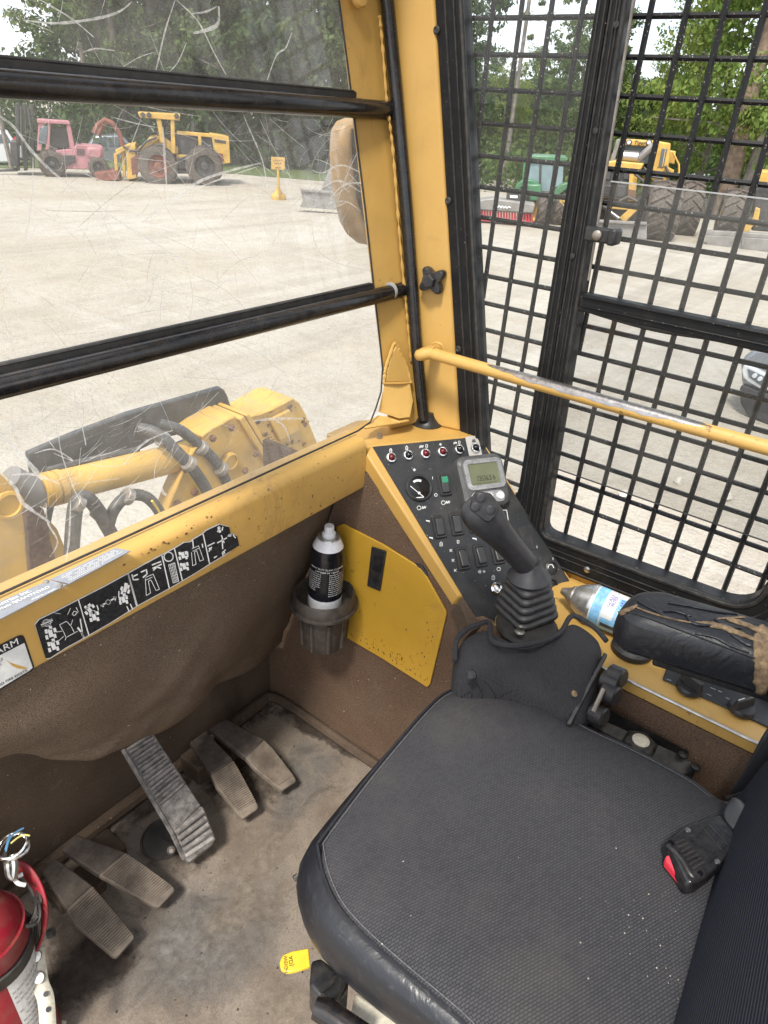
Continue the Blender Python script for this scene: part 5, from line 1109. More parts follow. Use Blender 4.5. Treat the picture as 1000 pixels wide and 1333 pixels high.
# outline of the cloth panel (photo outline laid on the cushion top), rest of it runs on below the frame
top_px = [(413, 1098), (440, 1062), (480, 1010), (520, 962), (555, 922), (578, 902), (600, 894), (625, 892), (655, 898), (690, 909), (730, 928), (775, 951), (820, 972), (865, 995), (905, 1018), (940, 1043)]
tp = [Z_(x, y, SZ) for x, y in top_px]
tp = tp + [V((.777, -.07, SZ)), V((.770, -.16, SZ)), V((.55, -.18, SZ)), V((.335, -.16, SZ)), V((.322, -.05, SZ)), V((.318, .03, SZ))]
tp += [Z_(x, y, SZ) for x, y in ((610, 1336), (570, 1300), (520, 1258), (470, 1213), (438, 1176), (420, 1135))]
cc = V((.53, .09, SZ))
def sc_(f, dz, out=0.0): return [V((cc.x + (p.x - cc.x) * f, cc.y + (p.y - cc.y) * f, p.z + dz)) + (V((p.x - cc.x, p.y - cc.y, 0)).normalized() * out) for p in tp]
def dome(f, dz): return sc_(f, dz)
m = MB(); m.loft([sc_(1.0, -.012), sc_(1.0, -.004), sc_(.985, 0.0), sc_(.93, .005), sc_(.80, .009), sc_(.60, .008), sc_(.35, .004), sc_(.1, .003)]); m.build('cushion_top', 'seat_cloth', seat, sub=1, smooth=180)
def stitch(o, px_, n, r_):
    P = spline(px_, 10); return P
m = MB(); P = spline([V(p) for p in [q + V((0, 0, 0.0)) for q in sc_(1.0, -.003)] + [sc_(1.0, -.003)[0]]], 5); m.tube(P, .0028, 6, False); m.build('piping', 'vinyl', seat)
m = MB(); P = spline(sc_(.976, .0016) + [sc_(.976, .0016)[0]], 6); m.tube(P, .0006, 5, False); m.build('stitching', 'thread', seat)
# vinyl bolster: wider skirt below the cloth
left = [Z_(x, y, -.80) for x, y in ((385, 1178), (383, 1205), (390, 1235), (402, 1250), (440, 1278), (520, 1333))]
def skirt(k):
    L = []
    for p in tp:
        d = V((p.x - cc.x, p.y - cc.y, 0)).normalized(); o = (0, .010, .013, .010, 0, -.02)[k]; z = (-.003, -.016, -.045, -.075, -.095, -.105)[k]; o += (0, .010, .022, .026, .020, .012)[k] * max(0, -d.x + .15) * min(1, max(0, (p.y - .10) / .18))
        if d.x < -.2 or d.y > .3: o *= 1.0
        L.append(V((p.x, p.y, SZ + z)) + d * o)
    return L
m = MB(); m.loft([skirt(k) for k in range(6)], True); m.build('bolster', 'vinyl', seat, sub=1, smooth=180)
# suspension frame under the cushion
m = MB(); m.box((.55, .06, -.885), (.36, .36, .05)); m.build('pan', 'black_paint', seat, bevel=.006)
m = MB(); m.box((.555, .06, -1.07), (.33, .36, .32)); m.build('suspension_base', 'dark_metal', seat, bevel=.02)
a = Z_(425, 1262, -.88); b = Z_(470, 1335, -.88)
m = MB(); m.prism([Z_(405, 1250, -.87), Z_(418, 1246, -.87), Z_(448, 1270, -.87), Z_(455, 1280, -.87), Z_(445, 1300, -.87), Z_(418, 1303, -.87), Z_(403, 1282, -.87)], (0.0, 0, -.06)); m.build('bracket', 'black_paint', seat, bevel=.004)
m = MB(); m.tube([Z_(446, 1276, -.865), Z_(436, 1292, -.862), Z_(424, 1303, -.86)], [.006, .0075, .009], 14); m.build('link', 'black_plastic', seat)
m = MB(); m.tube([Z_(410, 1312, -.855), Z_(425, 1318, -.855), Z_(450, 1335, -.855), Z_(475, 1352, -.855)], [.011, .0135, .0135, .0135], 18); m.build('adjuster_knob', 'tube_black', seat)
m = MB(); m.prism([Z_(463, 1290, -.90), Z_(520, 1330, -.90), Z_(540, 1380, -.90), Z_(450, 1350, -.90)], (0, 0, -.03)); m.build('dusty_ledge', 'ivory', seat, bevel=.004)
m = MB(); m.lathe([(.004, 0), (.004, .006), (.001, .007)], Z_(388, 1141, -.86), (-1, .3, 0), 10); m.build('screw', 'steel', seat)
# backrest leaning back, ribbed cloth
bq = [Z_(990, 1000, -.72), Z_(955, 1160, -.745), Z_(918, 1345, -.745)]
bx0, bx1 = .315, .805; by = -.062
def backl(z, dy, dx, th):
    P = []
    for x, y in rrect((bx1 - bx0) - 2 * dx, th, .035, 5): P.append(V(((bx0 + bx1) / 2 + x, by - .06 + y + dy - (.03 * ((x / .25) ** 2 - 1) * -1 if y > 0 else 0) * 0 + .012 * (x / .25), z)))
    return P
m = MB(); m.loft([backl(-.80, .012, .02, .10), backl(-.76, .006, .005, .12), backl(-.60, -.02, 0, .12), backl(-.40, -.06, .01, .12), backl(-.20, -.10, .03, .11), backl(-.12, -.115, .06, .08)]); m.build('backrest', 'back_cloth', seat, sub=1, smooth=180)
# seat slide hardware on the right of the cushion
m = MB(); m.prism([Z_(762, 942, -.80), Z_(778, 918, -.78), Z_(897, 985, -.80), Z_(908, 1003, -.80), Z_(890, 1010, -.82)], (0, 0, -.02)); m.build('slide_rail', 'rubber', seat, bevel=.003)
m = MB(); m.prism([Z_(770, 925, -.775), Z_(895, 983, -.79), Z_(897, 978, -.775), Z_(776, 915, -.762)], (0.01, 0, -.02)); m.build('slide_lip', 'mount_rubber', seat, bevel=.001)
for px, py in ((889, 984), (905, 1000)):
    m = MB(); m.lathe([(.007, 0), (.007, .004), (.003, .006), (.0005, .006)], Z_(px, py, -.785), (0, 0, 1), 12); m.build('slide_bolt', 'mount_rubber', seat)
m = MB(); m.box((.807, .10, -.865), (.078, .42, .05)); m.build('dark_gap_fill', 'mount_rubber', seat, bevel=.004)  # dark box added to keep the lit floor from showing in the gap
c = Z_(833, 968, -.775)
m = MB(); m.loft([[c + V((math.cos(a) * (r_ + amp * math.cos(6 * a)), math.sin(a) * (r_ + amp * math.cos(6 * a)), h)) for a in [2 * math.pi * i / 48 for i in range(48)]] for r_, amp, h in ((.020, .002, -.015), (.0225, .0025, -.012), (.0225, .0025, .002), (.019, .001, .006))]); kb = m.build('recline_knob', 'rubber', seat, smooth=50)
m = MB(); m.lathe([(.0125, .005), (.0125, .0075), (.0105, .0085), (.0005, .0088)], c, (0, 0, 1), 22); m.build('knob_cap', 'ivory', kb)
# flecks of grit lying on the cloth
m = MB()
for _ in range(45):
    px, py = (rnd.gauss(850, 60), rnd.gauss(1230, 55)) if rnd.random() < .7 else (rnd.uniform(460, 920), rnd.uniform(930, 1300))
    if px > 930 - (py - 1100) * .1: continue
    c = Z_(px, py, SZ + .0095); r_ = rnd.choice((.0003, .0004, .0005, .0009)); m.poly([c + V((math.cos(a) * r_ * rnd.uniform(.6, 1.3), math.sin(a) * r_, 0)) for a in (0, 1.2, 2.5, 3.8, 5.0)])
tag(m.build('grit', 'stone', seat, smooth=0), kind='stuff')

# weight adjustment lever tag
tg = thing('lever_tag', 'small yellow plastic weight adjustment tab under the seat front', 'lever', Z_(388, 1252, -.93))
tpx = [(402, 1234), (404, 1258), (385, 1264), (374, 1266), (366, 1262), (364, 1253), (368, 1243), (380, 1238)]
m = MB(); m.prism([Z_(x, y, -.915) for x, y in tpx], (0, 0, -.006)); m.build('tab', 'tag_yellow', tg, bevel=.0015)
xd = Z_(380, 1240, -.914) - Z_(381, 1262, -.914); 
text('WEIGHT', .0062, 'black_print', Z_(374, 1244, -.9145), -xd, V((xd.y, -xd.x, 0)) * -1, tg, ext=.0001)
text('ADJ.', .0072, 'black_print', Z_(381, 1244, -.9145), -xd, V((xd.y, -xd.x, 0)) * -1, tg, ext=.0001)

# ================================================================ SEAT BELT
belt = thing('seat_belt_buckle', 'black seat belt buckle with red button resting on the seat cushion', 'seat belt', Z_(910, 1100, -.745))
BZ = -.733
def bz(px, py, off=0.0): return Z_(px, py, BZ + off)
bu_px = [(866, 1097), (875, 1088), (890, 1076), (920, 1064), (935, 1060), (941, 1064), (964, 1092), (964, 1100), (950, 1115), (925, 1140), (908, 1153), (898, 1154), (892, 1150)]
bb = [bz(x, y, .012) for x, y in bu_px]; bc = sum(bb, V()) / len(bb)
m = MB(); m.loft([[p + V((0, 0, -.016)) for p in bb], [p + V((0, 0, -.004)) for p in bb], [bc.lerp(p, .94) + V((0, 0, .003)) for p in bb]]); bk = m.build('housing', 'buckle_black', belt, bevel=.002, seg=3)
m = MB(); m.prism([bz(867, 1114, .006), bz(873, 1112, .008), bz(894, 1139, .008), bz(896, 1146, .006), bz(891, 1152, .002), bz(866, 1121, .002)], (0, 0, -.010)); m.build('release_button', 'bright_red', belt, bevel=.0015)
m = MB(); m.tube(spline([bz(869, 1101, .012), bz(877, 1108, .0145), bz(889, 1122, .0145), bz(897, 1136, .0145), bz(904, 1145, .012)], 4), .0026, 8); m.build('lip', 'black_plastic', belt)
for i in range(7):
    f = i / 6; a = V((879, 1098)).lerp(V((901, 1132)), f); b = V((892, 1093)).lerp(V((917, 1122)), f)
    m = MB(); m.tube([bz(*a, .0158), bz(*b, .0158)], .0013, 6); m.build('grip_rib', 'black_plastic', bk)
for px, py in ((896, 1081), (934, 1122)): m = MB(); m.lathe([(.0034, 0), (.003, .001), (.0004, .0012)], bz(px, py, .0152), (0, 0, 1), 12); m.build('rivet', 'steel', bk)
for px, py in ((874, 1097), (912, 1137)): m = MB(); m.lathe([(.0034, 0), (.003, .0006), (.0004, .0006)], bz(px, py, .0152), (0, 0, 1), 12); m.build('hole', 'black_lens', bk)
m = MB(); lbl_ = [(915, 1078), (923, 1073), (947, 1099), (940, 1107)]
P = [bz(x, y, .0155) for x, y in lbl_]; m.tube(P + [P[0]], .0006, 5); m.build('embossed_frame', 'black_plastic', bk)
m = MB(); m.loft([[bz(934, 1062, .010), bz(963, 1094, .010), bz(963, 1094, .006), bz(934, 1062, .006)], [bz(950, 1040, .02), bz(968, 1072, .02), bz(968, 1072, .016), bz(950, 1040, .016)], [Z_(952, 1035, -.70), Z_(978, 1045, -.70), Z_(978, 1045, -.705), Z_(952, 1035, -.705)]]); m.build('stalk', 'webbing', belt, sub=2, smooth=180)
m = MB(); m.loft([[X_(945, 1036, .795), X_(952, 1040, .80), X_(952, 1042, .80), X_(945, 1038, .795)], [X_(970, 1000, .80), X_(985, 1024, .81), X_(985, 1026, .81), X_(970, 1002, .80)], [X_(990, 955, .80), X_(1015, 1005, .82), X_(1015, 1008, .82), X_(990, 958, .80)], [X_(1010, 920, .80), X_(1050, 980, .83), X_(1050, 984, .83), X_(1010, 924, .80)]]); m.build('strap', 'webbing', belt, sub=1, smooth=180)
m = MB(); m.tube([X_(946, 1039, .794), X_(970, 1031, .80), X_(1002, 1014, .81)], .0022, 6); m.build('strap_edge', 'webbing', belt)

# ================================================================ PEDALS
def pedal(label, upper, tread, nrib, mat='pedal_rubber', grp='floor pedals'):
    # corners: (px, py, z); upper = far-left, far-right, near-right, near-left; tread shares its first edge with upper's near edge
    U = [Z_(*p) for p in upper]; T = [Z_(*p) for p in tread]
    lo = min(p.z for p in U + T); ce = sum(U + T, V()) / (len(U) + len(T)); t = thing('pedal', label, 'pedal', V((ce.x, ce.y, FZ)), grp)
    m = MB(); m.prism(U, (0, 0.004, -.016)); m.build('arm_plate', 'pedal_dark' if mat == 'pedal_rubber' else mat, t, bevel=.003)
    m = MB(); m.prism(T, (0, 0.004, -.014)); tr = m.build('tread', mat, t, bevel=.003)
    a, b = T[0], T[1]; n_ = len(T)
    # ribs across the tread between its two long sides
    Ls, Rs = [T[0]] + T[:1:-1][:n_ - 3 + 0], None
    return t, U, T, tr
def side_at(chain, f):
    d = [0]
    for p, q in zip(chain, chain[1:]): d.append(d[-1] + (q - p).length)
    x = f * d[-1]
    for i in range(len(chain) - 1):
        if x <= d[i + 1] + 1e-9: return chain[i].lerp(chain[i + 1], (x - d[i]) / (d[i + 1] - d[i]))
    return chain[-1]
def ribs(tr, Lc_, Rc_, n, f0, f1, r_, mat, inset=.08):
    nn = (Rc_[0] - Lc_[0]).cross(Lc_[-1] - Lc_[0]).normalized()
    if nn.z < 0: nn = -nn
    for i in range(n):
        f = f0 + (f1 - f0) * i / (n - 1); a, b = side_at(Lc_, f), side_at(Rc_, f); d = b - a
        m = MB(); p, q = a + d * inset, b - d * inset; w = (Lc_[-1] - Lc_[0]).normalized() * r_
        m.frustum([p - w, q - w, q + w, p + w], [p - w * .4 + nn * r_ * 1.2, q - w * .4 + nn * r_ * 1.2, q + w * .4 + nn * r_ * 1.2, p + w * .4 + nn * r_ * 1.2]); m.build('rib', mat, tr, smooth=0)
zt_, zm_, zb_ = -1.175, -1.165, -1.205
t, U, T, tr = pedal('outermost left floor pedal with ribbed tread, next to the red extinguisher', [(55, 1135, zt_), (72, 1116, zt_), (120, 1152, zm_), (86, 1184, zm_)], [(86, 1184, zm_), (120, 1152, zm_), (176, 1218, zb_), (174, 1222, zb_), (152, 1246, zb_), (147, 1245, zb_), (100, 1206, (zm_ + zb_) / 2 + .005)], 0)
ribs(tr, [T[0], T[6], T[5]], [T[1], T[2]], 24, .05, .93, .0026, 'pedal_rubber', .05)
t, U, T, tr = pedal('second floor pedal from the left, angled right with a ribbed tread', [(80, 1106, zt_), (100, 1086, zt_), (163, 1109, zm_), (128, 1139, zm_)], [(128, 1139, zm_), (163, 1109, zm_), (190, 1127, (zm_ + zb_) / 2 + .006), (228, 1155, zb_), (227, 1160, zb_), (207, 1181, zb_), (200, 1180, zb_)], 0)
ribs(tr, [T[0], T[6]], [T[1], T[2], T[3]], 24, .05, .93, .0026, 'pedal_rubber', .05)
t, U, T, tr = pedal('broad steel travel pedal with thick grip bars in the middle of the floor', [(160, 976, -1.02), (199, 952, -1.02), (262, 1048, -1.135), (224, 1085, -1.14)], [(224, 1085, -1.14), (262, 1048, -1.135), (266, 1052, -1.14), (281, 1091, -1.19), (277, 1098, -1.195), (247, 1122, -1.20), (239, 1118, -1.20)], 0, 'pedal_steel')
ribs(tr, [T[0], T[6]], [T[2], T[3]], 5, .05, .95, .0048, 'pedal_steel', .06)
ut = [c_ for c_ in children(t) if c_.name.startswith('arm_plate')][0]
ribs(ut, [U[0], U[3]], [U[1], U[2]], 8, .06, .68, .0048, 'pedal_steel', .10)
fr = MB(); fr.tube([U[0] + V((0, 0, .001)), U[3] + V((0, 0, .001)), T[6] + V((0, 0, .001))], .004, 6); fr.build('side_flange', 'pedal_steel', t)
c = Z_(213, 1092, FZ + .004)
m = MB(); m.lathe([(.044, 0), (.042, .006), (.040, .006), (.0385, .002), (.0005, .002)], c, (0, 0, 1), 30); m.build('floor_ring', 'dark_metal', t)
m = MB(); m.cyl(c + V((.01, 0, 0)), Z_(238, 1088, -1.16), .012, .010, 12); m.build('plunger', 'dark_metal', t)
m = MB(); m.lathe([(.008, 0), (.008, .01), (.004, .014), (.001, .014)], Z_(223, 1105, -1.22), (-.4, -.6, .6), 8); m.build('bolt', 'dull_steel', t)
t, U, T, tr = pedal('dark right-hand pedal close beside the steel travel pedal', [(247, 966, -1.17), (268, 951, -1.17), (304, 989, -1.155), (275, 1008, -1.155)], [(275, 1008, -1.155), (304, 989, -1.155), (312, 1002, -1.165), (337, 1049, -1.205), (335, 1053, -1.205), (317, 1065, -1.205), (313, 1063, -1.205), (282, 1024, -1.165)], 0)
ribs(tr, [T[0], T[7], T[6]], [T[1], T[2], T[3]], 22, .04, .88, .0024, 'pedal_rubber', .05)
t, U, T, tr = pedal('rightmost floor pedal, nearest the brown side wall', [(272, 948, -1.17), (295, 936, -1.17), (344, 962, -1.155), (319, 986, -1.155)], [(319, 986, -1.155), (344, 962, -1.155), (354, 972, -1.165), (386, 1014, -1.205), (384, 1018, -1.205), (368, 1028, -1.205), (364, 1027, -1.205), (332, 1000, -1.165)], 0)
ribs(tr, [T[0], T[7], T[6]], [T[1], T[2], T[3]], 22, .22, .90, .0024, 'pedal_rubber', .05)
for px, py, h_ in ((112, 1150, .03), (258, 995, .05), (300, 965, .05), (82, 1160, .03), (140, 1105, .03)):
    m = MB(); m.box(Z_(px, py, FZ + h_ / 2), (.045, .06, h_)); struct(m.build('pedal_base', 'dirty_liner', bevel=.004))

# ================================================================ FIRE EXTINGUISHER
XB = V((0.100, 0.659, FZ)); ER = .050
ext = thing('fire_extinguisher', 'red fire extinguisher strapped upright at the left of the pedals', 'fire extinguisher', XB)
EH = .36
m = MB(); m.lathe([(ER - .004, 0), (ER, .006), (ER, EH - .05), (ER - .004, EH - .03), (ER - .016, EH - .008), (ER - .034, EH + .008), (.016, EH + .014)], XB, (0, 0, 1), 40); body = m.build('cylinder', 'red_paint', ext)
m = MB(); m.lathe([(ER + .0025, EH - .075), (ER + .0025, EH - .045), (ER - .001, EH - .045)], XB, (0, 0, 1), 40, False); m.build('red_band', 'red_paint', ext, solid=.002)
m = MB(); m.lathe([(ER + .003, EH - .105), (ER + .0035, EH - .085), (ER + .0005, EH - .083)], XB, (0, 0, 1), 40, False); m.build('strap', 'rubber', ext, solid=.002)
m = MB(); m.lathe([(ER + .003, EH - .15), (ER + .004, EH - .130), (ER + .0005, EH - .128)], XB + V((0, 0, .004)), (.05, .1, 1), 40, False); m.build('strap', 'rubber', ext, solid=.002)
m = MB()
for i in range(10):
    a0, a1 = R_(-95 + i * 7), R_(-95 + (i + 1) * 7); m.poly([XB + V((math.cos(a) * (ER + .0008), math.sin(a) * (ER + .0008), h)) for a, h in ((a0, EH - .24), (a1, EH - .24), (a1, EH - .105), (a0, EH - .105))])
lab = m.build('label', 'label_white', body)
m = MB()
for j in range(9):
    for i in range(9):
        if rnd.random() < .2: continue
        a0, a1 = R_(-92 + i * 6.6), R_(-92 + i * 6.6 + 5); h = EH - .23 + j * .012; m.poly([XB + V((math.cos(a) * (ER + .0012), math.sin(a) * (ER + .0012), hh)) for a, hh in ((a0, h), (a1, h), (a1, h + .004), (a0, h + .004))])
m.build('label_text', 'grey_print', lab, smooth=0)
m = MB(); m.lathe([(.014, EH + .010), (.017, EH + .014), (.017, EH + .035), (.012, EH + .04), (.0005, EH + .04)], XB, (0, 0, 1), 18); m.build('valve', 'dark_metal', ext)
# carrying hoop of the bracket: red flat band sweeping round the right side, riveted to a pale arm
hp = [(22, 1116, -.90), (40, 1124, -.905), (54, 1143, -.92), (63, 1170, -.94), (64, 1196, -.97), (58, 1218, -1.00), (47, 1240, -1.03)]
P = spline([Z_(*p) for p in hp], 6)
m = MB(); vs = []
for i, p in enumerate(P): vs.append((m.bm.verts.new(p + V((-.004, -.004, .004))), m.bm.verts.new(p + V((-.012, .004, -.018)))))
for (a, b), (c_, d_) in zip(vs, vs[1:]): m.bm.faces.new((a, b, d_, c_))
m.build('hoop', 'red_paint', ext, smooth=180, solid=.003)
pa = [(47, 1236, -1.025), (50, 1262, -1.045), (53, 1282, -1.06), (60, 1302, -1.075), (63, 1345, -1.10)]
P = spline([Z_(*p) for p in pa], 5); m = MB(); vs = []
for i, p in enumerate(P): vs.append((m.bm.verts.new(p + V((-.0095, .004, 0))), m.bm.verts.new(p + V((.0095, -.004, 0)))))
for (a, b), (c_, d_) in zip(vs, vs[1:]): m.bm.faces.new((a, b, d_, c_))
am = m.build('pale_arm', 'ivory', ext, smooth=180, solid=.004)
for px, py, z in ((47, 1245, -1.025), (51, 1273, -1.048)): m = MB(); m.lathe([(.0075, 0), (.0068, .003), (.0005, .004)], Z_(px, py, z), (-.3, -.4, .8), 16); m.build('rivet', 'steel', am)
for px, py, z in ((60, 1294, -1.066), (63, 1314, -1.08)): m = MB(); m.lathe([(.0034, 0), (.0034, .0012), (.0004, .0012)], Z_(px, py, z), (-.3, -.4, .8), 12); m.build('hole', 'black_lens', am)
m = MB(); m.lathe([(.006, 0), (.006, .006), (.003, .009), (.0005, .009)], Z_(13, 1196, -.975), (-.2, -.7, .5), 8); m.build('band_bolt', 'dark_metal', ext, smooth=0)
m = MB(); m.box(Z_(34, 1206, -.965), (.016, .012, .018), Euler((.4, .2, .5)).to_matrix()); m.build('connector', 'rubber', ext, bevel=.002)
m = MB(); m.lathe([(.006, 0), (.006, .008), (.0005, .008)], Z_(63, 1216, -1.02), (.6, -.5, .3), 10); m.build('bolt', 'dark_metal', ext)
# pull ring and cables
m = MB(); c = Z_(17, 1104, -.86); P = [c + V((math.cos(a) * .018, math.sin(a) * .018, .003 * math.sin(2 * a))) for a in [2 * math.pi * i / 24 for i in range(25)]]; m.tube(P, .0021, 8, False); P = [c + V((math.cos(a) * .018, math.sin(a) * .018, .006 + .002 * math.cos(a))) for a in [2 * math.pi * i / 24 for i in range(25)]]; m.tube(P, .0021, 8, False); m.build('pull_ring', 'chrome', ext)
m = MB(); m.tube(spline([Z_(8, 1112, -.88), Z_(10, 1125, -.875), Z_(12, 1138, -.885), Z_(17, 1142, -.89), Z_(19, 1128, -.88), Z_(17, 1112, -.87)], 5), .005, 10); m.build('lever_loop', 'steel', ext)
m = MB()
for k in range(11):
    o = rnd.uniform(-5, 5); q = [(22 + o * .3, 1138), (40 + rnd.uniform(-5, 4), 1150 + o), (50 + rnd.uniform(-4, 4), 1175 + o), (46 + rnd.uniform(-5, 5), 1198 + o), (34 + rnd.uniform(-5, 5), 1206)]
    m.tube(spline([Z_(x, y, -.945 + rnd.uniform(-.015, .012)) for x, y in q], 5), rnd.choice((.0014, .0018, .0024)), 6)
tag(m.build('cable_bundle', 'rubber', ext), kind='stuff')
for mat, q in (('wire_blue', [(8, 1108), (12, 1094), (20, 1084), (31, 1078)]), ('wire_blue', [(7, 1106), (11, 1092), (13, 1086)]), ('wire_yellow', [(14, 1098), (24, 1090), (32, 1087), (39, 1088)])):
    m = MB(); m.tube(spline([Z_(x, y, -.845) for x, y in q], 5), .0012, 6); m.build('wire', mat, ext)
m = MB(); m.tube(spline([Z_(18, 1143, -.90), Z_(24, 1150, -.90), Z_(33, 1152, -.905)], 5), .0028, 8); m.tube(spline([Z_(23, 1141, -.90), Z_(30, 1138, -.90)], 3), .0028, 8); m.build('pale_cable', 'label_white', ext)
m = MB(); m.tube([Z_(68, 1329, -1.23), Z_(85, 1333, -1.23)], .004, 6); m.build('foot_bracket', 'ivory', ext)

# ================================================================ YARD
HX = 320
m = MB(); m.box((60, 60, GZ - .25), (900, 900, .5)); struct(m.build('ground', 'gravel', smooth=0))
def gpt(px, py, up=0.0): return Z_(px, py, GZ) + V((0, 0, up))
def hdir(p): return V((p.x, p.y, 0)).normalized()
class Stand:
    """a machine's own upright frame: u to the right as seen from the cab, w away, z up; outlines are laid on planes at depth dy"""
    def __init__(s, px, py, turn=0.0):
        s.o = gpt(px, py); s.w = Matrix.Rotation(R_(turn), 3, 'Z') @ hdir(s.o); s.u = V((s.w.y, -s.w.x, 0))
    def p(s, px, py, dy=0.0): return PL(px, py, s.o + s.w * dy, s.w)
    def slab(s, name, mat, pts, dy, th, par, bevel=.02, smooth=35):
        m = MB(); m.prism([s.p(x, y, dy) for x, y in pts], s.w * th); return m.build(name, mat, par, bevel=bevel, smooth=smooth)
    def rod(s, name, mat, pts, dy, r_, par, n=8):
        m = MB(); m.tube([s.p(x, y, dy) for x, y in pts], r_, n); return m.build(name, mat, par)
    def len(s, n, dy=0.0): return (s.p(500, 300, dy) - s.p(500 + n, 300, dy)).length if False else n * (s.o.length * .86) / FOC
def wheel(par, c, ax, r_, w, lugs=16, rim='machine_yellow', mat='tyre', lw=.5, name='wheel', rimf=.55):
    ax = ax.normalized(); m = MB(); b = c - ax * w / 2
    m.lathe([(r_ * rimf, 0), (r_ * .80, -.02 * w), (r_ * .92, .06 * w), (r_ * .945, .2 * w), (r_ * .945, .8 * w), (r_ * .92, .94 * w), (r_ * .80, 1.02 * w), (r_ * rimf, w)], b, ax, 28, False)
    up = V((0, 0, 1)); sx_ = ax.cross(up).normalized(); up = sx_.cross(ax)
    for side in (0, 1):
        for i in range(lugs):
            a = 2 * math.pi * (i + .5 * side) / lugs; pts = []
            for k, (f, da) in enumerate(((.04, .0), (.25, .10), (.54, .24))):
                ff = f if side == 0 else 1 - f; A_ = a + da * 1.3
                pts.append((ff, A_))
            L = []
            for ff, A_ in pts:
                e = sx_ * math.cos(A_) + up * math.sin(A_); t2 = -sx_ * math.sin(A_) + up * math.cos(A_); q = b + ax * (w * ff); hw = r_ * .055
                L.append([q + e * r_ * .92 - t2 * hw * 1.3, q + e * r_ * 1.0 - t2 * hw, q + e * r_ * 1.0 + t2 * hw, q + e * r_ * .92 + t2 * hw * 1.3])
            m.loft(L)
    wh = m.build(name, mat, par, smooth=40)
    m = MB(); m.lathe([(.001, .11 * w), (r_ * .16, .12 * w), (r_ * .2, .26 * w), (r_ * rimf * .85, .22 * w), (r_ * rimf * .95, .06 * w), (r_ * rimf * 1.04, .08 * w), (r_ * rimf * 1.04, .92 * w), (r_ * rimf * .95, .94 * w), (r_ * rimf * .82, .74 * w), (r_ * .24, .70 * w), (r_ * .2, .86 * w), (r_ * .14, .90 * w), (.001, .89 * w)], b, ax, 22, False); m.build('rim', rim, wh)
    return wh

# ---- loader boom, hoses and guard plate just beyond the windshield
BY = 1.75
def b_(px, py, dy=0.0): return Y_(px, py, BY + dy)
boom = thing('loader_boom', 'yellow loader arm with lift cylinder, black guard plate and hoses just outside the windshield', 'loader arm', (1.1, BY, -1.6))
def bslab(name, mat, pts, dy, th, bevel=.006): m = MB(); m.prism([b_(x, y, dy) for x, y in pts], (0, th, 0)); return m.build(name, mat, boom, bevel=bevel)
bslab('guard_plate', 'guard_plate', [(37, 590), (100, 563), (170, 537), (287, 504), (293, 508), (297, 516), (306, 545), (265, 560), (215, 570), (165, 595), (80, 625), (45, 632)], .10, .025)
m = MB(); P0, P1 = b_(52, 640), b_(245, 592); m.tube([P0, P0.lerp(P1, .5), P1], .0475, 26); m.build('lift_cylinder', 'machine_yellow', boom)
m = MB(); d = (P1 - P0).normalized()
for f in (0.02, .045): m.cyl(P0 + d * f, P0 + d * (f + .018), .051, .051, 26)
m.build('cylinder_collar', 'machine_yellow', boom)
m = MB(); m.tube([b_(12, 622), b_(30, 634), b_(52, 643)], [.038, .042, .04], 18); m.build('rod_end', 'blade_grey', boom)
bslab('pin_bracket', 'machine_yellow', [(262, 568), (275, 558), (305, 541), (314, 545), (350, 598), (346, 612), (303, 634), (296, 622)], -.03, .16)
c = b_(298, 600, -.035); m = MB(); m.lathe([(.034, 0), (.034, .012), (.027, .016), (.026, .010), (.001, .010)], c, (0, -1, 0), 24); m.build('pivot_pin', 'machine_yellow', boom)
for q in ([(312, 546), (318, 541), (353, 598), (349, 607)], [(320, 541), (325, 538), (354, 588), (353, 597)]): bslab('band', 'machine_yellow', q, -.05, .20)
bslab('tip_block', 'machine_yellow', [(322, 543), (338, 541), (350, 534), (372, 521), (381, 518), (390, 524), (398, 538), (414, 578), (404, 584), (360, 604)], -.02, .17)
bslab('tip_plate', 'machine_yellow', [(352, 546), (378, 533), (392, 560), (365, 575)], -.035, .015)
bslab('link_plate', 'machine_yellow', [(215, 672), (226, 640), (248, 592), (262, 574), (280, 600), (296, 630), (270, 646)], -.05, .06)
for q, r_ in (([(182, 558, .02), (205, 565, -.03), (230, 588, -.08), (252, 612, -.10), (268, 636, -.10), (282, 665, -.08)], .0195), ([(208, 552, .02), (235, 560, -.02), (262, 582, -.05), (284, 605, -.06), (300, 640, -.05)], .018), ([(92, 745, -.1), (95, 690, -.12), (100, 655, -.12), (112, 648, -.12), (126, 662, -.1), (142, 690, -.08), (160, 720, -.06)], .021), ([(140, 690, -.08), (148, 664, -.1), (166, 646, -.1), (188, 646, -.1), (205, 662, -.08), (218, 690, -.06)], .018)):
    m = MB(); m.tube(spline([b_(*p) for p in q], 6), r_, 12); m.build('hose', 'hose_black', boom)
m = MB(); m.tube(spline([b_(198, 652, -.125), b_(206, 664, -.105), b_(212, 676, -.095)], 4), .004, 6); m.build('hose_marker', 'tag_yellow', boom)
bslab('arm_frame', 'machine_yellow', [(-60, 600), (-5, 612), (12, 622), (24, 645), (32, 680), (40, 770), (30, 810), (-60, 850)], -.12, .10)
c = b_(10, 657, -.125); m = MB(); m.lathe([(.038, 0), (.038, .008), (.030, .010), (.028, .004), (.001, .004)], c, (0, -1, 0), 24); m.build('pivot_pin', 'machine_yellow', boom)
bslab('arm_frame', 'rusty_steel', [(36, 672), (58, 662), (66, 700), (76, 738), (42, 760)], -.02, .10)
bslab('arm_frame', 'machine_yellow', [(60, 672), (76, 690), (92, 730), (104, 760), (72, 775)], .02, .10)
m = MB(); m.box((1.2, BY + .1, -2.3), (1.6, .30, .3)); m.build('lower_frame', 'dark_metal', boom, bevel=.02)
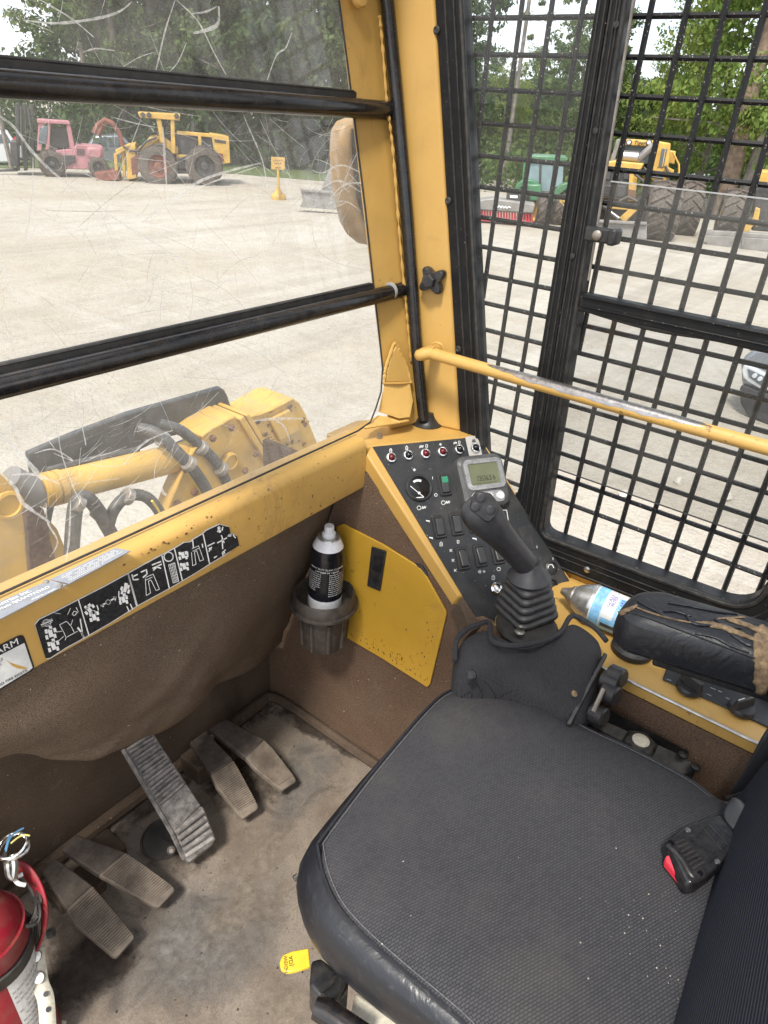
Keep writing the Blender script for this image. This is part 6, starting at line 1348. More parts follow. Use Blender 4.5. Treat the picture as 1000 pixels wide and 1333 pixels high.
m = MB(); m.box((1.2, BY + .1, -2.2), (.5, .28, 1.6)); m.build('mast_foot', 'dark_metal', boom, bevel=.02)
for px, py in ((276, 570), (300, 556), (332, 590), (318, 612), (240, 610), (252, 640), (230, 655)):
    m = MB(); m.lathe([(.013, 0), (.013, .010), (.007, .014), (.001, .014)], b_(px, py, -.05), (0, -1, 0), 6); m.build('bolt', 'rusty_steel', boom, smooth=0)
for q, off in (((212, 572), -.04), ((246, 603), -.105), ((262, 583), -.055), ((288, 610), -.07), ((101, 655), -.125), ((166, 646), -.105)):
    m = MB(); c = b_(*q, off); m.lathe([(.024, -.012), (.026, -.010), (.026, .010), (.024, .012)], c, (.75, -.1, -.65), 14); m.build('hose_clamp', 'dull_steel', boom)
for q in ([(262, 569), (275, 559), (304, 543)], [(216, 671), (227, 640), (249, 592), (262, 575)], [(322, 544), (350, 535), (381, 519)], [(360, 603), (404, 583)]):
    P = spline([b_(x, y, -.052 if x < 300 else -.022) for x, y in q], 10); m = MB(); m.tube(P, [.005 + rnd.uniform(-.0015, .0015) for _ in P], 6); m.build('weld_bead', 'machine_yellow', boom)
m = MB()
for _ in range(70):
    px, py = rnd.uniform(322, 405), rnd.uniform(528, 590); 
    if py < 548 - (px - 322) * .42 or py > 604 - (px - 350) * .35: continue
    c = b_(px, py, -.0225); r_ = rnd.choice((.003, .004, .007, .012)); m.poly([c + V((math.cos(a) * r_ * rnd.uniform(.6, 1.5), 0, math.sin(a) * r_ * rnd.uniform(.4, 1))) for a in [i * 1.047 for i in range(6)]])
tag(m.build('paint_chips', 'rusty_steel', boom, smooth=0), kind='stuff')
for q in ([(62, 612), (110, 600), (180, 585)], [(150, 600), (205, 588), (240, 575)], [(70, 640), (60, 700), (75, 745)], [(120, 668), (150, 700), (165, 740)]): m = MB(); m.tube(spline([b_(x, y, .03) for x, y in q], 6), .010, 8); m.build('thin_hose', 'hose_black', boom)
# ---- cab mirror
mir = thing('cab_mirror', 'rounded dusty tan mirror shell on the outside of the front corner', 'mirror', (1.33, 1.1, -.30))
mp_ = [(466, 154), (456, 158), (449, 170), (447, 192), (447, 215), (449, 245), (454, 272), (460, 295), (468, 309), (480, 319), (495, 322), (500, 300), (490, 240), (478, 153)]
def mi(px, py, dy=0.0): return Y_(px, py, 1.10 + dy)
m = MB(); m.prism([mi(*p) for p in mp_], (0, .05, 0)); m.build('shell', 'mirror_tan', mir, bevel=.018, seg=4)
m = MB(); m.prism([mi(x, y, -.012) for x, y in ((463, 168), (470, 166), (494, 310), (484, 306), (470, 260), (464, 210))], (0, .012, 0)); m.build('rubber_edge', 'rubber', mir)
m = MB(); m.tube([mi(480, 200, .03), V((1.08, .80, -.12))], .012, 8); m.build('mirror_arm', 'black_paint', mir)

# ---- yellow skidder on the left
s = Stand(222, 240); sk = thing('skidder', 'yellow wheeled log skidder with open roof parked left beyond the windshield', 'skidder', s.o)
k = .0298
for px, py, r_, dy in ((206, 216, .74, .3), (266, 216, .72, .3), (206, 216, .74, 2.1), (266, 216, .72, 2.1)): wheel(sk, s.p(px, py, dy), -s.w, r_, .55, 14, 'rust_red' if px < 230 else 'dark_metal')
s.slab('roof', 'machine_yellow', [(179, 146), (182, 153), (234, 157), (235, 149)], .4, 1.9, sk)
for q in ([(203, 152), (209, 152), (215, 186), (209, 186)], [(222, 155), (227, 156), (229, 200), (223, 200)]): s.slab('cab_post', 'machine_yellow', q, .45, .12, sk); s.slab('cab_post', 'machine_yellow', q, 2.05, .12, sk)
s.slab('cab_floor', 'machine_yellow', [(184, 192), (196, 178), (212, 177), (232, 192), (232, 200), (186, 206)], .6, 1.5, sk)
s.slab('engine', 'dark_metal', [(226, 172), (276, 178), (286, 212), (228, 205)], .7, 1.3, sk)
s.slab('hood_rail', 'machine_yellow', [(230, 170), (276, 174), (276, 179), (230, 175)], .6, .15, sk)
s.slab('hood_post', 'machine_yellow', [(258, 176), (262, 176), (263, 198), (259, 198)], .6, .15, sk)
s.slab('rear_box', 'machine_yellow', [(275, 174), (298, 178), (300, 212), (288, 214), (279, 198)], .6, 1.5, sk)
s.slab('belly', 'machine_yellow', [(229, 201), (248, 202), (247, 219), (232, 219)], .6, 1.4, sk)
s.slab('underbody', 'dark_metal', [(190, 205), (290, 208), (290, 226), (190, 226)], 1.0, 1.2, sk)
s.slab('front_frame', 'machine_yellow', [(164, 190), (176, 187), (178, 232), (166, 234)], .5, 1.6, sk)
for q in ([(180, 192), (204, 176), (207, 181), (184, 199)], [(150, 195), (170, 186), (172, 191), (152, 202)]): s.slab('boom_arm', 'machine_yellow', q, .5, .25, sk)
m = MB(); m.tube([s.p(x, y, .9) for x, y in ((122, 173), (128, 162), (137, 156), (146, 160), (155, 172), (160, 190))], .09, 8); m.tube([s.p(x, y, 1.5) for x, y in ((128, 176), (134, 163), (143, 158), (152, 168))], .08, 8); m.build('grapple_arch', 'rust_red', sk)
s.slab('dozer_blade', 'rust_red', [(122, 226), (152, 222), (156, 234), (126, 236)], .4, 1.8, sk)
for q in ([(148, 200), (152, 198), (154, 226), (150, 228)], [(158, 196), (162, 194), (164, 230), (160, 232)]): s.slab('lift_arm', 'machine_yellow', q, .7, .2, sk)
s.slab('seat', 'dark_metal', [(210, 176), (222, 177), (224, 194), (212, 194)], 1.0, .6, sk)
s.rod('exhaust_stack', 'dark_metal', [(252, 176), (251, 158)], .9, .06, sk)
s.rod('steering_column', 'dark_metal', [(203, 196), (207, 180)], 1.2, .04, sk); s.slab('steering_wheel', 'dark_metal', [(204, 178), (212, 180), (212, 182), (204, 180)], 1.1, .3, sk, .005)
for x in (186, 194, 230): m = MB(); m.lathe([(.09, 0), (.08, .06), (.001, .07)], s.p(x, 149.5 if x < 200 else 151, .38), -s.w, 12); m.build('work_light', 'dark_metal', sk)
for q in ([(234, 182), (240, 183), (243, 204), (236, 203)], [(246, 184), (254, 185), (258, 206), (249, 205)], [(264, 186), (270, 187), (276, 208), (268, 207)]): s.slab('engine_panel', 'guard_plate', q, .66, .05, sk, .01)
for q in ([(180, 196), (190, 184), (204, 178)], [(182, 200), (196, 190), (214, 188)], [(236, 206), (252, 200), (262, 205)], [(160, 190), (170, 196), (180, 196)]): s.rod('hose', 'hose_black', q, .46, .035, sk)
s.slab('fuel_tank', 'dark_metal', [(231, 205), (247, 206), (246, 220), (233, 220)], .5, .12, sk, .03); s.slab('step', 'dark_metal', [(230, 222), (246, 223), (246, 225), (230, 224)], .45, .3, sk, .005)
for y in (156, 163, 170): s.rod('cab_screen_bar', 'dark_metal', [(209, y), (224, y + 1)], 2.1, .02, sk)
for x in (212, 216, 220): s.rod('cab_screen_bar', 'dark_metal', [(x, 154), (x + 4, 184)], 2.1, .02, sk)
s.slab('rust_patch', 'rust_red', [(278, 198), (290, 200), (292, 210), (286, 212)], .585, .02, sk, 0); s.slab('decal', 'dark_metal', [(279, 181), (294, 183.5), (294.5, 187), (279.5, 185)], .585, .02, sk, 0)
s.slab('rim_mud', 'rust_red', [(170, 206), (180, 200), (186, 222), (172, 228)], .48, .1, sk, .02)
# ---- pink forklift
s = Stand(88, 231); fk = thing('forklift', 'faded pink forklift with black mast standing at the far left of the yard', 'forklift', s.o)
for px, py, r_, dy in ((68, 213, .50, .2), (128, 217, .38, .2), (68, 213, .50, 1.5), (128, 217, .38, 1.5)): wheel(fk, s.p(px, py, dy), -s.w, r_, .35, 12, 'dark_metal')
s.slab('body', 'pink_paint', [(62, 197), (94, 194), (100, 188), (134, 191), (135, 204), (122, 208), (120, 220), (84, 220), (78, 205), (62, 203)], .1, 1.3, fk)
for q in ([(50, 158), (58, 158), (54, 196), (48, 196)], [(62, 158), (66, 158), (64, 197), (59, 197)], [(86, 160), (91, 160), (98, 193), (91, 194)]): s.slab('cab_post', 'pink_paint', q, .15, .1, fk); s.slab('cab_post', 'pink_paint', q, 1.2, .1, fk)
s.slab('overhead_guard', 'pink_paint', [(48, 155), (60, 156), (90, 158), (92, 162), (48, 160)], .1, 1.25, fk)
s.slab('cab_window', 'far_glass', [(52, 166), (62, 163), (60, 187), (50, 187)], .12, .02, fk); s.slab('cab_interior', 'dark_metal', [(66, 165), (86, 166), (90, 192), (66, 192)], .5, .5, fk)
s.slab('white_pack', 'trailer_white', [(50, 164), (58, 164), (56, 186), (49, 186)], .6, .3, fk)
for q in ([(20, 134), (25, 134), (26, 222), (21, 222)], [(29, 134), (34, 134), (36, 222), (31, 222)], [(38, 136), (43, 136), (45, 218), (40, 218)]): s.slab('mast_rail', 'dark_metal', q, .3, .2, fk); s.slab('mast_rail', 'dark_metal', q, 1.0, .2, fk)
for y in (142, 160, 185, 205): s.slab('mast_crossbar', 'dark_metal', [(20, y), (44, y + .5), (44, y + 4), (20, y + 4)], .35, .1, fk)
s.slab('carriage', 'dark_metal', [(13, 184), (22, 184), (24, 216), (14, 216)], .2, 1.1, fk); s.slab('fork', 'dark_metal', [(-10, 221), (24, 219), (24, 223), (-10, 224)], .4, .15, fk)
s.slab('counterweight', 'pink_paint', [(112, 190), (134, 191), (135, 206), (126, 210), (112, 206)], .05, 1.4, fk, .12)
for y in (194, 197, 200): s.slab('grille_slot', 'dark_metal', [(100, y), (110, y + .3), (110, y + 1.6), (100, y + 1.3)], .07, .05, fk, 0)
s.slab('step', 'dark_metal', [(78, 212), (92, 212), (92, 215), (78, 215)], -.02, .3, fk, .01); s.slab('side_tank', 'dark_metal', [(82, 202), (98, 202), (98, 212), (84, 212)], .04, .1, fk, .02)
s.rod('exhaust_stack', 'dark_metal', [(104, 190), (104, 172)], .9, .05, fk); s.rod('steering_column', 'dark_metal', [(66, 196), (72, 182)], .7, .04, fk)
s.slab('seat', 'dark_metal', [(76, 178), (84, 178), (86, 194), (74, 194)], .55, .5, fk, .05)
for q in ([(36, 140), (40, 165), (38, 190)], [(27, 138), (28, 175), (30, 205)]): s.rod('mast_hose', 'hose_black', q, .25, .035, fk)
s.slab('mud_patch', 'rusty_steel', [(64, 199), (78, 199), (76, 205), (64, 204)], .085, .02, fk, 0)
# ---- vehicles far left and behind
s = Stand(12, 221); cw = thing('white_pickup', 'white pickup truck partly hidden behind the black forklift mast', 'pickup truck', s.o)
s.slab('body', 'car_white', [(-40, 190), (-18, 188), (-8, 172), (10, 171), (20, 186), (28, 190), (30, 212), (-40, 213)], 1.5, 1.8, cw, .08); s.slab('window', 'far_glass', [(-6, 175), (8, 174), (15, 186), (-12, 187)], 1.48, .03, cw)
for px in (-22, 16): wheel(cw, s.p(px, 211, 1.7), -s.w, .38, .25, 8, 'steel')
s.slab('tail_light', 'bright_red', [(18, 178), (22, 178), (22, 186), (18, 186)], 1.46, .03, cw, 0)
s = Stand(140, 218); cg = thing('grey_car', 'grey car half hidden between forklift and yellow skidder', 'car', s.o)
s.slab('body', 'car_grey', [(98, 196), (112, 192), (122, 176), (158, 175), (172, 190), (182, 194), (182, 212), (98, 212)], 3, 1.8, cg, .1)
s.slab('window', 'far_glass', [(124, 179), (138, 178), (138, 190), (116, 191)], 2.97, .03, cg); s.slab('window', 'far_glass', [(142, 178), (157, 178), (168, 190), (142, 190)], 2.97, .03, cg)
for px in (114, 166): wheel(cg, s.p(px, 211, 3.1), -s.w, .38, .25, 8, 'steel')
# ---- yellow yard sign on its post
s = Stand(362, 261); sg = thing('yard_sign', 'small yellow notice board on a post with round base standing in the gravel', 'sign', s.o)
s.slab('board', 'machine_yellow', [(353, 204), (371, 205), (371, 221), (353, 220.5)], 0, .04, sg, .01)
s.rod('post', 'machine_yellow', [(362, 221), (362.5, 240), (363, 253)], .02, .045, sg)
m = MB(); c = gpt(362.5, 259.5); r1 = .26; m.lathe([(r1, 0), (r1, .14), (r1 * .92, .17), (.16, .20), (.09, .34), (.04, .42)], c, (0, 0, 1), 18); m.build('base', 'machine_yellow', sg)
m = MB()
for y0, xs_ in ((208, (356, 358.5, 361, 363.5, 366)), (212, (357, 359.5, 362, 364.5)), (217.5, (358, 360, 362, 364))):
    for x in xs_: m.prism([s.p(x, y0, -.008), s.p(x + 1.7, y0, -.008), s.p(x + 1.4, y0 + 1.6, -.008), s.p(x + .2, y0 + 1.6, -.008)], s.w * .004)
m.build('worn_lettering', 'rusty_steel', sg, smooth=0)
# ---- grey blade at the windshield's right edge
s = Stand(420, 277); bl = thing('dozer_blade', 'grey steel dozer blade resting on the gravel beside the yellow mirror', 'blade', s.o)
s.slab('plate', 'blade_grey', [(392, 248), (400, 249), (450, 253), (450, 274), (390, 270), (394, 262)], 0, .10, bl); s.slab('cutting_edge', 'stone', [(390, 270), (450, 274), (450, 278), (388, 273)], -.05, .06, bl, .005); s.slab('top_lip', 'blade_grey', [(391, 246), (450, 251), (450, 254), (391, 249)], -.06, .25, bl, .01)
for x in (402, 418, 434): s.slab('brace', 'blade_grey', [(x, 250), (x + 3, 250), (x + 3, 272), (x, 271)], .1, .35, bl, .01)
s.slab('push_frame', 'blade_grey', [(428, 225), (440, 222), (446, 250), (418, 250)], .8, 1.0, bl)
# ---- green tractor with sweeper
s = Stand(706, 293); tr_ = thing('green_tractor', 'green farm tractor with glazed cab parked behind the road sweeper', 'tractor', s.o)
s.slab('roof', 'green_paint', [(688, 205), (694, 202), (736, 204), (740, 208), (738, 210), (690, 210)], .8, 1.5, tr_, .04)
s.slab('cab', 'tractor_glass', [(684, 211), (734, 211), (732, 250), (680, 252)], .9, 1.2, tr_, .02)
for q in ([(682, 210), (685, 210), (681, 250), (678, 250)], [(702, 211), (704, 211), (704, 248), (702, 248)], [(720, 211), (723, 211), (722, 248), (719, 248)]): s.slab('cab_post', 'green_paint', q, .86, .08, tr_)
for q in ([(670, 246), (672, 240), (680, 235), (692, 234), (700, 238), (702, 246), (698, 248), (692, 241), (682, 241), (676, 247)], [(719, 262), (722, 248), (730, 240), (738, 238), (744, 242), (738, 246), (730, 252), (725, 264)]): s.slab('fender', 'green_paint', q, .4, .6, tr_, .03)
s.slab('hood', 'green_paint', [(686, 240), (704, 240), (706, 262), (690, 262)], .0, .9, tr_, .05); s.slab('chassis', 'dark_metal', [(682, 254), (730, 256), (728, 282), (684, 280)], .5, .8, tr_)
for px, py, r_, dy, ax in ((704, 275, .62, .2, .2), (724, 272, .70, .9, .2), (686, 268, .6, 1.6, .2)): wheel(tr_, s.p(px, py, dy), (s.u + s.w * .25), r_, .42, 14, 'machine_yellow')
s.slab('loader_arm', 'machine_yellow', [(728, 258), (738, 256), (738, 284), (727, 284)], .3, .3, tr_)
s.rod('exhaust', 'dark_metal', [(703, 240), (704, 214)], .4, .04, tr_)
s = Stand(655, 293); sw = thing('road_sweeper', 'grey hooded road sweeper attachment with red bristles on the gravel', 'sweeper', s.o)
s.slab('hood', 'blade_grey', [(614, 262), (640, 258), (697, 266), (694, 278), (616, 273)], -.1, .75, sw, .04)
for i in range(22):
    x = 615 + i * 3.62; y = 273.5 + i * .24; s.slab('bristle', 'bright_red', [(x, y), (x + 2.5, y + .1), (x + 2.3, y + 13.5), (x + .1, y + 13.2)], .05, .45, sw, 0, 0)
s.slab('mount', 'dark_metal', [(660, 250), (676, 250), (678, 268), (658, 266)], .2, .3, sw); s.slab('mount_plate', 'trailer_white', [(664, 254), (674, 254.5), (674, 258), (664, 257.5)], .18, .02, sw, 0)
m = MB(); q = [(646, 267), (648, 270.5), (650, 267.5), (652, 271), (654, 268), (656, 271.2), (658, 268.6), (660, 271.6), (662, 269), (665, 270.5)]
for a, b in zip(q, q[1:]): m.tube([s.p(*a, -.115), s.p(*b, -.115)], .018, 4)
m.build('white_script', 'trailer_white', sw, smooth=0)
# ---- yellow skidder seen through the door mesh
s = Stand(850, 312); s2 = thing('skidder', 'large yellow skidder with chevron tyres facing the cab through the mesh door', 'skidder', s.o)
ax = s.u + s.w * .12
def two(px0, px1, py, dy): return (s.p((px0 + px1) / 2, py, dy), (s.p(px1, py, dy) - s.p(px0, py, dy)).length)
for p0, p1, py, r_, dy in ((839, 882, 277, .94, .5), (880, 909, 275, .95, 2.6), (770, 800, 270, .92, 1.8)): c, w_ = two(p0, p1, py, dy); wheel(s2, c, ax, r_, w_, 15, 'machine_yellow')
s.slab('hood', 'machine_yellow', [(779, 213), (800, 209), (838, 213), (834, 222), (782, 219)], .4, 1.8, s2, .04)
s.slab('grille', 'dark_metal', [(782, 219), (824, 222), (824, 262), (779, 257)], .5, 1.5, s2, .02)
for x in (787, 800, 812): s.slab('grille_bar', 'guard_plate', [(x, 221), (x + 8, 221.5), (x + 7.6, 234), (x - .3, 233)], .46, .05, s2, .01)
s.slab('frame_post', 'machine_yellow', [(820, 222), (830, 224), (827, 262), (817, 262)], .3, .3, s2)
s.slab('cab_back', 'dark_metal', [(808, 190), (852, 191), (848, 222), (804, 218)], 2.3, .2, s2)
s.slab('cab_side', 'machine_yellow', [(857, 184), (873, 187), (868, 238), (848, 236), (850, 214)], 1.0, 1.2, s2, .03); s.slab('side_window', 'far_glass', [(862, 193), (869, 194), (864, 218), (857, 217)], .97, .03, s2, .01)
br = s.slab('cab_brow', 'machine_yellow', [(813, 181), (850, 183.5), (849, 191), (813, 189)], .9, 1.5, s2, .03)
s.slab('windscreen', 'far_glass', [(815, 189.5), (848, 191), (843, 213), (806, 211)], 1.15, .03, s2, 0)
for q in ([(803, 181), (808, 181), (800, 211), (794, 210)], [(813, 182), (816, 182), (808, 211), (804, 211)]): s.slab('cab_post', 'blade_grey', q, 1.0, .12, s2, .01)
s.rod('guard_tube', 'blade_grey', [(829, 209), (851, 189)], .8, .11, s2)
m = MB(); c = s.p(820, 204, .8); m.lathe([(.02, -.3), (.16, -.25), (.16, .25), (.02, .3)], c, s.u, 14); m.build('muffler', 'steel', s2)
for px in (819, 845): m = MB(); m.lathe([(.09, 0), (.08, .05), (.001, .06)], s.p(px, 185.5, .9), -s.w, 14); m.build('work_light', 'dark_metal', s2); m = MB(); m.lathe([(.06, .05), (.05, .07), (.001, .08)], s.p(px, 185.5, .9), -s.w, 12); m.build('lamp_glass', 'headlamp', s2)
a, b = s.p(824.5, 188, .885), s.p(841, 189, .885); text('Tigercat', .17, 'black_print', a, b - a, (0, 0, 1), br, ext=.003, shear=.2)
s.slab('rear_box', 'machine_yellow', [(866, 195), (880, 197), (878, 214), (865, 212)], 2.4, .6, s2, .03)
for q in ([(836, 222), (878, 226), (876, 232), (836, 229)], [(846, 212), (862, 226), (858, 230), (842, 216)], [(860, 212), (878, 222), (876, 226), (858, 217)], [(836, 228), (842, 228), (840, 262), (834, 262)]): s.slab('boom_part', 'machine_yellow', q, 1.4, .3, s2, .02)
for q in ([(806, 284), (826, 266), (834, 269), (814, 290)], [(766, 280), (775, 266), (781, 270), (772, 286)]): s.slab('blade_arm', 'machine_yellow', q, -.3, .25, s2, .02)
s.slab('lower_guard', 'machine_yellow', [(770, 264), (826, 268), (824, 274), (768, 270)], .2, .4, s2, .02)
s.slab('blade', 'blade_grey', [(763, 288), (842, 293), (842, 312), (762, 305)], -.9, .18, s2, .02); s.slab('blade_lip', 'blade_grey', [(763, 286), (842, 290), (842, 293), (763, 289)], -1.0, .3, s2, .01)
s.slab('underbody', 'dark_metal', [(782, 256), (842, 260), (842, 290), (782, 286)], .6, 1.6, s2)
for q in ([(826, 226), (838, 236), (842, 250)], [(838, 218), (850, 230), (864, 232)], [(806, 262), (818, 256), (830, 262)], [(866, 216), (872, 228), (868, 240)]): s.rod('hose', 'hose_black', q, .9 if q[0][0] > 830 else .2, .04, s2)
for q in ([(784, 240), (800, 241), (799, 256), (783, 255)], [(804, 241), (816, 242), (815, 257), (803, 256)]): s.slab('grille_panel', 'guard_plate', q, .47, .05, s2, .02)
for y in (243, 247, 251): s.slab('grille_slot', 'dark_metal', [(785, y), (798, y + .5), (798, y + 1.5), (785, y + 1)], .455, .03, s2, 0)
for x0 in (860, 866): s.slab('window_bar', 'machine_yellow', [(x0, 194), (x0 + 1, 194), (x0 - 3, 217), (x0 - 4, 217)], .955, .02, s2, 0)
s.slab('mud_patch', 'rusty_steel', [(818, 246), (828, 248), (827, 261), (817, 260)], .285, .02, s2, 0); s.rod('handrail', 'machine_yellow', [(876, 198), (884, 214), (884, 236)], 2.2, .03, s2)
s.rod('cylinder', 'chrome', [(790, 272), (806, 284)], -.1, .05, s2); s.rod('cylinder', 'dark_metal', [(778, 262), (792, 273)], -.1, .08, s2)
# ---- third machine at the right-hand edge
s = Stand(955, 322); s3 = thing('grapple_skidder', 'dark and yellow skidder with pale steel blade at the right edge beyond the mesh', 'skidder', s.o)
for p0, p1, py, r_, dy in ((936, 972, 280, .78, 1.3),): c, w_ = two(p0, p1, py, dy); wheel(s3, c, s.u + s.w * .12, r_, w_, 15, 'machine_yellow')
s.slab('engine_cover', 'dark_metal', [(984, 240), (1060, 244), (1060, 306), (978, 300)], 1.0, 1.5, s3, .04)
s.slab('cab', 'machine_yellow', [(988, 222), (1060, 226), (1060, 244), (986, 240)], 1.2, 1.4, s3, .04)
for q in ([(958, 306), (974, 290), (982, 292), (968, 310)], [(978, 290), (984, 270), (990, 272), (986, 296)]): s.slab('blade_arm', 'machine_yellow', q, .4, .25, s3, .02)
s.slab('blade', 'blade_grey', [(919, 306), (1080, 316), (1080, 334), (920, 325)], -.1, .18, s3, .02); s.slab('blade_back', 'blade_grey', [(918, 300), (1080, 309), (1080, 316), (919, 306)], -.06, .3, s3, .02)
for x in (966, 1010): s.slab('blade_rib', 'blade_grey', [(x, 309), (x + 3, 309), (x + 3, 329), (x, 328)], -.16, .07, s3, .0)
# ---- white trailer glimpsed between the trees
s = Stand(905, 262); tl_ = thing('white_trailer', 'white box trailer glimpsed between tree trunks behind the skidders', 'trailer', s.o)
s.slab('box', 'trailer_white', [(872, 226), (985, 234), (985, 254), (872, 248)], 6, 2.4, tl_, .04); s.slab('skirt', 'dark_metal', [(876, 250), (980, 256), (980, 261), (876, 256)], 6.2, 2, tl_)
for px in (890, 960): wheel(tl_, s.p(px, 259, 6.1), -s.w, .48, .3, 10, 'steel')
# ---- silver car nosing in from the right
s = Stand(985, 548, -18); car = thing('silver_car', 'silver grey car nose with bright headlamp at the right edge of the yard', 'car', s.o)
s.slab('bumper', 'car_dark', [(962, 505), (966, 500), (1000, 512), (1150, 545), (1150, 600), (1010, 560), (972, 540), (963, 525)], 0, 1.7, car, .06)
s.slab('front_wing', 'car_grey', [(962, 470), (970, 462), (985, 452), (1150, 470), (1150, 545), (1000, 512), (964, 503)], .02, 1.66, car, .06)
s.slab('bonnet', 'car_grey', [(972, 458), (985, 447), (1010, 440), (1150, 452), (1150, 475), (985, 456)], .10, 1.5, car, .05)
s.slab('windscreen', 'far_glass', [(990, 446), (1005, 425), (1160, 430), (1160, 454)], .4, 1.1, car, .05)
hl = s.slab('headlight', 'headlamp', [(965, 482), (969, 473), (976, 476), (1008, 492), (1010, 509), (992, 508), (974, 498), (967, 492)], -.03, .1, car, .02)
s.slab('lamp_lens', 'far_glass', [(973, 480), (1004, 495), (1004, 504), (990, 502), (975, 491)], -.045, .02, hl, .004)
for x, y in ((983, 489), (990, 493), (997, 497)): m = MB(); m.lathe([(.03, 0), (.026, .02), (.001, .022)], s.p(x, y, -.05), -s.w, 12); m.build('projector', 'headlamp', hl)
wheel(car, s.p(1075, 560, .2), -s.w, .36, .24, 10, 'steel')
# ---- stones on the gravel
for px, py, lb in ((812, 646, 'small pale stone half way down the mesh door view'), (945, 650, 'pale stone furthest right on the gravel under the grab rail'), (883, 630, 'flat pale stone between the other two on the gravel')):
    m = MB(); c = gpt(px, py); m.loft([[c + V((math.cos(a) * r_ * rnd.uniform(.7, 1.3), math.sin(a) * r_ * rnd.uniform(.7, 1.3) * .6, h)) for a in [i * .898 for i in range(7)]] for r_, h in ((.06, 0), (.075, .03), (.04, .06))]); tag(m.build('stone', 'stone', smooth=40), lb, 'stone', 'loose stones in the yard')

# ================================================================ TREES
def leaf_cloud(mm, cen_, r_, n, size, squash=.75):
    for _ in range(n):
        while True:
            q = V((rnd.uniform(-1, 1), rnd.uniform(-1, 1), rnd.uniform(-1, 1)))
            if .15 < q.length < 1: break
        p = cen_ + V((q.x * r_, q.y * r_, q.z * r_ * squash)); a = rnd.uniform(0, 6.28); nrm = (q + V((rnd.gauss(0, .6), rnd.gauss(0, .6), rnd.gauss(.4, .6)))).normalized()
        tx_ = nrm.cross(V((math.cos(a), math.sin(a), .3))).normalized(); ty_ = nrm.cross(tx_); s_ = size * rnd.uniform(.55, 1.3); b = s_ * rnd.uniform(.5, .8)
        mm.poly([p - tx_ * s_, p + ty_ * b * .8 - tx_ * s_ * .1, p + tx_ * s_ * .9, p - ty_ * b])
def tree_proto(label, group, leaf, H, trunk_r, low, spread, nclump, nleaf, lsize, bark='bark_grey', name='tree'):
    t = thing(name, label, 'tree', (0, 0, 0), group); m = MB(); base = V((0, 0, 0)); top_ = V((rnd.uniform(-.4, .4), rnd.uniform(-.4, .4), H * .93))
    pts = [base.lerp(top_, f) + V((rnd.uniform(-.12, .12), rnd.uniform(-.12, .12), 0)) * (f > 0) for f in (0, .2, .4, .6, .8, 1)]
    m.tube(pts, [trunk_r * 1.25, trunk_r, trunk_r * .82, trunk_r * .6, trunk_r * .36, .03], 9); cl = []
    for i in range(16):
        f = low + (1 - low) * (i + rnd.random()) / 16; p = base.lerp(top_, f); a = i * 2.4 + rnd.uniform(-.5, .5); R1 = spread * (1.05 - .55 * f) * rnd.uniform(.65, 1.1); e = p + V((math.cos(a) * R1, math.sin(a) * R1, R1 * rnd.uniform(.1, .55)))
        md_ = p.lerp(e, .5) + V((0, 0, R1 * .08)); m.tube([p, md_, e], [trunk_r * .32 * (1.1 - f), trunk_r * .18 * (1.1 - f) + .01, .012], 5)
        cl += [e, p.lerp(e, .62)]
    tk = m.build('trunk', bark, t)
    m = MB(); k_ = 0
    while k_ < nclump:
        c = rnd.choice(cl) + V((rnd.gauss(0, spread * .2), rnd.gauss(0, spread * .2), rnd.gauss(0, spread * .17))); leaf_cloud(m, c, rnd.uniform(.45, 1.05) * spread * .24, nleaf, lsize); k_ += 1
    m.build('crown', leaf, t, smooth=0); learn(t); return t
def place(t, px, dist, sc, first, label=None, zoff=0.0):
    d = D(px, 200); h = V((d.x, d.y, 0)).normalized() * dist; o = t if first else copy_tree(t)
    o.location = (h.x, h.y, GZ + zoff); o.rotation_euler = (0, 0, rnd.uniform(0, 6.28)); o.scale = (sc, sc, sc * rnd.uniform(.92, 1.1))
    if label: o['label'] = label
    return o
TL_ = 'dense dark green tree in the wood behind the parked forklift and skidder'
t1 = tree_proto(TL_, 'trees of the wood on the left', 'leaf_dark', 14, .22, .10, 3.6, 170, 75, .14)
t2 = tree_proto('taller mid green tree in the wood behind the parked forklift and skidder', 'trees of the wood on the left', 'leaf_mid', 15, .20, .16, 3.2, 150, 75, .14)
n_ = 0
used = {}
def put(t, *a, **k):
    f = not used.get(t.name); used[t.name] = True; return place(t, *a, first=f, **k)
for px, d_, sc, which in ((165, 37, .95, t1), (125, 43, .85, t1), (185, 38, 1.0, t2), (215, 36, 1.0, t2), (255, 39, 1.05, t2), (290, 36, 1.0, t1), (325, 38, 1.1, t2), (350, 34, 1.0, t1), (385, 36, 1.05, t1), (445, 35, 1.05, t1), (475, 32, 1.0, t1), (505, 34, 1.0, t1), (175, 46, 1.2, t1), (235, 46, 1.2, t1), (310, 45, 1.2, t1), (540, 35, 1.0, t2), (150, 47, .8, t2)): put(which, px, d_ + 7, sc * 1.1)
TR_ = 'darker mid green tree among those standing behind the tractor and skidders on the right'
t3 = tree_proto(TR_, 'trees on the right of the yard', 'leaf_mid', 13, .20, .14, 3.3, 150, 75, .125)
t4 = tree_proto('pale yellow-green leafy tree among those behind the machines on the right', 'trees on the right of the yard', 'leaf_light', 12, .18, .10, 3.4, 125, 75, .105)
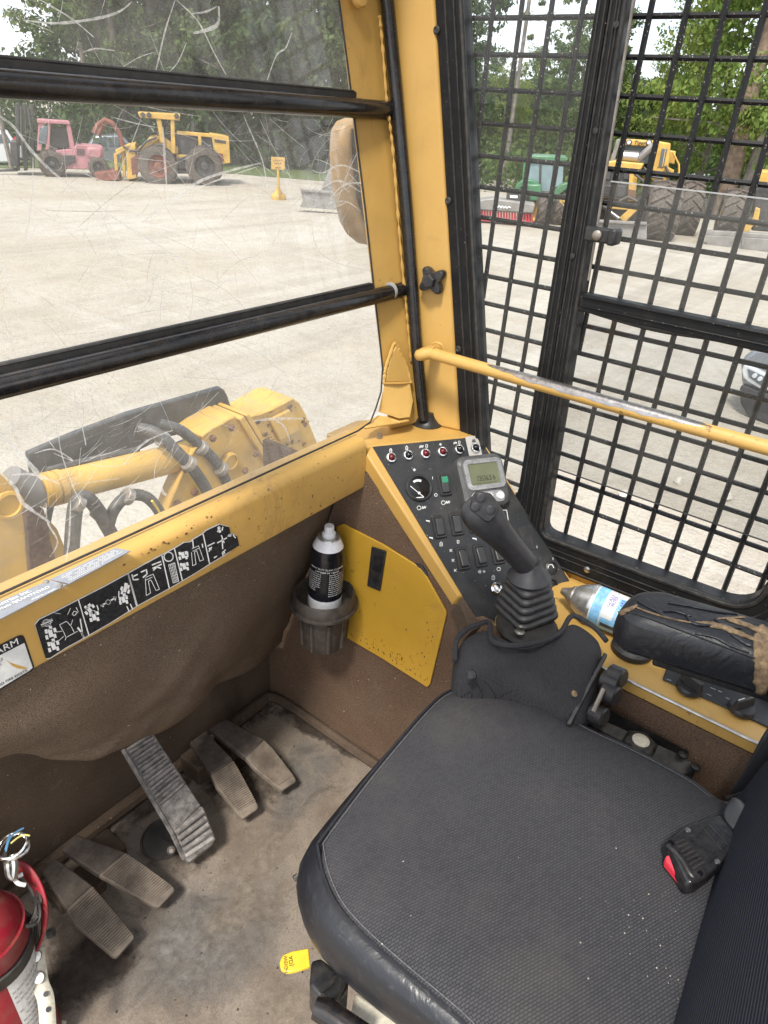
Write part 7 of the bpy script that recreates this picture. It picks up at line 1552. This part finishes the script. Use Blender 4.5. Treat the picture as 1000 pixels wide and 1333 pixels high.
for px, d_, sc, which in ((600, 62, .62, t3), (635, 66, .60, t3), (660, 60, .56, t4), (690, 70, .60, t3), (720, 62, .62, t3), (765, 42, .66, t3), (742, 50, .60, t3), (800, 66, .55, t3), (835, 68, .50, t3), (862, 60, .62, t4), (885, 44, .74, t4), (915, 38, .95, t4), (945, 35, 1.1, t4), (980, 33, 1.1, t4), (1015, 34, 1.1, t4), (620, 48, .36, t3), (672, 50, .36, t4), (790, 46, .42, t4), (825, 46, .42, t3), (856, 44, .46, t4), (580, 50, .8, t3)): put(which, px, d_, sc)
t5 = tree_proto('tall slim bare-limbed tree against the sky above the green tractor', 'thin trees against the sky', 'leaf_mid', 14, .09, .45, 2.2, 22, 40, .13, name='slim_tree')
for px, d_, sc in ((690, 48, .9), (722, 52, .95)): put(t5, px, d_, sc)
bt = thing('bare_tree', 'leafless tree with bare twigs against the sky at the top left corner', 'tree', (0, 0, 0)); m = MB()
def twig(p, d, L, r_, lv):
    e = p + d * L; m.tube([p, p.lerp(e, .5) + V((rnd.gauss(0, .04), rnd.gauss(0, .04), rnd.gauss(0, .04))) * L, e], [r_, r_ * .8, r_ * .55], 5)
    if lv:
        for _ in range(3): twig(p.lerp(e, rnd.uniform(.45, 1)), (d + V((rnd.gauss(0, .5), rnd.gauss(0, .5), rnd.gauss(.1, .4)))).normalized(), L * rnd.uniform(.5, .75), r_ * .55, lv - 1)
twig(V((0, 0, 0)), V((.04, .02, 1)), 7.0, .10, 0); twig(V((.28, .14, 6.9)), V((.2, .3, 1)).normalized(), 3.2, .06, 4); twig(V((.2, .1, 5.2)), V((-.5, -.4, .8)).normalized(), 3.0, .05, 4)
m.build('branches', 'bark_grey', bt); d = D(12, 200); bt.location = V((d.x, d.y, 0)).normalized() * 34 + V((0, 0, GZ))
# thick trunks standing in front of the foliage on the right
for px, d_, r_, lbl, lean in ((952, 33, .30, 'thick reddish pine trunk standing behind the right-hand skidders', -.7), (745, 38, .22, 'broad grey trunk rising beside the dark door post behind the tractor', .2), (655, 40, .10, 'slim pale trunk rising behind the road sweeper', .1)):
    d = D(px, 240); h = V((d.x, d.y, 0)).normalized() * d_ + V((0, 0, GZ)); t = thing('pine_tree', lbl, 'tree', h); m = MB(); sd_ = V((d.y, -d.x, 0)).normalized()
    m.tube([h, h + V((0, 0, 3)) + sd_ * lean * .2, h + V((0, 0, 7)) + sd_ * lean * .55, h + V((0, 0, 14)) + sd_ * lean], [r_ * 1.2, r_, r_ * .92, r_ * .6], 14); m.build('trunk', 'bark' if px > 800 else 'bark_grey', t)
    m = MB()
    for _ in range(26): leaf_cloud(m, h + sd_ * lean + V((rnd.gauss(0, 1.5), rnd.gauss(0, 1.5), 12.5 + rnd.gauss(0, 1.3))), .8, 40, .16)
    m.build('crown', 'leaf_mid', t, smooth=0)
# undergrowth and the far edge of the wood: masses nobody could count
m = MB()
for _ in range(620):
    px = rnd.uniform(-60, 560); d_ = rnd.uniform(40, 55); d = D(px, 200); h = V((d.x, d.y, 0)).normalized() * d_; leaf_cloud(m, h + V((0, 0, GZ + abs(rnd.gauss(.6, 1.4)))), rnd.uniform(.7, 1.3), 46, .16)
tag(m.build('undergrowth', 'leaf_dark', smooth=0), 'dark leafy undergrowth along the foot of the wood', None, None, 'stuff')
m = MB()
for _ in range(420):
    px = rnd.uniform(570, 1080); d_ = rnd.uniform(36, 60); d = D(px, 200); h = V((d.x, d.y, 0)).normalized() * d_; leaf_cloud(m, h + V((0, 0, GZ + abs(rnd.gauss(.5, 1.0)))), rnd.uniform(.7, 1.3), 30, .2)
tag(m.build('hedge', 'leaf_mid', smooth=0), 'green undergrowth behind the machines on the right', None, None, 'stuff')
m = MB()
for _ in range(900):
    px = rnd.uniform(190, 1100); d_ = rnd.uniform(62, 90); d = D(px, 200); h = V((d.x, d.y, 0)).normalized() * d_; top_ = 12 if px < 330 else 7.5 if px < 560 else 6.0; leaf_cloud(m, h + V((0, 0, GZ + rnd.uniform(0, top_))), rnd.uniform(1.2, 2.2), 26, .42)
tag(m.build('far_wood', 'leaf_dark', smooth=0), 'far wood closing the view behind the yard', None, None, 'stuff')
m = MB(); P = [(-80, 219), (60, 219), (300, 226), (470, 240), (560, 240), (560, 205), (-80, 205)]; m.prism([Z_(x, y, GZ) if y > 200 else Z_(x, 206, GZ) for x, y in P], (0, 0, .03)); struct(m.build('grass_verge', 'grass', smooth=0))
